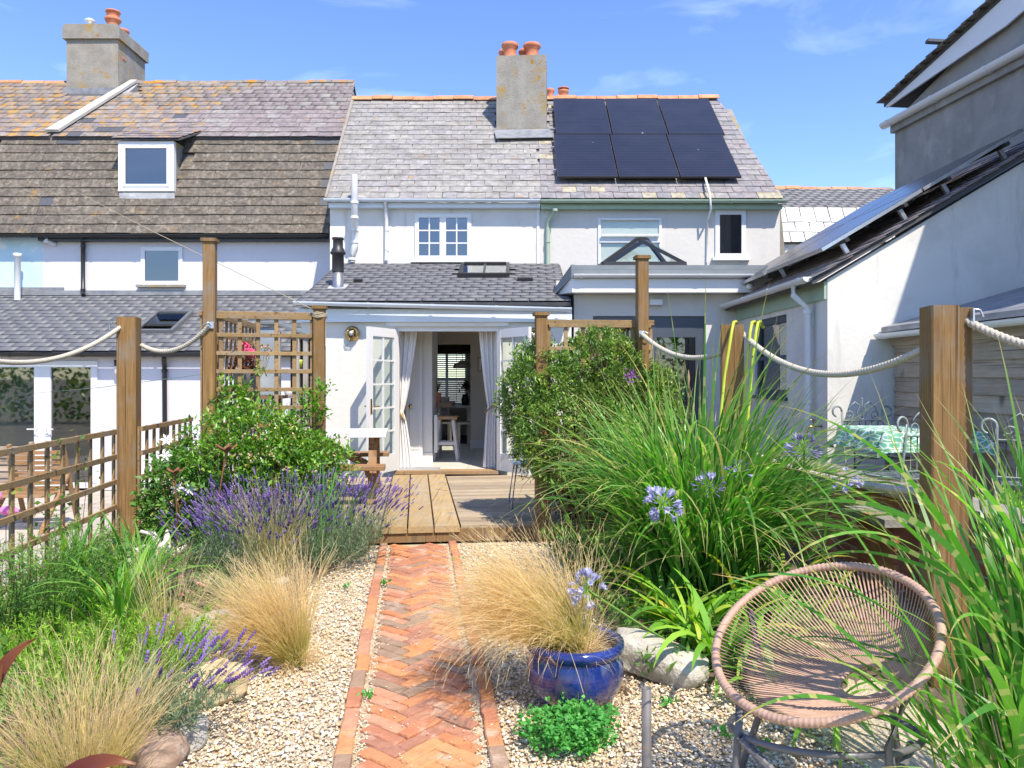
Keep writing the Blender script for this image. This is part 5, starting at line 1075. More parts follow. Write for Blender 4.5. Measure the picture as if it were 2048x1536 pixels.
kn.tube([P3 + UP * (P3h - .10) + Vector((.065, -.06, 0)), P3 + UP * (P3h - .2) + Vector((.075, -.065, 0)), P3 + UP * (P3h - .38) + Vector((.07, -.06, 0))], .004, 5); props(kn.build('cord_knot', 'cord'), 'wound cord knotted round the top of the trellis post', 'cord')
cl = MB().tube([at(-40, 796, 9.0), at(200, 775, 9.6), at(410, 748, 10.5)], .004, 5).build('clothes_line', 'cord_green'); props(cl, 'thin green line in front of the left patio door', 'cord')

# ================================================================ brick retaining wall at the right
bwl = thing('brick_wall', 'low red brick retaining wall with stone coping beside the right patio', 'wall', (2.6, 5.5, 0))
mat('wall_brick', None, (0.70, 0.66, 0.64), 0.9, 14, 0.5, 60, palette=[(0.36, 0.13, 0.07), (0.42, 0.16, 0.085), (0.30, 0.11, 0.07), (0.45, 0.19, 0.10), (0.34, 0.14, 0.09), (0.48, 0.22, 0.12)])
wa, wb = Vector((2.50, 7.2, 0)), Vector((2.72, 3.4, 0)); wd = (wb - wa); WLL = wd.length; wd.normalize(); wnm = Vector((-1, 0, 0)) - wd * Vector((-1, 0, 0)).dot(wd); wnm.normalize()
MB().prism([wa - wnm * .0, wb - wnm * .0, wb - wnm * .2, wa - wnm * .2], (0, 0, .70)).build('mortar_core', 'mortar', bwl)
wm = brick_meshes(.213, .066, .03, 4, 'wall_brick'); Rw = Matrix(((wd.x, 0, wnm.x, 0), (wd.y, 0, wnm.y, 0), (0, 1, 0, 0), (0, 0, 0, 1)))
for j in range(9):
    x = -.11 if j % 2 else 0
    while x < WLL - .1:
        c = wa + wd * (x + .11) + UP * (.04 + j * .0765) + wnm * .006
        if 4.0 < c.y < 7.2:
            o = bpy.data.objects.new('brick', wm[int(rng.integers(4))]); link(o); put(o, bwl); o.matrix_basis = Matrix.Translation(c) @ Rw @ Matrix.Rotation(rng.normal(0, .012), 4, 'Z')
        x += .224
for i in range(6):
    a = wa + wd * (WLL * i / 6 + .006); b = wa + wd * (WLL * (i + 1) / 6 - .006)
    MB().prism([a + wnm * .05 + UP * .70, b + wnm * .05 + UP * .70, b - wnm * .26 + UP * .70, a - wnm * .26 + UP * .70], (0, 0, .06)).build('coping_stone', 'cement', bwl)
# stepped pier in front of the wall
pr = wa + wd * 2.0 + wnm * .16
for j in range(7):
    for k in (-1, 0):
        o = bpy.data.objects.new('brick', wm[int(rng.integers(4))]); link(o); put(o, bwl); o.matrix_basis = Matrix.Translation(pr + wd * (.11 + .22 * k + (.03 if j % 2 else -.03)) + UP * (.04 + j * .0765) + wnm * .01) @ Rw
MB().obox(pr + UP * .29 - wnm * .09, wd, wnm, UP, .46, .20, .52).build('pier_core', 'brickwork', bwl)
MB().obox(pr + UP * .575 - wnm * .06, wd, wnm, UP, .54, .30, .05).build('pier_cap', 'cement', bwl)

# ================================================================ furniture and garden objects
mat('white_top', (0.84, 0.85, 0.88), None, 0.4)
def G3(o, x, y, z=0.0): return o + GU * x + GV * y + UP * z
pt_o = Vector((PX(655, 8.6), 8.6, DZ)); pn = thing('picnic_table', 'brown picnic table with white top standing on the deck by the doors', 'picnic table', pt_o)
tl = .62                                                                # runs to the left behind the trellis
for k in range(5): MB().bar(G3(pt_o, -.75, -.36 + .15 * k, .72), G3(pt_o, .66, -.36 + .15 * k, .72), .14, .05, .004).build('top_board', 'white_top', pn)
for yb in (-.62, .60):
    for k in (0, 1): MB().bar(G3(pt_o, -.75, yb + .13 * k - .06, .40 if yb < 0 else .42), G3(pt_o, .66, yb + .13 * k - .06, .40 if yb < 0 else .42), .12, .045, .004).build('bench_board', 'wood_teak', pn)
for xe2 in (-.6, .47):
    MB().bar(G3(pt_o, xe2, -.60, .34), G3(pt_o, xe2, .66, .34), .04, .09, .003).build('cross_beam', 'wood_teak', pn); MB().bar(G3(pt_o, xe2 + .04, -.36, .66), G3(pt_o, xe2 + .04, .36, .66), .04, .07, .003).build('top_beam', 'wood_teak', pn)
    for s_ in (-1, 1): MB().bar(G3(pt_o, xe2 + .045, s_ * .52, 0), G3(pt_o, xe2 + .045, s_ * .26, .69), .04, .09, .003, GU).build('leg', 'wood_teak', pn)
MB().bar(G3(pt_o, .43, 0, .36), G3(pt_o, -.15, 0, .68), .04, .09, .003).build('brace', 'wood_teak', pn)
# white metal chair half behind the bush
ch_o = Vector((PX(1060, 8.1), 8.1, DZ)); wc = thing('metal_chair', 'white metal garden chair half hidden behind the rounded bush', 'chair', ch_o); mat('galv', (0.55, 0.57, 0.60), None, 0.35, metal=0.5)
for x, y in ((-.22, -.2), (-.2, .22), (.22, -.2), (.22, .22)): MB().tube([G3(ch_o, x, y, 0), G3(ch_o, x * .72, y * .75, .44)], .013, 8).build('leg', 'galv', wc)
MB().bar(G3(ch_o, -.2, 0, .45), G3(ch_o, .2, 0, .45), .4, .02, .006).build('seat', 'paint_white', wc); bk = MB(); bk.tube([G3(ch_o, .19, -.18, .45), G3(ch_o, .25, -.17, .8), G3(ch_o, .26, 0, .85), G3(ch_o, .25, .17, .8), G3(ch_o, .19, .18, .45)], .013, 8); bk.build('backrest', 'galv', wc)

# patio set on the right: cloth covered table and wrought iron chairs
k = N('leaf_cloth'); v = k.coord((9, 9, 9), False); wv_ = k.n('TexVoronoi', feature='DISTANCE_TO_EDGE'); wv_.inputs['Scale'].default_value = 1.5; mpv = k.n('Mapping'); mpv.inputs['Scale'].default_value = (1, 1, 2.2); mpv.inputs['Rotation'].default_value = (.5, .4, .6); k.l(v, mpv.inputs['Vector']); k.l(mpv.outputs[0], wv_.inputs['Vector'])
k.l(k.ramp(wv_.outputs['Distance'], [(.045, (.74, .80, .76)), (.085, (.16, .42, .29)), (.5, (.07, .30, .19))]), k.b.inputs['Base Color']); k.b.inputs['Roughness'].default_value = .6; MATS['leaf_cloth'] = k.m
tbx0, tbx1, tby0, tby1, tbz = PX(1712, 6.5), 3.72, 6.05, 6.85, PZ(857, 6.45)
tb = thing('patio_table', 'patio table hidden under a green leaf patterned cloth', 'table', ((tbx0 + tbx1) / 2, 6.4, PZR)); MB().box(tbx0 + .03, tbx1 - .03, tby0 + .03, tby1 - .03, tbz - .03, tbz - .008).build('tabletop', 'black_metal', tb)
for i in (0, 1):
    for j in (0, 1): MB().tube([(tbx0 + .1 + i * (tbx1 - tbx0 - .2), tby0 + .1 + j * .6, PZR), (tbx0 + .1 + i * (tbx1 - tbx0 - .2), tby0 + .1 + j * .6, tbz - .03)], .015, 8).build('leg', 'black_metal', tb)
V = []; nx, ny = 50, 30; ov = .16
for j in range(ny + 1):
    for i in range(nx + 1):
        a = -ov + (tbx1 - tbx0 + 2 * ov) * i / nx; b = -ov + (tby1 - tby0 + 2 * ov) * j / ny
        da = max(0, -a, a - (tbx1 - tbx0)); db = max(0, -b, b - (tby1 - tby0)); dz = -(max(da, db)); ca_, cb_ = min(max(a, 0), tbx1 - tbx0), min(max(b, 0), tby1 - tby0)
        fl2 = .28 * max(da, db) + .02 * math.sin(i * .9) * (db > 0) + .02 * math.sin(j * 1.1) * (da > 0)
        V.append((tbx0 + ca_ + (fl2 * (-1 if a < 0 else 1) if da else 0), tby0 + cb_ + (fl2 * (-1 if b < 0 else 1) if db else 0), tbz + dz * (1.25 if (da and db) else 1.0) + .002))
Fq = [(j * (nx + 1) + i, j * (nx + 1) + i + 1, (j + 1) * (nx + 1) + i + 1, (j + 1) * (nx + 1) + i) for j in range(ny) for i in range(nx)]
tco = np_obj('tablecloth', V, Fq, MATS['leaf_cloth'], None, smooth=True); props(tco, 'green and white leaf patterned cloth over the patio table', 'tablecloth')
mat('iron', (0.22, 0.27, 0.26), (0.30, 0.35, 0.34), 0.6, 20, spots=[((0.25, 0.10, 0.06), 18, 0.66, 0.72)], metal=0.3)
def scroll(c, e, r0, turns, s0, n=26):
    return [c + e * (math.cos(s0 + t * turns * 6.283) * r0 * (1 - .75 * t)) + UP * (math.sin(s0 + t * turns * 6.283) * r0 * (1 - .75 * t)) for t in np.linspace(0, 1, n)]
def iron_chair(c, rot, label):
    c = Vector(c); e = Vector((math.cos(rot), math.sin(rot), 0)); f = Vector((-math.sin(rot), math.cos(rot), 0)); t = thing('iron_chair', label, 'chair', c, 'wrought iron patio chairs'); Q = lambda x, y, z: c + e * x + f * y + UP * z
    for s_ in (-1, 1):
        MB().tube([Q(s_ * .21, .02, 0), Q(s_ * .19, .16, .25), Q(s_ * .2, .2, .45), Q(s_ * .2, .23, .70), Q(s_ * .2, .25, .84)] + [Q(0, .25, 0) + e * (s_ * (.245 - .045 * math.cos(q))) + UP * (.84 + .05 * math.sin(q)) for q in np.linspace(0, 4.5, 12)], .010, 6).build('back_post', 'iron', t)
        MB().tube([Q(s_ * .22, -.24, 0), Q(s_ * .18, -.10, .2), Q(s_ * .2, .0, .33), Q(s_ * .2, -.14, .43), Q(s_ * .2, .2, .44)], .010, 6).build('leg', 'iron', t)
        MB().tube(scroll(Q(s_ * .13, .245, .81), e * -s_, .045, 1.2, -1.2) , .006, 5).build('scroll', 'iron', t)
        MB().tube([Q(s_ * .16, .245, .78), Q(s_ * .13, .245, .88), Q(s_ * .07, .248, .93), Q(s_ * .02, .25, .90), Q(s_ * .05, .25, .83), Q(s_ * .03, .25, .78), Q(0, .25, .76)], .006, 5).build('crest', 'iron', t)
    MB().tube([Q(0, .25, .76), Q(0, .25, .95)], .006, 5).lathe([(0, 0), (.012, .012), (0, .03)], Q(0, .25, .945), 8).build('finial', 'iron', t)
    for z in (.75, .50): MB().tube([Q(-.2, .235, z), Q(.2, .235, z)], .008, 6).build('back_rail', 'iron', t)
    for q in np.linspace(-.15, .15, 6): MB().tube([Q(q, .23, .50), Q(q, .237, .75)], .006, 5).build('spindle', 'iron', t)
    sr = MB(); sr.tube([Q(-.2, -.2, .44), Q(.2, -.2, .44), Q(.2, .2, .44), Q(-.2, .2, .44)], .009, 6, closed=True); sr.build('seat_frame', 'iron', t)
    for q in np.linspace(-.16, .16, 8): MB().obox(Q(q, 0, .445), e, f, UP, .022, .4, .006).build('seat_slat', 'iron', t)
iron_chair((PX(1752, 7.15), 7.15, PZR), rad(4), 'green wrought iron chair against the white gable wall')
iron_chair((PX(1800, 5.75), 5.75, PZR), rad(200), 'wrought iron chair in front of the leaf patterned table')
iron_chair((PX(2040, 5.4), 5.3, PZR), rad(150), 'wrought iron chair at the right edge beside the shed')

# glazed blue pot
k = N('glaze'); v = k.coord((1, 1, 1), False); sp = k.n('SeparateXYZ'); tcg = k.n('TexCoord'); k.l(tcg.outputs['Object'], sp.inputs[0]); nz1 = k.noise(v, 7, 5, .6, .5)
base = k.ramp(nz1, [(.35, (.008, .013, .085)), (.55, (.012, .03, .19)), (.75, (.04, .07, .30))]); dirt = k.ramp(k.noise(v, 12, 6, .65), [(.46, 0.0), (.62, 1.0)])
hr = k.n('MapRange'); hr.inputs['From Min'].default_value = .23; hr.inputs['From Max'].default_value = .02; k.l(sp.outputs['Z'], hr.inputs['Value']); mm = k.n('Math', operation='MULTIPLY'); k.l(dirt, mm.inputs[0]); k.l(hr.outputs[0], mm.inputs[1]); mm.use_clamp = True
k.l(k.mix(mm.outputs[0], base, (.20, .15, .11)), k.b.inputs['Base Color']); k.b.inputs['Roughness'].default_value = .12; k.b.inputs['Coat Weight'].default_value = .6; k.b.inputs['Coat Roughness'].default_value = .04; MATS['glaze'] = k.m
pY = 3.56; pp = Vector((PX(1150, pY), pY, 0)); bp = thing('blue_pot', 'round glazed cobalt blue pot holding the golden grass', 'pot', pp)
po = MB().lathe([(0, 0.002), (.13, .002), (.165, .03), (.205, .09), (.225, .15), (.222, .20), (.205, .245), (.203, .255), (.222, .268), (.229, .285), (.224, .305), (.205, .312), (.190, .300), (.186, .27), (.19, .24)], pp, 56).build('pot_body', 'glaze', bp)
MB().lathe([(.19, .255), (.12, .262), (0, .265)], pp, 24).build('compost', 'soil', bp)

# stones
mat('limestone', (0.40, 0.375, 0.32), (0.56, 0.535, 0.48), 0.95, 9, 1.0, 28, spots=[((0.30, 0.27, 0.21), 6, 0.56, 0.72), ((0.24, 0.22, 0.18), 22, 0.60, 0.70)]); mat('sandstone', (0.55, 0.40, 0.22), (0.66, 0.52, 0.33), 0.95, 7, 0.6, 30); mat('brown_stone', (0.27, 0.18, 0.13), (0.38, 0.28, 0.21), 0.9, 9, 0.4, 30, spots=[((0.50, 0.42, 0.35), 8, 0.60, 0.68)])
def rock(name, c, size, m, seed, blocky=0.35, rotz=0.0, tilt=0.0, label='', n=5):
    r = np.random.default_rng(seed); import bmesh
    bm = bmesh.new(); bmesh.ops.create_icosphere(bm, subdivisions=4, radius=1.0); P = np.array([v.co[:] for v in bm.verts]); Fq = np.array([[v.index for v in f.verts] for f in bm.faces]); bm.free()
    P = np.sign(P) * np.abs(P) ** (1 - blocky); d = np.zeros(len(P))
    for q in range(16):
        w_ = r.normal(0, 1, 3) * (1.2 + .45 * q); d += np.sin(P @ w_ + r.uniform(0, 6.3)) * .075 / (1 + .35 * q)
    P = P * (1 + d)[:, None] * np.array(size)[None]; M = Matrix.Translation(Vector(c)) @ Matrix.Rotation(rotz, 4, 'Z') @ Matrix.Rotation(tilt, 4, 'Y')
    V = [tuple(M @ Vector(p)) for p in P]; o = np_obj(name, V, Fq, MATS[m], None, smooth=True); props(o, label, 'stone', 'border stones'); return o
c = gnd(1318, 1355, .0); rock('stone_slab', c + UP * .085, (.24, .11, .085), 'limestone', 1, .62, rad(-32), rad(10), 'pale flat stone slab beside the blue pot')
c = gnd(445, 1290, 0); rock('limestone', c + UP * .08, (.19, .14, .11), 'limestone', 2, .2, .5, .1, 'rough white limestone behind the small lavender')
c = gnd(372, 1275, 0); rock('rounded_stone', c + UP * .10, (.10, .09, .10), 'brown_stone', 3, 0, .2, 0, 'round brown stone left of the white limestone'); c = gnd(345, 1300, 0); rock('rounded_stone', c + UP * .09, (.075, .08, .12), 'brown_stone', 4, 0, .9, .2, 'taller brown rounded stone at the edge of the green clump')
c = gnd(405, 1405, 0); rock('sandstone_block', c + UP * .07, (.16, .10, .085), 'sandstone', 5, .55, rad(28), rad(-10), 'sandy block under the drooping lavender flowers')
c = gnd(355, 1490, 0); rock('limestone', c + UP * .05, (.10, .10, .07), 'limestone', 6, .3, 1.2, .1, 'small white limestone lump by the gravel edge'); c = gnd(318, 1530, 0); rock('brown_stone', c + UP * .05, (.10, .09, .08), 'brown_stone', 7, .2, .3, 0, 'dark stone at the foot of the near golden grass')
for i, (px_, py_, s_) in enumerate(((690, 1100, .09), (560, 1180, .07), (120, 1160, .09))): c = gnd(px_, py_, 0); rock('edging_stone', c + UP * .04, (s_, s_ * .8, s_ * .6), 'limestone', 10 + i, .2, i, 0, ['pale edging stone under the lavender by the deck', 'small edging stone between lavender and golden grass', 'pale stone below the trellis fence'][i])
# driftwood
mat('driftwood', (0.55, 0.49, 0.42), (0.72, 0.67, 0.60), 0.95, 6, 0.6, 30, stretch=(1, 1, 4)); dwc = gnd(322, 1125, 0.05); dw_ = MB(); r = np.random.default_rng(4)
for i in range(11):
    a = r.uniform(0, 6.28); L = r.uniform(.16, .34); el = r.uniform(.1, 1.1); q = dwc + Vector((r.normal(0, .06), r.normal(0, .05), .04)); pts = [q]; d = Vector((math.cos(a) * math.cos(el), math.sin(a) * .6 * math.cos(el), math.sin(el)))
    for s_ in range(6): d = (d + Vector(r.normal(0, .35, 3))).normalized(); pts.append(pts[-1] + d * L / 6)
    R0 = r.uniform(.03, .055); dw_.tube(pts, [R0 * (1 - .12 * s_) * r.uniform(.8, 1.2) for s_ in range(7)], 8)
props(dw_.build('driftwood', 'driftwood'), 'twisted bleached driftwood stump in the left border', 'driftwood')
# rusty steel flowers on stakes
mat('rust', (0.17, 0.065, 0.03), (0.26, 0.11, 0.05), 0.85, 25, 0.4, 60)
def rust_flower(px, py, Y, base_px, label, s=1.0):
    h = at(px, py, Y); b = Vector((PX(base_px, Y), Y + .03, 0.08)); t = thing('rusty_flower', label, 'ornament', b, 'rusty steel flowers'); MB().tube([b, b.lerp(h, .5) + Vector((.015, 0, 0)), h], .007, 6).build('stake', 'rust', t)
    for i in range(5):
        a = i * 1.2566 + .4; d = Vector((math.cos(a), math.sin(a), .25)).normalized(); sd = d.cross(UP).normalized(); L = .085 * s
        pts = [h, h + d * L * .4 + UP * .015 + sd * .028 * s, h + d * L + UP * .03 * s + sd * .012, h + d * L * 1.05 + UP * .045 * s, h + d * L + UP * .03 * s - sd * .012, h + d * L * .4 + UP * .015 - sd * .028 * s]; MB().prism(pts, UP * .004).build('petal', 'rust', t)
    MB().lathe([(0, -.01), (.016, 0), (.016, .015), (0, .025)], h, 10).build('flower_centre', 'rust', t)
rust_flower(452, 905, 6.1, 408, 'tall rusty steel flower above the lavender', 1.0); rust_flower(350, 950, 6.0, 348, 'lower rusty steel flower in the clematis', .8)
# metal tube stake and chair
q = gnd(1293, 1640, 0.0); q = Vector((PX(1293, 2.70), 2.70, 0)); sk_ = MB().lathe([(.0175, 0), (.0175, PZ(1376, 2.7)), (.0140, PZ(1376, 2.7)), (.0140, .3), (0, .3)], q, 16); props(sk_.build('steel_tube', mat('tube_grey', (0.11, 0.105, 0.105), (0.16, 0.15, 0.145), 0.6, 12, spots=[((0.20, 0.12, 0.07), 30, 0.6, 0.7)])), 'short grey steel tube standing in the gravel', 'tube')
mat('chair_cord', (0.40, 0.255, 0.185), (0.48, 0.32, 0.24), 0.6, 40); mat('chair_steel', (0.10, 0.10, 0.11), (0.14, 0.14, 0.15), 0.4, 12)
CC = Vector((PX(1642, 2.55), 2.55, PZ(1272, 2.55))); ac_ = thing('string_chair', 'round brown cord lounge chair on dark steel legs', 'chair', (CC.x, CC.y, 0))
nrm_ = Vector((-.42, -.27, .87)).normalized(); ra = Vector((1, 0, 0)) - nrm_ * nrm_.x; ra = (ra + Vector((0, .0, .06))).normalized(); ra = (ra - nrm_ * ra.dot(nrm_)).normalized(); rb = nrm_.cross(ra).normalized(); RR = .358
def rim(t, r=RR, s=1.0, dn=0.0, off=(0, 0)): return CC + ra * (math.cos(t) * r + off[0]) + rb * (math.sin(t) * r * s + off[1]) - nrm_ * dn
nR_ = 420; V = []; nk = 9
for i in range(nR_):
    t = 2 * math.pi * i / nR_; c = rim(t); rad_dir = (c - CC).normalized(); rr_ = .0140 + .0015 * (1 if i % 3 else -1)
    for kk in range(nk): w_ = 2 * math.pi * kk / nk; V.append(tuple(c + rad_dir * math.cos(w_) * rr_ + nrm_ * math.sin(w_) * rr_))
Fq = [(i * nk + kk, i * nk + (kk + 1) % nk, ((i + 1) % nR_) * nk + (kk + 1) % nk, ((i + 1) % nR_) * nk + kk) for i in range(nR_) for kk in range(nk)]; np_obj('wrapped_rim', V, Fq, MATS['chair_cord'], ac_, smooth=False)
hole = lambda t: rim(t, .085, .8, .17, (.07, -.07)); cords = MB(); n_c = 132
for i in range(n_c):
    t = 2 * math.pi * i / n_c; a = rim(t, RR - .008, 1, .004); b = hole(t); mid = a.lerp(b, .5) - nrm_ * .022; mid2 = a.lerp(b, .25) - nrm_ * .016; mid3 = a.lerp(b, .75) - nrm_ * .016
    cords.tube([a, mid2, mid, mid3, b], .0034, 5, cap=False)
cords.build('seat_cords', 'chair_cord', ac_, kind='stuff')
cords = MB(); cords.tube([hole(t) for t in np.linspace(0, 6.283, 40)[:-1]], .008, 6, closed=True); cords.build('centre_ring', 'chair_cord', ac_)
# frame: hoop below the seat, four splayed legs, ribbed bar
fz_ = .36; hoop = [CC + Vector((math.cos(t) * .30 - .0, math.sin(t) * .24 - .02, fz_ - CC.z - .03 * math.sin(t))) for t in np.linspace(0, 6.283, 40)[:-1]]
MB().tube(hoop, .011, 8, closed=True).build('frame_hoop', 'chair_steel', ac_)
for (tx_, ty, bx_, by) in ((-.30, -.08, -.35, -.16), (.10, -.26, .09, -.34), (.28, .08, .36, .16), (-.12, .22, -.18, .34)): MB().tube([rim(math.atan2(ty, tx_), RR - .02, 1, .03), CC + Vector((tx_ * .98, ty * .98, fz_ - CC.z + .05)), CC + Vector((tx_, ty, fz_ - CC.z - .02)), CC + Vector((bx_, by, -CC.z))], .0125, 8).build('leg', 'chair_steel', ac_)
rbp = [CC + Vector((-.30, -.10, fz_ - CC.z + .01)), CC + Vector((-.20, -.22, fz_ - CC.z - .07)), CC + Vector((-.04, -.29, fz_ - CC.z - .10)), CC + Vector((.10, -.28, fz_ - CC.z - .05)), CC + Vector((.24, -.12, fz_ - CC.z + .0))]
pts = []; 
for i in range(len(rbp) - 1):
    for s_ in np.linspace(0, 1, 22, endpoint=False): pts.append(rbp[i].lerp(rbp[i + 1], s_))
MB().tube(pts, [.013 + (.003 if i % 3 == 0 else 0) for i in range(len(pts))], 8, sm=False).build('ribbed_bar', 'chair_steel', ac_)

# behind the left trellis: potting shelves, pot with geranium, dried alliums
mat('slate_blue_metal', (0.24, 0.29, 0.34), (0.32, 0.37, 0.41), 0.6, 3, spots=[((0.42, 0.46, 0.48), 2, 0.6, 0.75)]); woodmat('wood_weathered', (0.46, 0.43, 0.38), (0.28, 0.26, 0.23), (14, 14, 1.2), 0.9, 0.1)
so_ = Vector((PX(560, 8.4), 8.4, DZ)); ps_ = thing('potting_cabinet', 'weathered potting cabinet with blue grey side behind the left trellis', 'cabinet', so_); mat('cab_roof', (0.15, 0.18, 0.19), None, 0.6)
cx0, cx1, cx2 = PX(520, 8.4), PX(552, 8.4), PX(614, 8.4); zt0 = PZ(655, 8.4)
MB().box(cx0, cx1, 8.4, 8.44, DZ, zt0).build('side_panel', 'slate_blue_metal', ps_); MB().box(cx1, cx2, 8.95, 9.0, DZ, zt0 - .1).build('back_panel', 'black_metal', ps_)
for x in (cx1 + .02, cx2 - .02, (cx1 + cx2) / 2 + .06): MB().bar((x, 8.42, DZ), (x, 8.42, zt0 - (.05 if x < cx2 - .1 else .12)), .05, .05, .004, (0, 1, 0)).build('upright', 'wood_weathered', ps_)
for z in (.45, .95, PZ(738, 8.4), PZ(668, 8.4)): MB().box(cx1, cx2, 8.4, 8.94, z - .03, z).build('shelf', 'wood_weathered', ps_)
MB().prism([(cx0 - .03, 8.36, zt0 + .06), (cx1, 8.36, zt0 + .06), (cx2 + .03, 8.36, zt0 - .08), (cx2 + .03, 8.36, zt0 - .105), (cx1, 8.36, zt0 + .035), (cx0 - .03, 8.36, zt0 + .035)], (0, .66, 0)).build('roof', 'cab_roof', ps_)
for i in range(9): x = PX(487, 7.7) + i * .035; MB().bar((x, 7.72, DZ), (x, 7.72, PZ(788, 7.7)), .028, .012).build('planter_slat', 'slate_blue_metal', ps_)
for i, (px_, py_, m_) in enumerate(((590, 738, 'dark_leather'), (600, 735, 'hose'), (600, 793, 'terracotta'), (578, 796, 'limewash'))):
    q = at(px_, py_, 8.45); t = thing('shelf_pot', ['dark pine cone on the cabinet shelf', 'small yellow pot on the cabinet shelf', 'small terracotta pot on the lower cabinet shelf', 'pale flower pot on the lower cabinet shelf'][i], 'pot', q); MB().lathe([(0, 0), (.035, 0), (.05, .06), (.052, .085), (.045, .085), (.04, .06), (0, .05)], q, 14).build('pot_body', m_, t)
pnk = Vector((PX(492, 7.5), 7.5, PZ(742, 7.5))); gp = thing('geranium_pot', 'pink geranium in a grey pot behind the left trellis', 'potted plant', pnk); MB().lathe([(0, -.24), (.09, -.24), (.125, .0), (.13, .01), (.115, .01), (.1, -.02), (0, -.03)], pnk, 20).build('pot_body', mat('grey_pot', (.30, .31, .33), None, .7), gp); MB().box(pnk.x - .3, pnk.x + .35, 7.35, 7.7, pnk.z - .27, pnk.z - .24).build('stand', 'wood_old', gp)
for x_ in (-.28, .33): MB().bar((pnk.x + x_, 7.5, DZ), (pnk.x + x_, 7.5, pnk.z - .27), .04, .04).build('stand_leg', 'wood_old', gp)
mat('pink_petal', (0.78, 0.05, 0.19), (0.85, 0.14, 0.28), 0.6, 30); leafmat('geranium_leaf', [(0, (.12, .05, .03)), (.5, (.10, .09, .03)), (1, (.16, .16, .06))], .3)
fm, gl_ = MB(), MB(); r = np.random.default_rng(9)
for (cx_, cy_, R_) in ((488, 698, .065), (502, 706, .045)):
    cq = at(cx_, cy_, 7.5)
    for i in range(150): d = Vector(r.normal(0, 1, 3)).normalized(); q = cq + d * R_; a = d.cross(Vector(r.normal(0, 1, 3))).normalized() * .012; b = d.cross(a).normalized() * .012; fm.add([q - a, q - b + d * .004, q + a, q + b + d * .004], [(0, 1, 2, 3)])
for i in range(170): q = at(490, 732, 7.5) + Vector((r.normal(0, .07), r.normal(0, .07), r.normal(0, .05))); a = Vector(r.normal(0, 1, 3)).normalized() * .022; b = a.cross(Vector(r.normal(0, 1, 3))).normalized() * .02; gl_.add([q - a, q - b, q + a, q + b], [(0, 1, 2, 3)])
fm.build('flower_head', 'pink_petal', gp); gl_.build('foliage', 'geranium_leaf', gp)
da = thing('dried_alliums', 'bunch of dried brown allium heads behind the left trellis', 'dried flowers', at(520, 765, 7.6)); mat('dry_head', (0.52, 0.38, 0.22), (0.62, 0.48, 0.30), 0.95, 40)
for (px_, py_) in ((508, 688), (524, 692), (530, 697), (536, 693), (543, 700), (528, 706), (516, 690), (504, 690), (535, 712)):
    h = at(px_, py_, 7.6 + r.normal(0, .04)); hm = MB()
    for i in range(60): d = Vector(r.normal(0, 1, 3)).normalized(); a = d.cross(UP).normalized() * .004; hm.add([h, h + d * .026 + a, h + d * .028 - a], [(0, 1, 2)])
    ho = hm.build('seed_head', 'dry_head', da); MB().tube([h, h.lerp(at(515, 760, 7.6), .5) + Vector((.02, 0, 0)), at(515, 765, 7.6)], .003, 5).build('stalk', 'cord', da)

# left neighbour's patio: slatted bench and pink flamingo
bo = Vector((PX(70, 9.2), 9.2, -.28)); bn_ = thing('slatted_chair', 'folding slatted wooden chair on the left patio', 'chair', bo)
for i in range(8): MB().bar(bo + Vector((-.30, .02 - i * .012, .45 + i * .062)), bo + Vector((.34, .14 - i * .012, .45 + i * .062)), .02, .045, .002).build('slat', 'wood_teak', bn_)
for x in (-.30, .34):
    MB().bar(bo + Vector((x, .3, .0)), bo + Vector((x, -.02, .98)), .05, .04, .003).build('back_leg', 'wood_teak', bn_); MB().bar(bo + Vector((x, -.45, .0)), bo + Vector((x, .1, .62)), .05, .04, .003).build('leg', 'wood_teak', bn_)
for i in range(6): MB().bar(bo + Vector((-.3, -.4 + i * .08, .42)), bo + Vector((.34, -.4 + i * .08, .42)), .06, .02, .002).build('seat_slat', 'wood_teak', bn_)
bo = Vector((PX(-10, 9.6), 9.6, -.28)); b2_ = thing('slatted_bench', 'pale slatted bench behind the trellis at the left edge', 'bench', bo)
for i in range(6): MB().bar(bo + Vector((-.6, .2, .45 + i * .085)), bo + Vector((.35, .2, .45 + i * .085)), .02, .06, .002).build('back_slat', 'wood_grey', b2_)
for x in (-.55, .32): MB().bar(bo + Vector((x, .22, 0)), bo + Vector((x, .22, .96)), .05, .05, .003).build('leg', 'wood_grey', b2_)
MB().bar(bo + Vector((-.6, 0, .43)), bo + Vector((.35, 0, .43)), .42, .03, .003).build('seat', 'wood_grey', b2_)
mat('flamingo', (0.85, 0.16, 0.42), (0.90, 0.24, 0.50), 0.4, 10); fq = at(12, 1022, 6.6); ff = thing('flamingo', 'small pink plastic flamingo behind the trellis at the left edge', 'ornament', (fq.x, fq.y, -.28))
MB().tube([fq + Vector((-.07, 0, -.01)), fq + Vector((-.03, 0, 0)), fq + Vector((.03, 0, .005)), fq + Vector((.08, 0, .0)), fq + Vector((.11, 0, -.005))], [.005, .035, .045, .03, .004], 12).build('body', 'flamingo', ff); MB().tube([fq + Vector((-.05, 0, .01)), fq + Vector((-.085, 0, .05)), fq + Vector((-.06, 0, .10)), fq + Vector((-.045, 0, .14)), fq + Vector((-.07, 0, .165)), fq + Vector((-.095, 0, .15)), fq + Vector((-.10, 0, .13))], [.014, .012, .011, .012, .018, .012, .003], 10).build('neck', 'flamingo', ff); MB().tube([fq, (fq.x, fq.y, -.28)], .005, 6).build('leg', 'black_metal', ff)

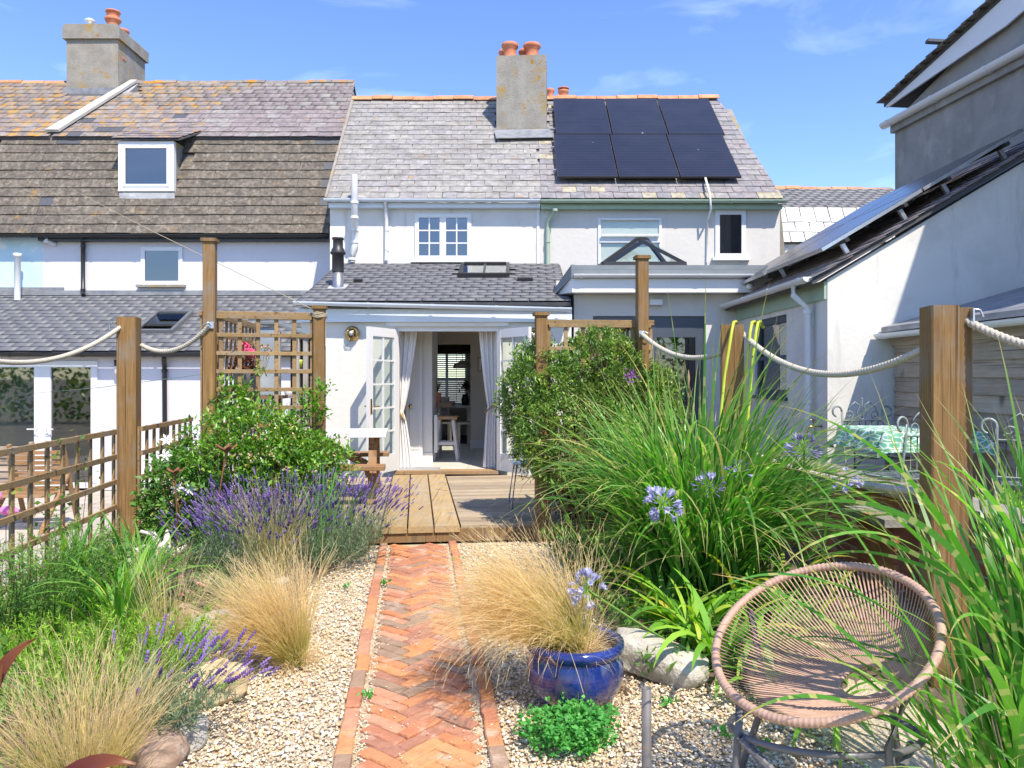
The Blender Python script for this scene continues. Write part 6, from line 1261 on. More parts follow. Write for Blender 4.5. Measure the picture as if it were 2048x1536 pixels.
# ================================================================ planting helpers
def strips(base, az, el, L, bend, w, segs=6, curl=None, roll=None, prof=None, pw=1.3):
    n = len(base); s = np.linspace(0, 1, segs + 1)[None]; curl = np.zeros(n) if curl is None else curl; roll = np.zeros(n) if roll is None else roll
    E = el[:, None] - bend[:, None] * s ** pw; A = az[:, None] + curl[:, None] * s
    d = np.stack([np.cos(E) * np.cos(A), np.cos(E) * np.sin(A), np.sin(E)], -1); step = d[:, :-1] * (L / segs)[:, None, None]
    pos = np.concatenate([np.zeros((n, 1, 3)), np.cumsum(step, 1)], 1) + base[:, None]
    side = np.stack([-np.sin(A), np.cos(A), np.zeros_like(A)], -1); up = np.cross(d, side); side = side * np.cos(roll)[:, None, None] + up * np.sin(roll)[:, None, None]
    pr = (prof(s) if prof else (1 - s ** 2.2) * (.45 + .55 * np.minimum(1, s * 4))) + .02
    hw = (w[:, None] / 2 * pr)[..., None]; V = np.stack([pos - side * hw, pos + side * hw], 2).reshape(n, -1, 3)
    k = np.arange(segs) * 2; q = np.stack([k, k + 1, k + 3, k + 2], -1); Fq = (q[None] + (np.arange(n) * (segs + 1) * 2)[:, None, None]).reshape(-1, 4)
    t = np.tile(np.repeat(s[0], 2)[None], (n, 1)); v = np.repeat(rng.random(n)[:, None], (segs + 1) * 2, 1)
    return V.reshape(-1, 3), Fq, {'t': t.ravel(), 'v': v.ravel()}, pos
LEAF = (np.array([(0, 0, 0), (.42, -.5, .06), (.45, 0, 0), (.42, .5, .06), (1, 0, -.10)]), np.array([(0, 1, 2), (0, 2, 3), (1, 4, 2), (2, 4, 3)]))
PETAL5 = None
def inst(tpl, pos, d, scale, aspect=.4, hint=None, v=None):
    T, Fq = tpl; n = len(pos); d = d / np.linalg.norm(d, axis=1)[:, None]; h = rng.normal(0, 1, (n, 3)) if hint is None else hint
    s = np.cross(h, d); s /= np.linalg.norm(s, axis=1)[:, None] + 1e-9; u = np.cross(d, s); asp = np.full(n, aspect) if np.isscalar(aspect) else aspect
    V = pos[:, None] + (d[:, None] * T[None, :, :1] + s[:, None] * T[None, :, 1:2] * asp[:, None, None] + u[:, None] * T[None, :, 2:3]) * scale[:, None, None]
    Fa = (Fq[None] + (np.arange(n) * len(T))[:, None, None]).reshape(-1, Fq.shape[1]); v = rng.random(n) if v is None else v
    return V.reshape(-1, 3), Fa, {'v': np.repeat(v, len(T)), 't': np.tile(T[:, 0], n)}
def twig_v(n, per): return np.clip(np.repeat(rng.random(n // per), per) * .75 + rng.random(n) * .25, 0, 1)
def unit(n): q = rng.normal(0, 1, (n, 3)); return q / np.linalg.norm(q, axis=1)[:, None]
def crown_points(n, c, R, inner=.55, lumps=7, lump=.22, floor=None, seed=0):
    """twig ends through a lumpy ellipsoid, thicker towards its skin"""
    r = np.random.default_rng(seed); d = r.normal(0, 1, (n, 3)); d /= np.linalg.norm(d, axis=1)[:, None]; L = r.normal(0, 1, (lumps, 3)); L /= np.linalg.norm(L, axis=1)[:, None]
    f = 1 + lump * (np.max(np.maximum(0, d @ L.T) ** 6, axis=1) * 2 - .6) + .06 * np.sin(d @ r.normal(0, 4, 3) + 1) ; rad_ = (inner + (1 - inner) * r.random(n) ** .55) * f
    p = np.array(c)[None] + d * rad_[:, None] * np.array(R)[None]
    if floor is not None: p[:, 2] = np.maximum(p[:, 2], floor + r.random(n) * .12)
    return p, d
def twig_leaves(p, d, per, spread, size, upb=.4, jitter=.6, out=.5):
    n = len(p); P = np.repeat(p, per, 0); D = np.repeat(d, per, 0); tw = D * out + np.array([0, 0, upb]) + rng.normal(0, .25, D.shape); tw /= np.linalg.norm(tw, axis=1)[:, None]
    P = P + tw * (rng.random(len(P)) * spread)[:, None] + rng.normal(0, spread * .12, P.shape); dl = tw * .7 + unit(len(P)) * jitter; s = size * rng.uniform(.65, 1.2, len(P)); hint = np.tile([0, 0, 1.0], (len(P), 1)) + rng.normal(0, .35, P.shape)
    return P, dl, s, hint
def branches(c0, tips, r0, m, parent, name='branches', kind=None):
    mb = MB()
    for q in tips:
        a = Vector(c0) + Vector(rng.normal(0, .02, 3)); b = Vector(q); mid = a.lerp(b, .5) + Vector(rng.normal(0, .04, 3)) + UP * .05; mb.tube([a, mid, b], [r0, r0 * .6, r0 * .2], 5)
    return mb.build(name, m, parent, kind)
mat('bark', (0.16, 0.10, 0.06), (0.26, 0.17, 0.10), 0.95, 20, 0.5, 60)
def plant(name, label, cat, c, group=None): return thing(name, label, cat, c, group)

# ---------------------------------------------------------------- star jasmine on the left trellis
leafmat('jasmine_leaf', [(0, (.035, .095, .012)), (.35, (.07, .17, .02)), (.7, (.12, .25, .03)), (.93, (.22, .33, .05)), (1, (.42, .20, .06))], .3, rough=.32, spec=.5)
leafmat('jasmine_flower', [(0, (.72, .62, .40)), (.6, (.70, .55, .34)), (1, (.52, .30, .14))], .25, gain=1)
jc = Vector((PX(530, 6.65), 6.65, .12)); jp = plant('jasmine_shrub', 'glossy star jasmine with cream flowers growing against the left trellis', 'shrub', jc)
p1, d1 = crown_points(1050, (PX(525, 6.65), 6.65, .84), (.52, .30, .29), .60, 12, .40, .2, 1); p2_, d2 = crown_points(380, (PX(585, 6.6), 6.6, .72), (.38, .26, .24), .6, 6, .3, .12, 2)
# climbing shoots on the trellis
cs = np.concatenate([np.stack([PX(px_, 6.95) + rng.normal(0, .02, 26), np.full(26, 6.94), np.linspace(1.1, PZ(py_, 6.95), 26)], 1) for px_, py_ in ((455, 765), (478, 772), (495, 785), (640, 775), (612, 785))]); cd = unit(len(cs))
P, dl, s, h = twig_leaves(np.concatenate([p1, p2_, cs]), np.concatenate([d1, d2, cd]), 7, .10, .058, .35, .7)
V, Fq, A = inst(LEAF, P, dl, s, .42, h, twig_v(len(P), 7)); np_obj('foliage', V, Fq, MATS['jasmine_leaf'], jp, A, True, 'stuff')
star = (np.array([(0, 0, 0)] + [(.25 * math.sin(2.2 * i), math.cos(i * 1.2566) * .5, math.sin(i * 1.2566) * .5) for i in range(5)] + [(.02, math.cos(i * 1.2566 + .63) * .16, math.sin(i * 1.2566 + .63) * .16) for i in range(5)]), np.array([(0, 6 + (i - 1) % 5, 1 + i, ) for i in range(5)] + [(0, 1 + i, 6 + i) for i in range(5)]))
fp = np.concatenate([p1[::4], p2_[::4]]); fdv = np.concatenate([d1[::4], d2[::4]]); fp = np.repeat(fp, 7, 0) + rng.normal(0, .022, (len(fp) * 7, 3)) + np.repeat(fdv, 7, 0) * .06; V, Fq, A = inst(star, fp, np.repeat(fdv, 7, 0) + unit(len(fp)) * .6, np.full(len(fp), .024), 1.0); np_obj('flowers', V, Fq, MATS['jasmine_flower'], jp, A, kind='stuff')
branches(jc, list(p1[::40]) + list(p2_[::40]), .012, 'bark', jp)
V, Fq, A = inst(LEAF, at(518, 735, 6.95)[:] + rng.normal(0, .025, (24, 3)), unit(24) + np.array([0, -.4, .2]), rng.uniform(.04, .06, 24), .42); np_obj('trellis_shoot', V, Fq, MATS['jasmine_leaf'], jp, A, True)

# ---------------------------------------------------------------- clematis between the fence and the jasmine
leafmat('clematis_leaf', [(0, (.03, .085, .015)), (.5, (.07, .16, .03)), (.9, (.13, .25, .05)), (1, (.25, .22, .06))], .3, rough=.45); leafmat('white_petal', [(0, (.82, .82, .78)), (1, (.86, .85, .80))], .3, gain=1)
cc_ = Vector((PX(350, 6.5), 6.5, .1)); cp = plant('clematis', 'leafy clematis with large white star flowers beside the thick left post', 'climber', cc_)
p1, d1 = crown_points(620, (PX(352, 6.5), 6.5, .42), (.30, .28, .42), .45, 6, .3, .06, 4); P, dl, s, h = twig_leaves(p1, d1, 6, .10, .06, .3, .8); V, Fq, A = inst(LEAF, P, dl, s, .55, h); np_obj('foliage', V, Fq, MATS['clematis_leaf'], cp, A, True, 'stuff'); branches(cc_, p1[::30], .007, 'bark', cp)
big = (np.array([(0, 0, 0), (.5, -.20, .08), (.55, 0, .04), (.5, .20, .08), (1, 0, .02)]), LEAF[1])
for px_, py_ in ((333, 879), (331, 911), (355, 976), (380, 979)):
    q = np.array(at(px_, py_, 6.22 if py_ > 950 else 6.35)); fo_ = MB(); ax = np.array([rng.normal(0, .25), -1, .45]); ax /= np.linalg.norm(ax); e1 = np.cross(ax, [0, 0, 1]); e1 /= np.linalg.norm(e1); e2 = np.cross(ax, e1)
    dd = np.array([e1 * math.cos(i * 1.047) + e2 * math.sin(i * 1.047) for i in range(6)]); V, Fq, A = inst(big, np.tile(q, (6, 1)), dd, np.full(6, .058), 1.0, np.tile(ax, (6, 1))); np_obj('flower', V, Fq, MATS['white_petal'], cp, A)
# vine on the fence
vt = plant('fence_vine', 'thin vine with dark leaves climbing the left trellis fence', 'climber', g(-2.66, 6.6)); pv = np.array([[*g(-2.66 + rng.normal(0, .02), 6.2 + rng.normal(0, .35))[:2], abs(rng.normal(.35, .4))] for _ in range(110)]); V, Fq, A = inst(LEAF, pv, unit(110), rng.uniform(.035, .06, 110), .6); np_obj('foliage', V, Fq, MATS['clematis_leaf'], vt, A, True); branches(g(-2.66, 6.6), [Vector(q) for q in pv[::8]], .004, 'bark', vt)

# ---------------------------------------------------------------- lavender
leafmat('lavender_leaf', [(0, (.10, .16, .085)), (.5, (.16, .235, .13)), (1, (.25, .33, .20))], .25, rough=.6, gain=1.15); leafmat('lavender_flower', [(0, (.10, .05, .22)), (.5, (.17, .10, .34)), (1, (.30, .21, .48))], .2, rough=.7, gain=1)
nk = 5; zs_ = [0, .14, .22, .36, .44, .56, .64, .78, .88, 1.0]; rs_ = [.05, .75, .12, .85, .12, .85, .14, .7, .45, .05]
SPIKE = (np.array([(z, rs_[i] * .2 * math.cos(2 * math.pi * k_ / nk + i), rs_[i] * .2 * math.sin(2 * math.pi * k_ / nk + i)) for i, z in enumerate(zs_) for k_ in range(nk)]), np.array([(i * nk + k_, i * nk + (k_ + 1) % nk, (i + 1) * nk + (k_ + 1) % nk, (i + 1) * nk + k_) for i in range(9) for k_ in range(nk)]))
def lavender(label, c, Rx, Ry, n_stem, n_leaf, H, lean=(0, 0), spk=.046, hmul=None):
    t = plant('lavender', label, 'lavender', c, 'lavender bushes'); th = rng.uniform(0, 6.283, n_stem); rr = np.sqrt(rng.random(n_stem)); b = np.stack([c[0] + np.cos(th) * rr * Rx * .8, c[1] + np.sin(th) * rr * Ry * .8, np.full(n_stem, c[2] + .02)], 1)
    az = th + rng.normal(0, .45, n_stem); el = np.clip(1.5 - .60 * rr + rng.normal(0, .13, n_stem), .35, 1.5); L = H * rng.uniform(.75, 1.12, n_stem)
    dx = np.cos(el) * np.cos(az) + lean[0]; dy = np.cos(el) * np.sin(az) + lean[1]; az = np.arctan2(dy, dx); el = np.arctan2(np.sin(el), np.hypot(dx, dy))
    V, Fq, A, pos = strips(b, az, el, L, rng.normal(.12, .15, n_stem), np.full(n_stem, .0034), 5, prof=lambda s: np.ones_like(s)); np_obj('stems', V, Fq, MATS['lavender_leaf'], t, A, kind='stuff')
    tip = pos[:, -1]; d = pos[:, -1] - pos[:, -2]; V, Fq, A = inst(SPIKE, tip, d, spk * rng.uniform(.7, 1.35, n_stem), 1.0); np_obj('flower_spikes', V, Fq, MATS['lavender_flower'], t, A, kind='stuff')
    # leaves at the foot of the stems
    k = rng.integers(0, n_stem, n_leaf); f = rng.random(n_leaf) ** 1.2 * .62; i0 = (f * 5).astype(int); fr_ = (f * 5 - i0)[:, None]; q = pos[k, i0] * (1 - fr_) + pos[k, i0 + 1] * fr_ + rng.normal(0, .022, (n_leaf, 3)); q[:, 2] = np.maximum(q[:, 2], .03)
    dl = unit(n_leaf) * .8 + np.array([0, 0, .9]); V, Fq, A = inst(LEAF, q, dl, rng.uniform(.03, .06, n_leaf), .12); np_obj('foliage', V, Fq, MATS['lavender_leaf'], t, A, kind='stuff'); return t
lavender('large lavender bush in full purple flower left of the deck step', Vector((PX(600, 6.15), 6.15, .06)), .66, .50, 850, 12500, .60)
lavender('lavender in front of the rusty flowers and the jasmine', Vector((PX(500, 5.75), 5.75, .06)), .36, .36, 300, 4500, .50)
lavender('small lavender drooping over the sandy stone block', Vector((PX(300, 3.1), 3.1, .05)), .16, .14, 85, 1500, .40, (.55, .35), .045)

# ---------------------------------------------------------------- iris swords
leafmat('iris_leaf', [(0, (.06, .16, .05)), (.5, (.10, .25, .07)), (1, (.18, .34, .12))], .35, rough=.4)
def swords(label, px, Y, n, H, spread, z0=.05):
    c = Vector((PX(px, Y), Y, z0)); t = plant('iris_clump', label, 'iris', c, 'iris clumps'); b = np.stack([c.x + rng.normal(0, spread, n), c.y + rng.normal(0, spread * .7, n), np.full(n, z0)], 1); az = rng.uniform(0, 6.28, n)
    for i in range(n):
        V, Fq, A, _ = strips(b[i:i + 1], az[i:i + 1], np.array([rng.uniform(1.2, 1.5)]), np.array([H * rng.uniform(.65, 1.05)]), np.array([rng.normal(.05, .12)]), np.array([.024]), 6, roll=np.array([rng.uniform(0, 3)])); np_obj('leaf', V, Fq, MATS['iris_leaf'], t, A, True)
swords('upright iris leaves rising out of the large lavender', 640, 6.0, 26, .82, .07); swords('iris leaves between the jasmine and the rusty flower', 480, 6.35, 20, .95, .09); swords('iris leaves beside the clematis', 410, 6.4, 14, .85, .06); swords('iris leaves at the right end of the jasmine', 672, 6.3, 14, .78, .05)

# ---------------------------------------------------------------- golden feather grasses
leafmat('stipa', [(0, (.40, .34, .11)), (.5, (.56, .46, .18)), (1, (.68, .56, .27))], .45, gain=1.0, tipc=[(0, (.22, .29, .05), .9), (.3, (.44, .43, .12), .6), (.6, (.72, .56, .28), .45), (1, (.82, .66, .40), .75)], rough=.6)
leafmat('stipa_awn', [(0, (.66, .52, .27)), (1, (.84, .70, .44))], .45, rough=.6, gain=1.05)
def stipa(label, c, n, H, lean, spread=.05, elr=(.55, 1.45), bendm=.9, wid=.0022, awn=1.0, azf=None):
    t = plant('feather_grass', label, 'ornamental grass', c, 'golden feather grasses'); th = rng.uniform(0, 6.283, n) if azf is None else azf(n); rr = np.sqrt(rng.random(n)) * spread
    b = np.stack([c[0] + np.cos(th) * rr, c[1] + np.sin(th) * rr, np.full(n, c[2])], 1); el = rng.uniform(*elr, n); dx = np.cos(el) * np.cos(th) + lean[0]; dy = np.cos(el) * np.sin(th) + lean[1]; az = np.arctan2(dy, dx); el = np.arctan2(np.sin(el), np.hypot(dx, dy))
    L = H * np.where(rng.random(n) < .25, rng.uniform(.3, .7, n), rng.uniform(.6, 1.15, n)); V, Fq, A, pos = strips(b, az + rng.normal(0, .25, n), el, L, np.abs(rng.normal(bendm, .5, n)), wid * rng.uniform(.7, 1.6, n), 8, curl=rng.normal(0, .6, n), roll=rng.uniform(0, 3, n), pw=1.7, prof=lambda s: 1 - .6 * s); np_obj('blades', V, Fq, MATS['stipa'], t, A, kind='stuff')
    k = rng.choice(n, int(n * .62), replace=False); per = 6; f = rng.uniform(.5, 1, (len(k), per)) * 7.98; i0 = f.astype(int); fr_ = (f - i0)[..., None]; kk = np.repeat(k[:, None], per, 1); q = (pos[kk, i0] * (1 - fr_) + pos[kk, i0 + 1] * fr_).reshape(-1, 3); d = (pos[kk, i0 + 1] - pos[kk, i0]).reshape(-1, 3); d /= np.linalg.norm(d, axis=1)[:, None]
    m = len(q); dd = d + rng.normal(0, .28, d.shape); az2 = np.arctan2(dd[:, 1], dd[:, 0]); el2 = np.arctan2(dd[:, 2], np.hypot(dd[:, 0], dd[:, 1])); V, Fq, A, _ = strips(q, az2, el2, rng.uniform(.03, .10, m) * awn, rng.normal(.5, .4, m), np.full(m, wid * .55), 3, curl=rng.normal(0, .6, m), prof=lambda s: 1 - .8 * s); np_obj('seed_awns', V, Fq, MATS['stipa_awn'], t, A, kind='stuff')
    m = n // 4; th = rng.uniform(0, 6.283, m); V, Fq, A, _ = strips(np.tile(np.array(c), (m, 1)) + rng.normal(0, spread * .6, (m, 3)) * [1, 1, 0], th, rng.uniform(.15, 1.0, m), H * rng.uniform(.2, .45, m), rng.uniform(.2, 1.6, m), np.full(m, wid), 5, curl=rng.normal(0, 1.0, m)); V[:, 2] = np.maximum(V[:, 2], .012); np_obj('thatch', V, Fq, MATS['stipa_awn'], t, A, kind='stuff'); return t
c = gnd(590, 1335, 0); stipa('golden feather grass in the gravel left of the path', Vector((c.x, c.y, .02)), 1600, .62, (-.52, .08), .055, (.85, 1.5), .50)
stipa('golden feather grass in the bottom left foreground', Vector((PX(165, 2.75), 2.75, .05)), 680, .50, (-.05, 0), .11, (.85, 1.5), .35, .0021)
stipa('golden feather grass blowing left out of the blue pot', pp + UP * .26, 2600, .66, (-.58, .12), .07, (.55, 1.45), .95, azf=lambda n: rng.normal(2.7, 1.15, n))
stipa('wispy feather grass inside the lavender', Vector((PX(545, 5.55), 5.55, .05)), 320, .72, (0, 0), .05, (1.0, 1.5), .4); stipa('pale wisps of feather grass by the daylily leaves', Vector((PX(330, 3.9), 3.9, .05)), 130, .62, (0, 0), .04, (1.2, 1.55), .3)

# ---------------------------------------------------------------- rosemary and feathery greens on the left
leafmat('rosemary_leaf', [(0, (.04, .11, .02)), (.5, (.08, .19, .035)), (1, (.18, .33, .07))], .25, rough=.5); leafmat('fresh_leaf', [(0, (.08, .19, .015)), (.5, (.15, .31, .025)), (1, (.29, .44, .06))], .35, rough=.45)
def needle_bush(name, label, cat, c, R, n_shoot, H, m, per=70, ls=.026, elr=(.9, 1.5), asp=.14, z0=.05):
    t = plant(name, label, cat, c); th = rng.uniform(0, 6.28, n_shoot); rr = np.sqrt(rng.random(n_shoot)); b = np.stack([c[0] + np.cos(th) * rr * R[0] * .75, c[1] + np.sin(th) * rr * R[1] * .75, np.full(n_shoot, c[2])], 1); el = np.clip(rng.uniform(*elr, n_shoot) - .35 * rr, .3, 1.55); L = H * rng.uniform(.6, 1.1, n_shoot)
    V, Fq, A, pos = strips(b, th + rng.normal(0, .5, n_shoot), el, L, rng.normal(-.05, .25, n_shoot), np.full(n_shoot, .006), 6, prof=lambda s: 1 - .5 * s); np_obj('stems', V, Fq, MATS['bark'], t, A, kind='stuff')
    f = rng.uniform(.12, 1, (n_shoot, per)) * 5.98; i0 = f.astype(int); fr_ = (f - i0)[..., None]; kk = np.repeat(np.arange(n_shoot)[:, None], per, 1); q = (pos[kk, i0] * (1 - fr_) + pos[kk, i0 + 1] * fr_).reshape(-1, 3); d = (pos[kk, i0 + 1] - pos[kk, i0]).reshape(-1, 3); d /= np.linalg.norm(d, axis=1)[:, None]; dl = d * .8 + unit(len(q)) * .75
    V, Fq, A = inst(LEAF, q, dl, ls * rng.uniform(.7, 1.4, len(q)), asp); np_obj('foliage', V, Fq, MATS[m], t, A, kind='stuff'); return t
needle_bush('rosemary_bush', 'dark green rosemary bush in front of the trellis at the left edge', 'shrub', Vector((PX(40, 4.35), 4.35, .05)), (.36, .34), 260, .62, 'rosemary_leaf', 110, .030)
needle_bush('feathery_shrub', 'bright green feathery shrub behind the near golden grass', 'shrub', Vector((PX(230, 3.55), 3.55, .05)), (.40, .38), 170, .36, 'fresh_leaf', 95, .028, (.7, 1.5), .16)
needle_bush('feathery_shrub', 'low bright green shrub between rosemary and white limestone', 'shrub', Vector((PX(170, 3.95), 3.95, .05)), (.42, .30), 110, .30, 'fresh_leaf', 80, .030, (.7, 1.5), .16)
leafmat('strap_leaf', [(0, (.06, .17, .025)), (.5, (.11, .27, .035)), (.88, (.22, .38, .06)), (1, (.42, .36, .07))], .38, src='object', rough=.4)
def strap_meshes(k, L, w, bend, el, m, name='leaf', segs=9):
    out = []
    for i in range(k):
        V, Fq, A, _ = strips(np.zeros((1, 3)), np.zeros(1), np.array([el + rng.normal(0, .12)]), np.array([L * rng.uniform(.8, 1.15)]), np.array([bend * rng.uniform(.55, 1.4)]), np.array([w * rng.uniform(.85, 1.15)]), segs, curl=rng.normal(0, .35, 1), roll=rng.normal(0, .25, 1), prof=lambda s: np.minimum(1, .55 + s * 2) * (1 - s ** 3.2)); out.append(np_mesh(name, V, Fq, MATS[m], A, True))
    return out
def scatter_leaves(t, meshes, n, c, spread, az=lambda: rng.uniform(0, 6.283), sc=(.7, 1.15), name='leaf', tilt=.15, zr=(0, 0)):
    for i in range(n):
        o = bpy.data.objects.new(name, meshes[int(rng.integers(len(meshes)))]); link(o); put(o, t); a = az(); rr = abs(rng.normal(0, spread)); s = rng.uniform(*sc)
        o.matrix_basis = Matrix.Translation(Vector((c[0] + math.cos(a) * rr, c[1] + math.sin(a) * rr, c[2] + rng.uniform(*zr)))) @ Matrix.Rotation(a + rng.normal(0, .3), 4, 'Z') @ Matrix.Rotation(rng.normal(0, tilt), 4, 'Y') @ Matrix.Diagonal((s, s, s, 1))
dlm = strap_meshes(10, .64, .022, 1.5, 1.3, 'strap_leaf')
for lab, px_, Y_, n_ in (('arching daylily leaves in front of the driftwood', 262, 4.75, 70), ('daylily leaves beside the rosemary', 150, 4.7, 46), ('yellowing daylily leaves above the feathery shrub', 240, 4.2, 54)):
    c = Vector((PX(px_, Y_), Y_, .06)); t = plant('daylily_clump', lab, 'daylily', c, 'daylily clumps'); scatter_leaves(t, dlm, n_, c, .07)
# pink thrift and nasturtium bits
tc_ = gnd(410, 1215, .06); tp_ = plant('thrift', 'pink thrift heads and dry seed heads before the lavender', 'flowers', tc_); mat('thrift_pink', (0.72, 0.22, 0.30), (0.80, 0.36, 0.40), 0.8, 40); mat('thrift_dry', (0.50, 0.38, 0.26), (0.60, 0.48, 0.34), 0.9, 40)
for i, (px_, py_) in enumerate(((361, 1155), (398, 1168), (390, 1178), (405, 1172), (382, 1184), (410, 1180), (362, 1190), (360, 1170), (355, 1160), (385, 1160), (412, 1163), (368, 1182), (382, 1134), (342, 1140))):
    q = at(px_, py_, 4.9 + rng.normal(0, .1)); hm = MB()
    for _ in range(46): d = Vector(rng.normal(0, 1, 3)).normalized(); d.z = abs(d.z) * .8 - .1; a = d.cross(Vector(rng.normal(0, 1, 3))).normalized() * .008; hm.add([q + d * .008 - a, q + d * .021, q + d * .008 + a], [(0, 1, 2)])
    hm.build('flower_head', 'thrift_pink' if i < 7 else 'thrift_dry', tp_); MB().tube([q, (q.x + rng.normal(0, .03), q.y + .02, .06)], .002, 4).build('stalk', 'lavender_leaf', tp_)
p1, d1 = crown_points(260, (PX(390, 4.95), 4.95, .07), (.22, .18, .09), .3, 4, .2, .03, 9); P, dl, s, h = twig_leaves(p1, d1, 8, .05, .05, .6, .5); V, Fq, A = inst(LEAF, P, dl, s, .08, h); np_obj('foliage', V, Fq, MATS['lavender_leaf'], tp_, A, kind='stuff')
# red canna leaves in the corner
leafmat('canna_leaf', [(0, (.10, .015, .015)), (1, (.15, .02, .022))], .25, gain=1, src='object', tipc=[(0, (.14, .02, .025), .5), (.6, (.08, .03, .02), .5), (1, (.24, .10, .03), .7)], rough=.4)
cn = plant('canna', 'dark red canna leaves in the bottom left corner', 'canna', Vector((PX(-60, 2.0), 2.0, .03)))
def big_leaf(a, mid, b, w, m, t, nrm=(0, -.5, .8)):
    a, mid, b = Vector(a), Vector(mid), Vector(b); N_ = 14; V = []; T = []
    for i in range(N_ + 1):
        s = i / N_; q = a * (1 - s) ** 2 + mid * 2 * s * (1 - s) + b * s * s; d = ((mid - a) * (1 - s) + (b - mid) * s).normalized(); sd = d.cross(Vector(nrm)).normalized(); u = sd.cross(d); h = w / 2 * math.sin(math.pi * min(1, .08 + .92 * s) ** .8) + .001
        for k_ in (-1, -.5, 0, .5, 1): V.append(tuple(q + sd * h * k_ + u * (abs(k_) * h * .35 + .004 * math.sin(9 * s + 3 * k_)))); T.append(s)
    Fq = [(i * 5 + k_, i * 5 + k_ + 1, (i + 1) * 5 + k_ + 1, (i + 1) * 5 + k_) for i in range(N_) for k_ in range(4)]; np_obj('leaf', V, Fq, MATS[m], t, {'t': T, 'v': [.5] * len(V)}, True)
b0 = (PX(-70, 2.0), 2.0, .05)
big_leaf(b0, at(-80, 1330, 2.0), at(72, 1277, 2.05), .065, 'canna_leaf', cn, (0, -.9, .3)); big_leaf(b0, at(-40, 1560, 1.95), at(5, 1330, 2.0), .13, 'canna_leaf', cn, (-.6, -.8, .1)); big_leaf((PX(-40, 1.95), 1.95, .05), at(110, 1470, 1.95), at(272, 1528, 1.98), .10, 'canna_leaf', cn, (0, -.4, .9)); MB().tube([Vector(b0), Vector(b0) + UP * .5], .014, 8).build('stem', 'canna_leaf', cn)

# ---------------------------------------------------------------- rounded evergreen bush at the right of the deck
leafmat('hebe_leaf', [(0, (.16, .10, .05)), (.03, (.05, .10, .025)), (.35, (.085, .165, .035)), (.75, (.16, .26, .05)), (.96, (.29, .36, .08)), (1, (.5, .42, .05))], .25, rough=.35, spec=.45)
HY = 7.2; hc = (PX(1166, HY), HY, PZ(835, HY)); hb = plant('hebe_bush', 'big rounded evergreen bush with small leaves right of the deck step', 'shrub', Vector((hc[0], HY, .05)))
p1, d1 = crown_points(4600, hc, (.64, .50, .62), .70, 18, .30, .45, 21); p2_, d2 = crown_points(900, (PX(1250, HY), HY + .1, PZ(790, HY)), (.42, .4, .40), .6, 8, .25, .5, 22); p3_, d3 = crown_points(520, (PX(1190, HY), HY + .2, .45), (.42, .32, .34), .5, 6, .2, .12, 23)
pa, da_ = np.concatenate([p1, p2_, p3_]), np.concatenate([d1, d2, d3]); P, dl, s, h = twig_leaves(pa, da_, 12, .075, .044, .45, .8, .7); V, Fq, A = inst(LEAF, P, dl, s, .36, h, twig_v(len(P), 12)); np_obj('foliage', V, Fq, MATS['hebe_leaf'], hb, A, True, 'stuff')
mat('dead_twig', (0.22, 0.14, 0.085), (0.34, 0.23, 0.15), 0.95, 30); tw = pa[::14] * .93 + np.array([hc[0], HY, .6])[None] * .07; branches((hc[0], HY, .05), tw, .016, 'dead_twig', hb, kind='stuff')
vf = at(1262, 755, 6.55); V, Fq, A = inst(star, np.array(vf)[None] + rng.normal(0, .03, (60, 3)), unit(60), np.full(60, .03), 1.0); np_obj('purple_flowers', V, Fq, leafmat('violet', [(0, (.30, .08, .38)), (1, (.45, .18, .50))], .3, gain=1), hb, A)

# ---------------------------------------------------------------- zebra grasses
leafmat('zebra_leaf', [(0, (.055, .18, .035)), (.45, (.09, .28, .045)), (.8, (.16, .37, .065)), (.95, (.24, .42, .10)), (1, (.45, .38, .14))], .5, src='object', zebra=(.50, .52, .20), tipc=[(0, (.1, .2, .05), 0), (.80, (.2, .3, .08), 0), (.93, (.50, .38, .15), .7), (1, (.55, .38, .20), .95)], rough=.35, spec=.5, gain=1.2)
leafmat('zebra_leaf_mass', [(0, (.05, .17, .03)), (.5, (.09, .27, .045)), (1, (.16, .36, .07))], .42, zebra=(.42, .46, .16), tipc=[(0, (.1, .2, .05), 0), (.80, (.2, .3, .08), 0), (1, (.55, .38, .20), .95)], rough=.35, spec=.5, gain=1.2)
zp = lambda s: np.minimum(1, .5 + s * 2.5) * (1 - s ** 2.6)
def blade_meshes(k, L, w, el, bend, m, segs=14, pw=2.0):
    out = []
    for i in range(k):
        V, Fq, A, _ = strips(np.zeros((1, 3)), np.zeros(1), np.array([el[0] + (el[1] - el[0]) * rng.random()]), np.array([L * rng.uniform(.8, 1.12)]), np.array([rng.uniform(*bend)]), np.array([w * rng.uniform(.8, 1.2)]), segs, curl=rng.normal(0, .45, 1), roll=rng.normal(0, .5, 1), prof=zp, pw=pw); out.append(np_mesh('blade', V, Fq, MATS[m], A, True))
    return out
ZY = 5.25; zc_ = Vector((PX(1405, ZY), ZY, .05)); zg = plant('zebra_grass', 'tall striped zebra grass clump in front of the hose post', 'ornamental grass', zc_, 'striped zebra grasses')
bm1 = blade_meshes(16, 1.78, .022, (1.3, 1.53), (.1, .8), 'zebra_leaf'); bm2 = blade_meshes(20, 1.62, .026, (.95, 1.35), (1.2, 2.6), 'zebra_leaf')
scatter_leaves(zg, bm1, 95, zc_, .17, sc=(.75, 1.12), name='blade', tilt=.06); scatter_leaves(zg, bm2, 203, zc_, .20, sc=(.7, 1.1), name='blade', tilt=.08)
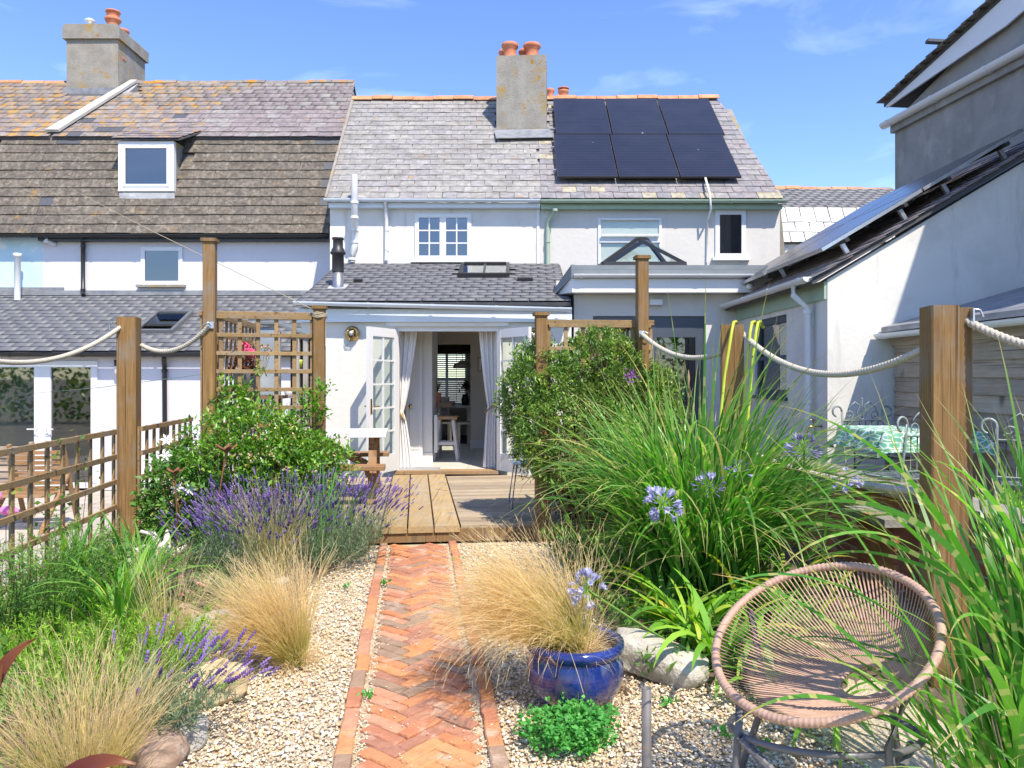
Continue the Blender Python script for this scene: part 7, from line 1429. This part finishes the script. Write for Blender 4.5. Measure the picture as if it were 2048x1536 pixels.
n = 1250; th = rng.uniform(0, 6.28, n); rr = np.sqrt(rng.random(n)) * .26; V, Fq, A, _ = strips(np.stack([zc_.x + np.cos(th) * rr, zc_.y + np.sin(th) * rr, np.full(n, .05)], 1), th + rng.normal(0, .4, n), rng.uniform(.9, 1.5, n), rng.uniform(.8, 1.75, n), rng.uniform(.4, 2.2, n), rng.uniform(.014, .024, n), 10, curl=rng.normal(0, .4, n), roll=rng.normal(0, .4, n), prof=zp, pw=2.0); np_obj('blade_mass', V, Fq, MATS['zebra_leaf_mass'], zg, A, True, 'stuff')
z2 = Vector((PX(2085, 2.35), 2.35, .02)); zf_ = plant('zebra_grass', 'striped zebra grass arching in from the right foreground over the chair', 'ornamental grass', z2, 'striped zebra grasses')
b3 = blade_meshes(18, 1.35, .021, (.75, 1.25), (.6, 1.7), 'zebra_leaf', 18); b4 = blade_meshes(14, 1.55, .020, (1.15, 1.45), (.3, 1.0), 'zebra_leaf', 18)
azl = lambda: rng.normal(math.pi + .35, .75)
scatter_leaves(zf_, b3, 34, z2, .13, azl, (.6, 1.05), 'blade', .12); scatter_leaves(zf_, b4, 72, z2, .16, lambda: rng.uniform(0, 6.28), (.65, 1.1), 'blade', .08); scatter_leaves(zf_, b3, 16, z2 + Vector((.04, -.30, 0)), .12, lambda: rng.normal(math.pi + .1, .7), (.5, .85), 'blade', .15)
b5 = blade_meshes(16, .95, .022, (.45, 1.0), (.7, 1.7), 'zebra_leaf', 16)
scatter_leaves(zf_, b5, 24, z2 + Vector((-.03, -.05, 0)), .12, lambda: rng.normal(math.pi + .15, .55), (.7, 1.15), 'blade', .12, (.25, .85))
n = 230; th = rng.uniform(0, 6.28, n); rr = np.sqrt(rng.random(n)) * .20; V, Fq, A, _ = strips(np.stack([z2.x + .13 + np.cos(th) * rr, z2.y + np.sin(th) * rr * .8, rng.uniform(.02, .35, n)], 1), rng.uniform(0, 6.28, n), rng.uniform(1.25, 1.55, n), rng.uniform(.6, 1.4, n), rng.uniform(.1, .9, n), rng.uniform(.014, .023, n), 10, curl=rng.normal(0, .4, n), roll=rng.normal(0, .6, n), prof=zp, pw=2.0); np_obj('blade_mass', V, Fq, MATS['zebra_leaf_mass'], zf_, A, True, 'stuff')
# dry seed plume
mat('plume', (0.34, 0.22, 0.12), None, 0.9); q = at(1377, 740, 4.9); MB().tube([q + Vector((.01, .1, -.75)), q - UP * .12, q], .004, 5).tube([q - UP * .14, q - UP * .05, q], [.004, .010, .002], 7).build('seed_plume', 'plume', zg)

# ---------------------------------------------------------------- agapanthus
leafmat('aga_leaf', [(0, (.06, .17, .02)), (.5, (.12, .28, .03)), (.88, (.22, .39, .05)), (1, (.42, .38, .06))], .35, src='object', rough=.35, spec=.45)
leafmat('aga_petal', [(0, (.36, .36, .58)), (.6, (.48, .48, .68)), (1, (.62, .61, .77))], .35, rough=.6, gain=1); leafmat('aga_bud', [(0, (.10, .09, .22)), (1, (.22, .20, .40))], .1, gain=1); leafmat('aga_green', [(0, (.12, .24, .04)), (1, (.20, .34, .07))], .2)
agm = strap_meshes(14, .56, .040, 1.9, 1.15, 'aga_leaf'); ag = plant('agapanthus', 'agapanthus with strap leaves and pale blue flower globes behind the chair', 'agapanthus', gnd(1400, 1320, .04))
for px_, py_, n_, sc in ((1390, 1290, 44, (.8, 1.25)), (1490, 1240, 44, (.85, 1.3)), (1330, 1225, 34, (.7, 1.1)), (1440, 1340, 36, (.7, 1.15)), (1660, 1440, 26, (.6, .9)), (1560, 1400, 22, (.6, .9)), (1560, 1200, 30, (.8, 1.2)), (1260, 1180, 24, (.7, 1.0)), (1530, 1330, 28, (.7, 1.1)), (1620, 1290, 18, (.8, 1.2))):
    c = gnd(px_, py_, .03); scatter_leaves(ag, agm, n_, c, .05, sc=sc)
nf = 6; TR = []
for i, (x, r_) in enumerate(((0, .06), (.35, .10), (.62, .20), (.80, .36))):
    for k_ in range(12): TR.append((x + (.12 if (i == 3 and k_ % 2 == 0) else (-.10 if i == 3 else 0)), math.cos(k_ * math.pi / 6) * r_ * (1.15 if k_ % 2 == 0 else .75), math.sin(k_ * math.pi / 6) * r_ * (1.15 if k_ % 2 == 0 else .75)))
TRUMPET = (np.array(TR), np.array([(i * 12 + k_, i * 12 + (k_ + 1) % 12, (i + 1) * 12 + (k_ + 1) % 12, (i + 1) * 12 + k_) for i in range(3) for k_ in range(12)]))
BUD = (np.array([(z, r_ * math.cos(k_ * 1.2566), r_ * math.sin(k_ * 1.2566)) for z, r_ in ((0, .03), (.3, .09), (.65, .12), (.9, .07), (1, .01)) for k_ in range(5)]), np.array([(i * 5 + k_, i * 5 + (k_ + 1) % 5, (i + 1) * 5 + (k_ + 1) % 5, (i + 1) * 5 + k_) for i in range(4) for k_ in range(5)]))
def aga_head(c, R, n, openf, base, face=(0, 0, 1), petal='aga_petal', mid=None):
    c = np.array(c); f = np.array(face, float); f /= np.linalg.norm(f); d = unit(n * 3); d = d[(d @ f) > -.35][:n]; n = len(d); L = R * rng.uniform(.55, .75, n)
    st_ = MB().tube([Vector(base), Vector(mid) if mid is not None else Vector(base).lerp(Vector(c), .5) + Vector((.03, 0, .03)), Vector(c)], .0065, 7).build('flower_stem', 'aga_green', ag)
    hd = np.zeros(n); az = np.arctan2(d[:, 1], d[:, 0]); el = np.arcsin(d[:, 2]); V, Fq, A, pos = strips(np.tile(c, (n, 1)), az, el, L, rng.normal(.1, .15, n), np.full(n, .003), 3, prof=lambda s: np.ones_like(s)); np_obj('flower_stalks', V, Fq, MATS['aga_green'], st_, A, kind='stuff')
    tip = pos[:, -1]; dd = pos[:, -1] - pos[:, -2]; op = rng.random(n) < openf
    if op.any(): V, Fq, A = inst(TRUMPET, tip[op], dd[op], R * rng.uniform(.38, .52, op.sum()), 1.0); np_obj('flowers', V, Fq, MATS[petal], st_, A, True, 'stuff')
    if (~op).any(): V, Fq, A = inst(BUD, tip[~op], dd[~op], R * rng.uniform(.26, .4, (~op).sum()), 1.0); np_obj('buds', V, Fq, MATS['aga_petal' if openf > .3 else 'aga_bud'], st_, A, True, 'stuff')
aga_head(at(1325, 1010, 3.95), .10, 56, .55, gnd(1450, 1290, .05), (-.1, -.4, 1)); aga_head(at(1174, 1180, 3.55), .088, 48, .6, gnd(1390, 1310, .1), (-.6, -.5, .6), mid=at(1300, 1262, 3.6))
aga_head(at(1418, 975, 4.3), .10, 44, .08, gnd(1470, 1230, .05), (0, -.2, 1)); aga_head(at(1608, 903, 4.2), .105, 55, .02, gnd(1600, 1210, .05), (0, 0, 1)); aga_head(at(1695, 958, 3.9), .07, 34, .35, gnd(1640, 1250, .05), (0, -.5, -.4), mid=at(1655, 990, 3.95)); aga_head(at(1480, 945, 4.4), .08, 24, .1, gnd(1520, 1220, .05))
for px_, py_, bx, by in ((1086, 1012, 1120, 1080), (1106, 970, 1180, 1130), (1128, 955, 1190, 1120), (1135, 1040, 1210, 1150), (1150, 985, 1200, 1120), (1168, 1060, 1230, 1160), (1195, 1085, 1260, 1200), (1180, 1015, 1235, 1140)):
    a = gnd(bx, by + 40, .05); h = at(px_, py_, a.y - .1); st_ = MB().tube([a, a.lerp(h, .6) + Vector((.02, 0, .02)), h], .0055, 6).build('flower_stem', 'aga_green', ag); dd = (h - a).normalized(); MB().lathe([(.004, -.03), (.012, -.01), (.013, .01), (.007, .035), (.0, .05)], h, 9, axis=dd).build('bud', 'aga_green', st_)
# ---------------------------------------------------------------- small things in the gravel
leafmat('clover_leaf', [(0, (.035, .16, .03)), (.5, (.06, .24, .045)), (1, (.10, .32, .07))], .3, rough=.5)
c = gnd(1145, 1490, 0); cm = plant('clover_mound', 'low bright green clover mound in the gravel before the pot', 'plant', c); p1, d1 = crown_points(700, (c.x, c.y, .05), (.17, .15, .10), .5, 7, .3, .01, 31); P, dl, s, h = twig_leaves(p1, d1, 4, .02, .022, .2, .9); V, Fq, A = inst(LEAF, P, dl, s, .8, h); np_obj('foliage', V, Fq, MATS['clover_leaf'], cm, A, kind='stuff'); branches(c, p1[::25], .002, 'aga_green', cm)
for i, (px_, py_, n_, sz) in enumerate(((765, 1172, 16, .045), (732, 1398, 20, .035), (726, 1110, 12, .03), (912, 1122, 10, .025), (688, 1180, 10, .04), (1330, 1410, 30, .03), (1450, 1475, 30, .035), (1530, 1500, 26, .03))):
    c = gnd(px_, py_, .01); t = plant('weed', ['leafy weed at the left path edge in mid distance', 'small weed growing on the near left path kerb', 'tiny weed by the left kerb near the deck', 'tiny weed by the right kerb near the deck', 'sparse weed in the gravel left of the path', 'green weed beside the steel tube', 'green weed in front of the chair leg', 'weed at the bottom edge under the chair'][i], 'weed', c); b = np.array(c)[None] + rng.normal(0, .02, (n_, 3)) * np.array([1, 1, .3]) + np.array([0, 0, .015]); d = unit(n_); d[:, 2] = np.abs(d[:, 2]) + .35; V, Fq, A = inst(LEAF, b, d, sz * rng.uniform(.6, 1.3, n_), .45); np_obj('foliage', V, Fq, MATS['clover_leaf'], t, A)
for i, (px_, py_) in enumerate(((1215, 1425), (1245, 1385))):
    c = gnd(px_, py_, .005); t = plant('dry_twigs', ['dry brown twig tuft right of the clover', 'dry twig tuft between pot and stone slab'][i], 'dead plant', c); n = 140; th = rng.uniform(0, 6.28, n); V, Fq, A, _ = strips(np.tile(np.array(c), (n, 1)) + rng.normal(0, .02, (n, 3)) * [1, 1, 0], th, rng.uniform(.2, 1.3, n), rng.uniform(.04, .11, n), rng.normal(.2, .5, n), np.full(n, .002), 4); np_obj('twigs', V, Fq, MATS['dead_twig'], t, A, kind='stuff')
# low growth covering the soil of the borders
def cover(label, boxes, n, m, size, H, seed):
    r = np.random.default_rng(seed); P = []
    for (x0, x1, y0, y1, w_) in boxes: k = int(n * w_); P.append(np.stack([r.uniform(x0, x1, k), r.uniform(y0, y1, k)], 1))
    P = np.concatenate(P); q = np.stack([P[:, 0] * CT - P[:, 1] * ST, P[:, 0] * ST + P[:, 1] * CT, .06 + H * r.random(len(P)) ** 1.5 * (.6 + .4 * np.sin(P[:, 0] * 7) * np.sin(P[:, 1] * 6))], 1); d = unit(len(q)); d[:, 2] = np.abs(d[:, 2]) + .4
    V, Fq, A = inst(LEAF, q, d, size * r.uniform(.6, 1.4, len(q)), .3); props(np_obj('ground_cover', V, Fq, MATS[m], None, A, kind='stuff'), label, 'ground cover')
cover('low green growth between the plants of the left border', [(-2.6, -1.35, 2.4, 4.6, .5), (-2.6, -.95, 4.6, 6.9, .5)], 9000, 'clematis_leaf', .05, .22, 51)
cover('low growth under the zebra grass and agapanthus', [(1.1, 2.5, 3.6, 6.9, 1.0)], 6000, 'clematis_leaf', .06, .16, 52)
# shrub beyond the brick wall at the right
sx_ = Vector((PX(2010, 5.0), 5.0, .34)); sb_ = plant('patio_plant', 'green leafy plant behind the foreground post near the shed', 'plant', sx_); p1, d1 = crown_points(380, (sx_.x, 5.0, .50), (.3, .25, .22), .4, 5, .3, .35, 61); P, dl, s, h = twig_leaves(p1, d1, 6, .08, .05, .5, .6); V, Fq, A = inst(LEAF, P, dl, s, .3, h); np_obj('foliage', V, Fq, MATS['fresh_leaf'], sb_, A, kind='stuff'); branches(sx_, p1[::25], .004, 'bark', sb_)

# hedge closing the garden behind the camera: it is what the patio doors mirror
hg = plant('garden_hedge', 'tall green hedge behind the camera, mirrored in the patio doors', 'hedge', Vector((-2, -7, -.3)))
hp = np.stack([rng.uniform(-26, 8, 7000), -7 + rng.normal(0, .5, 7000), rng.uniform(-.3, 2.9, 7000)], 1); hp[:, 2] *= 1 + .12 * np.sin(hp[:, 0] * 1.3); V, Fq, A = inst(LEAF, hp, unit(7000), rng.uniform(.2, .38, 7000), .5); np_obj('foliage', V, Fq, MATS['hebe_leaf'], hg, A, kind='stuff')
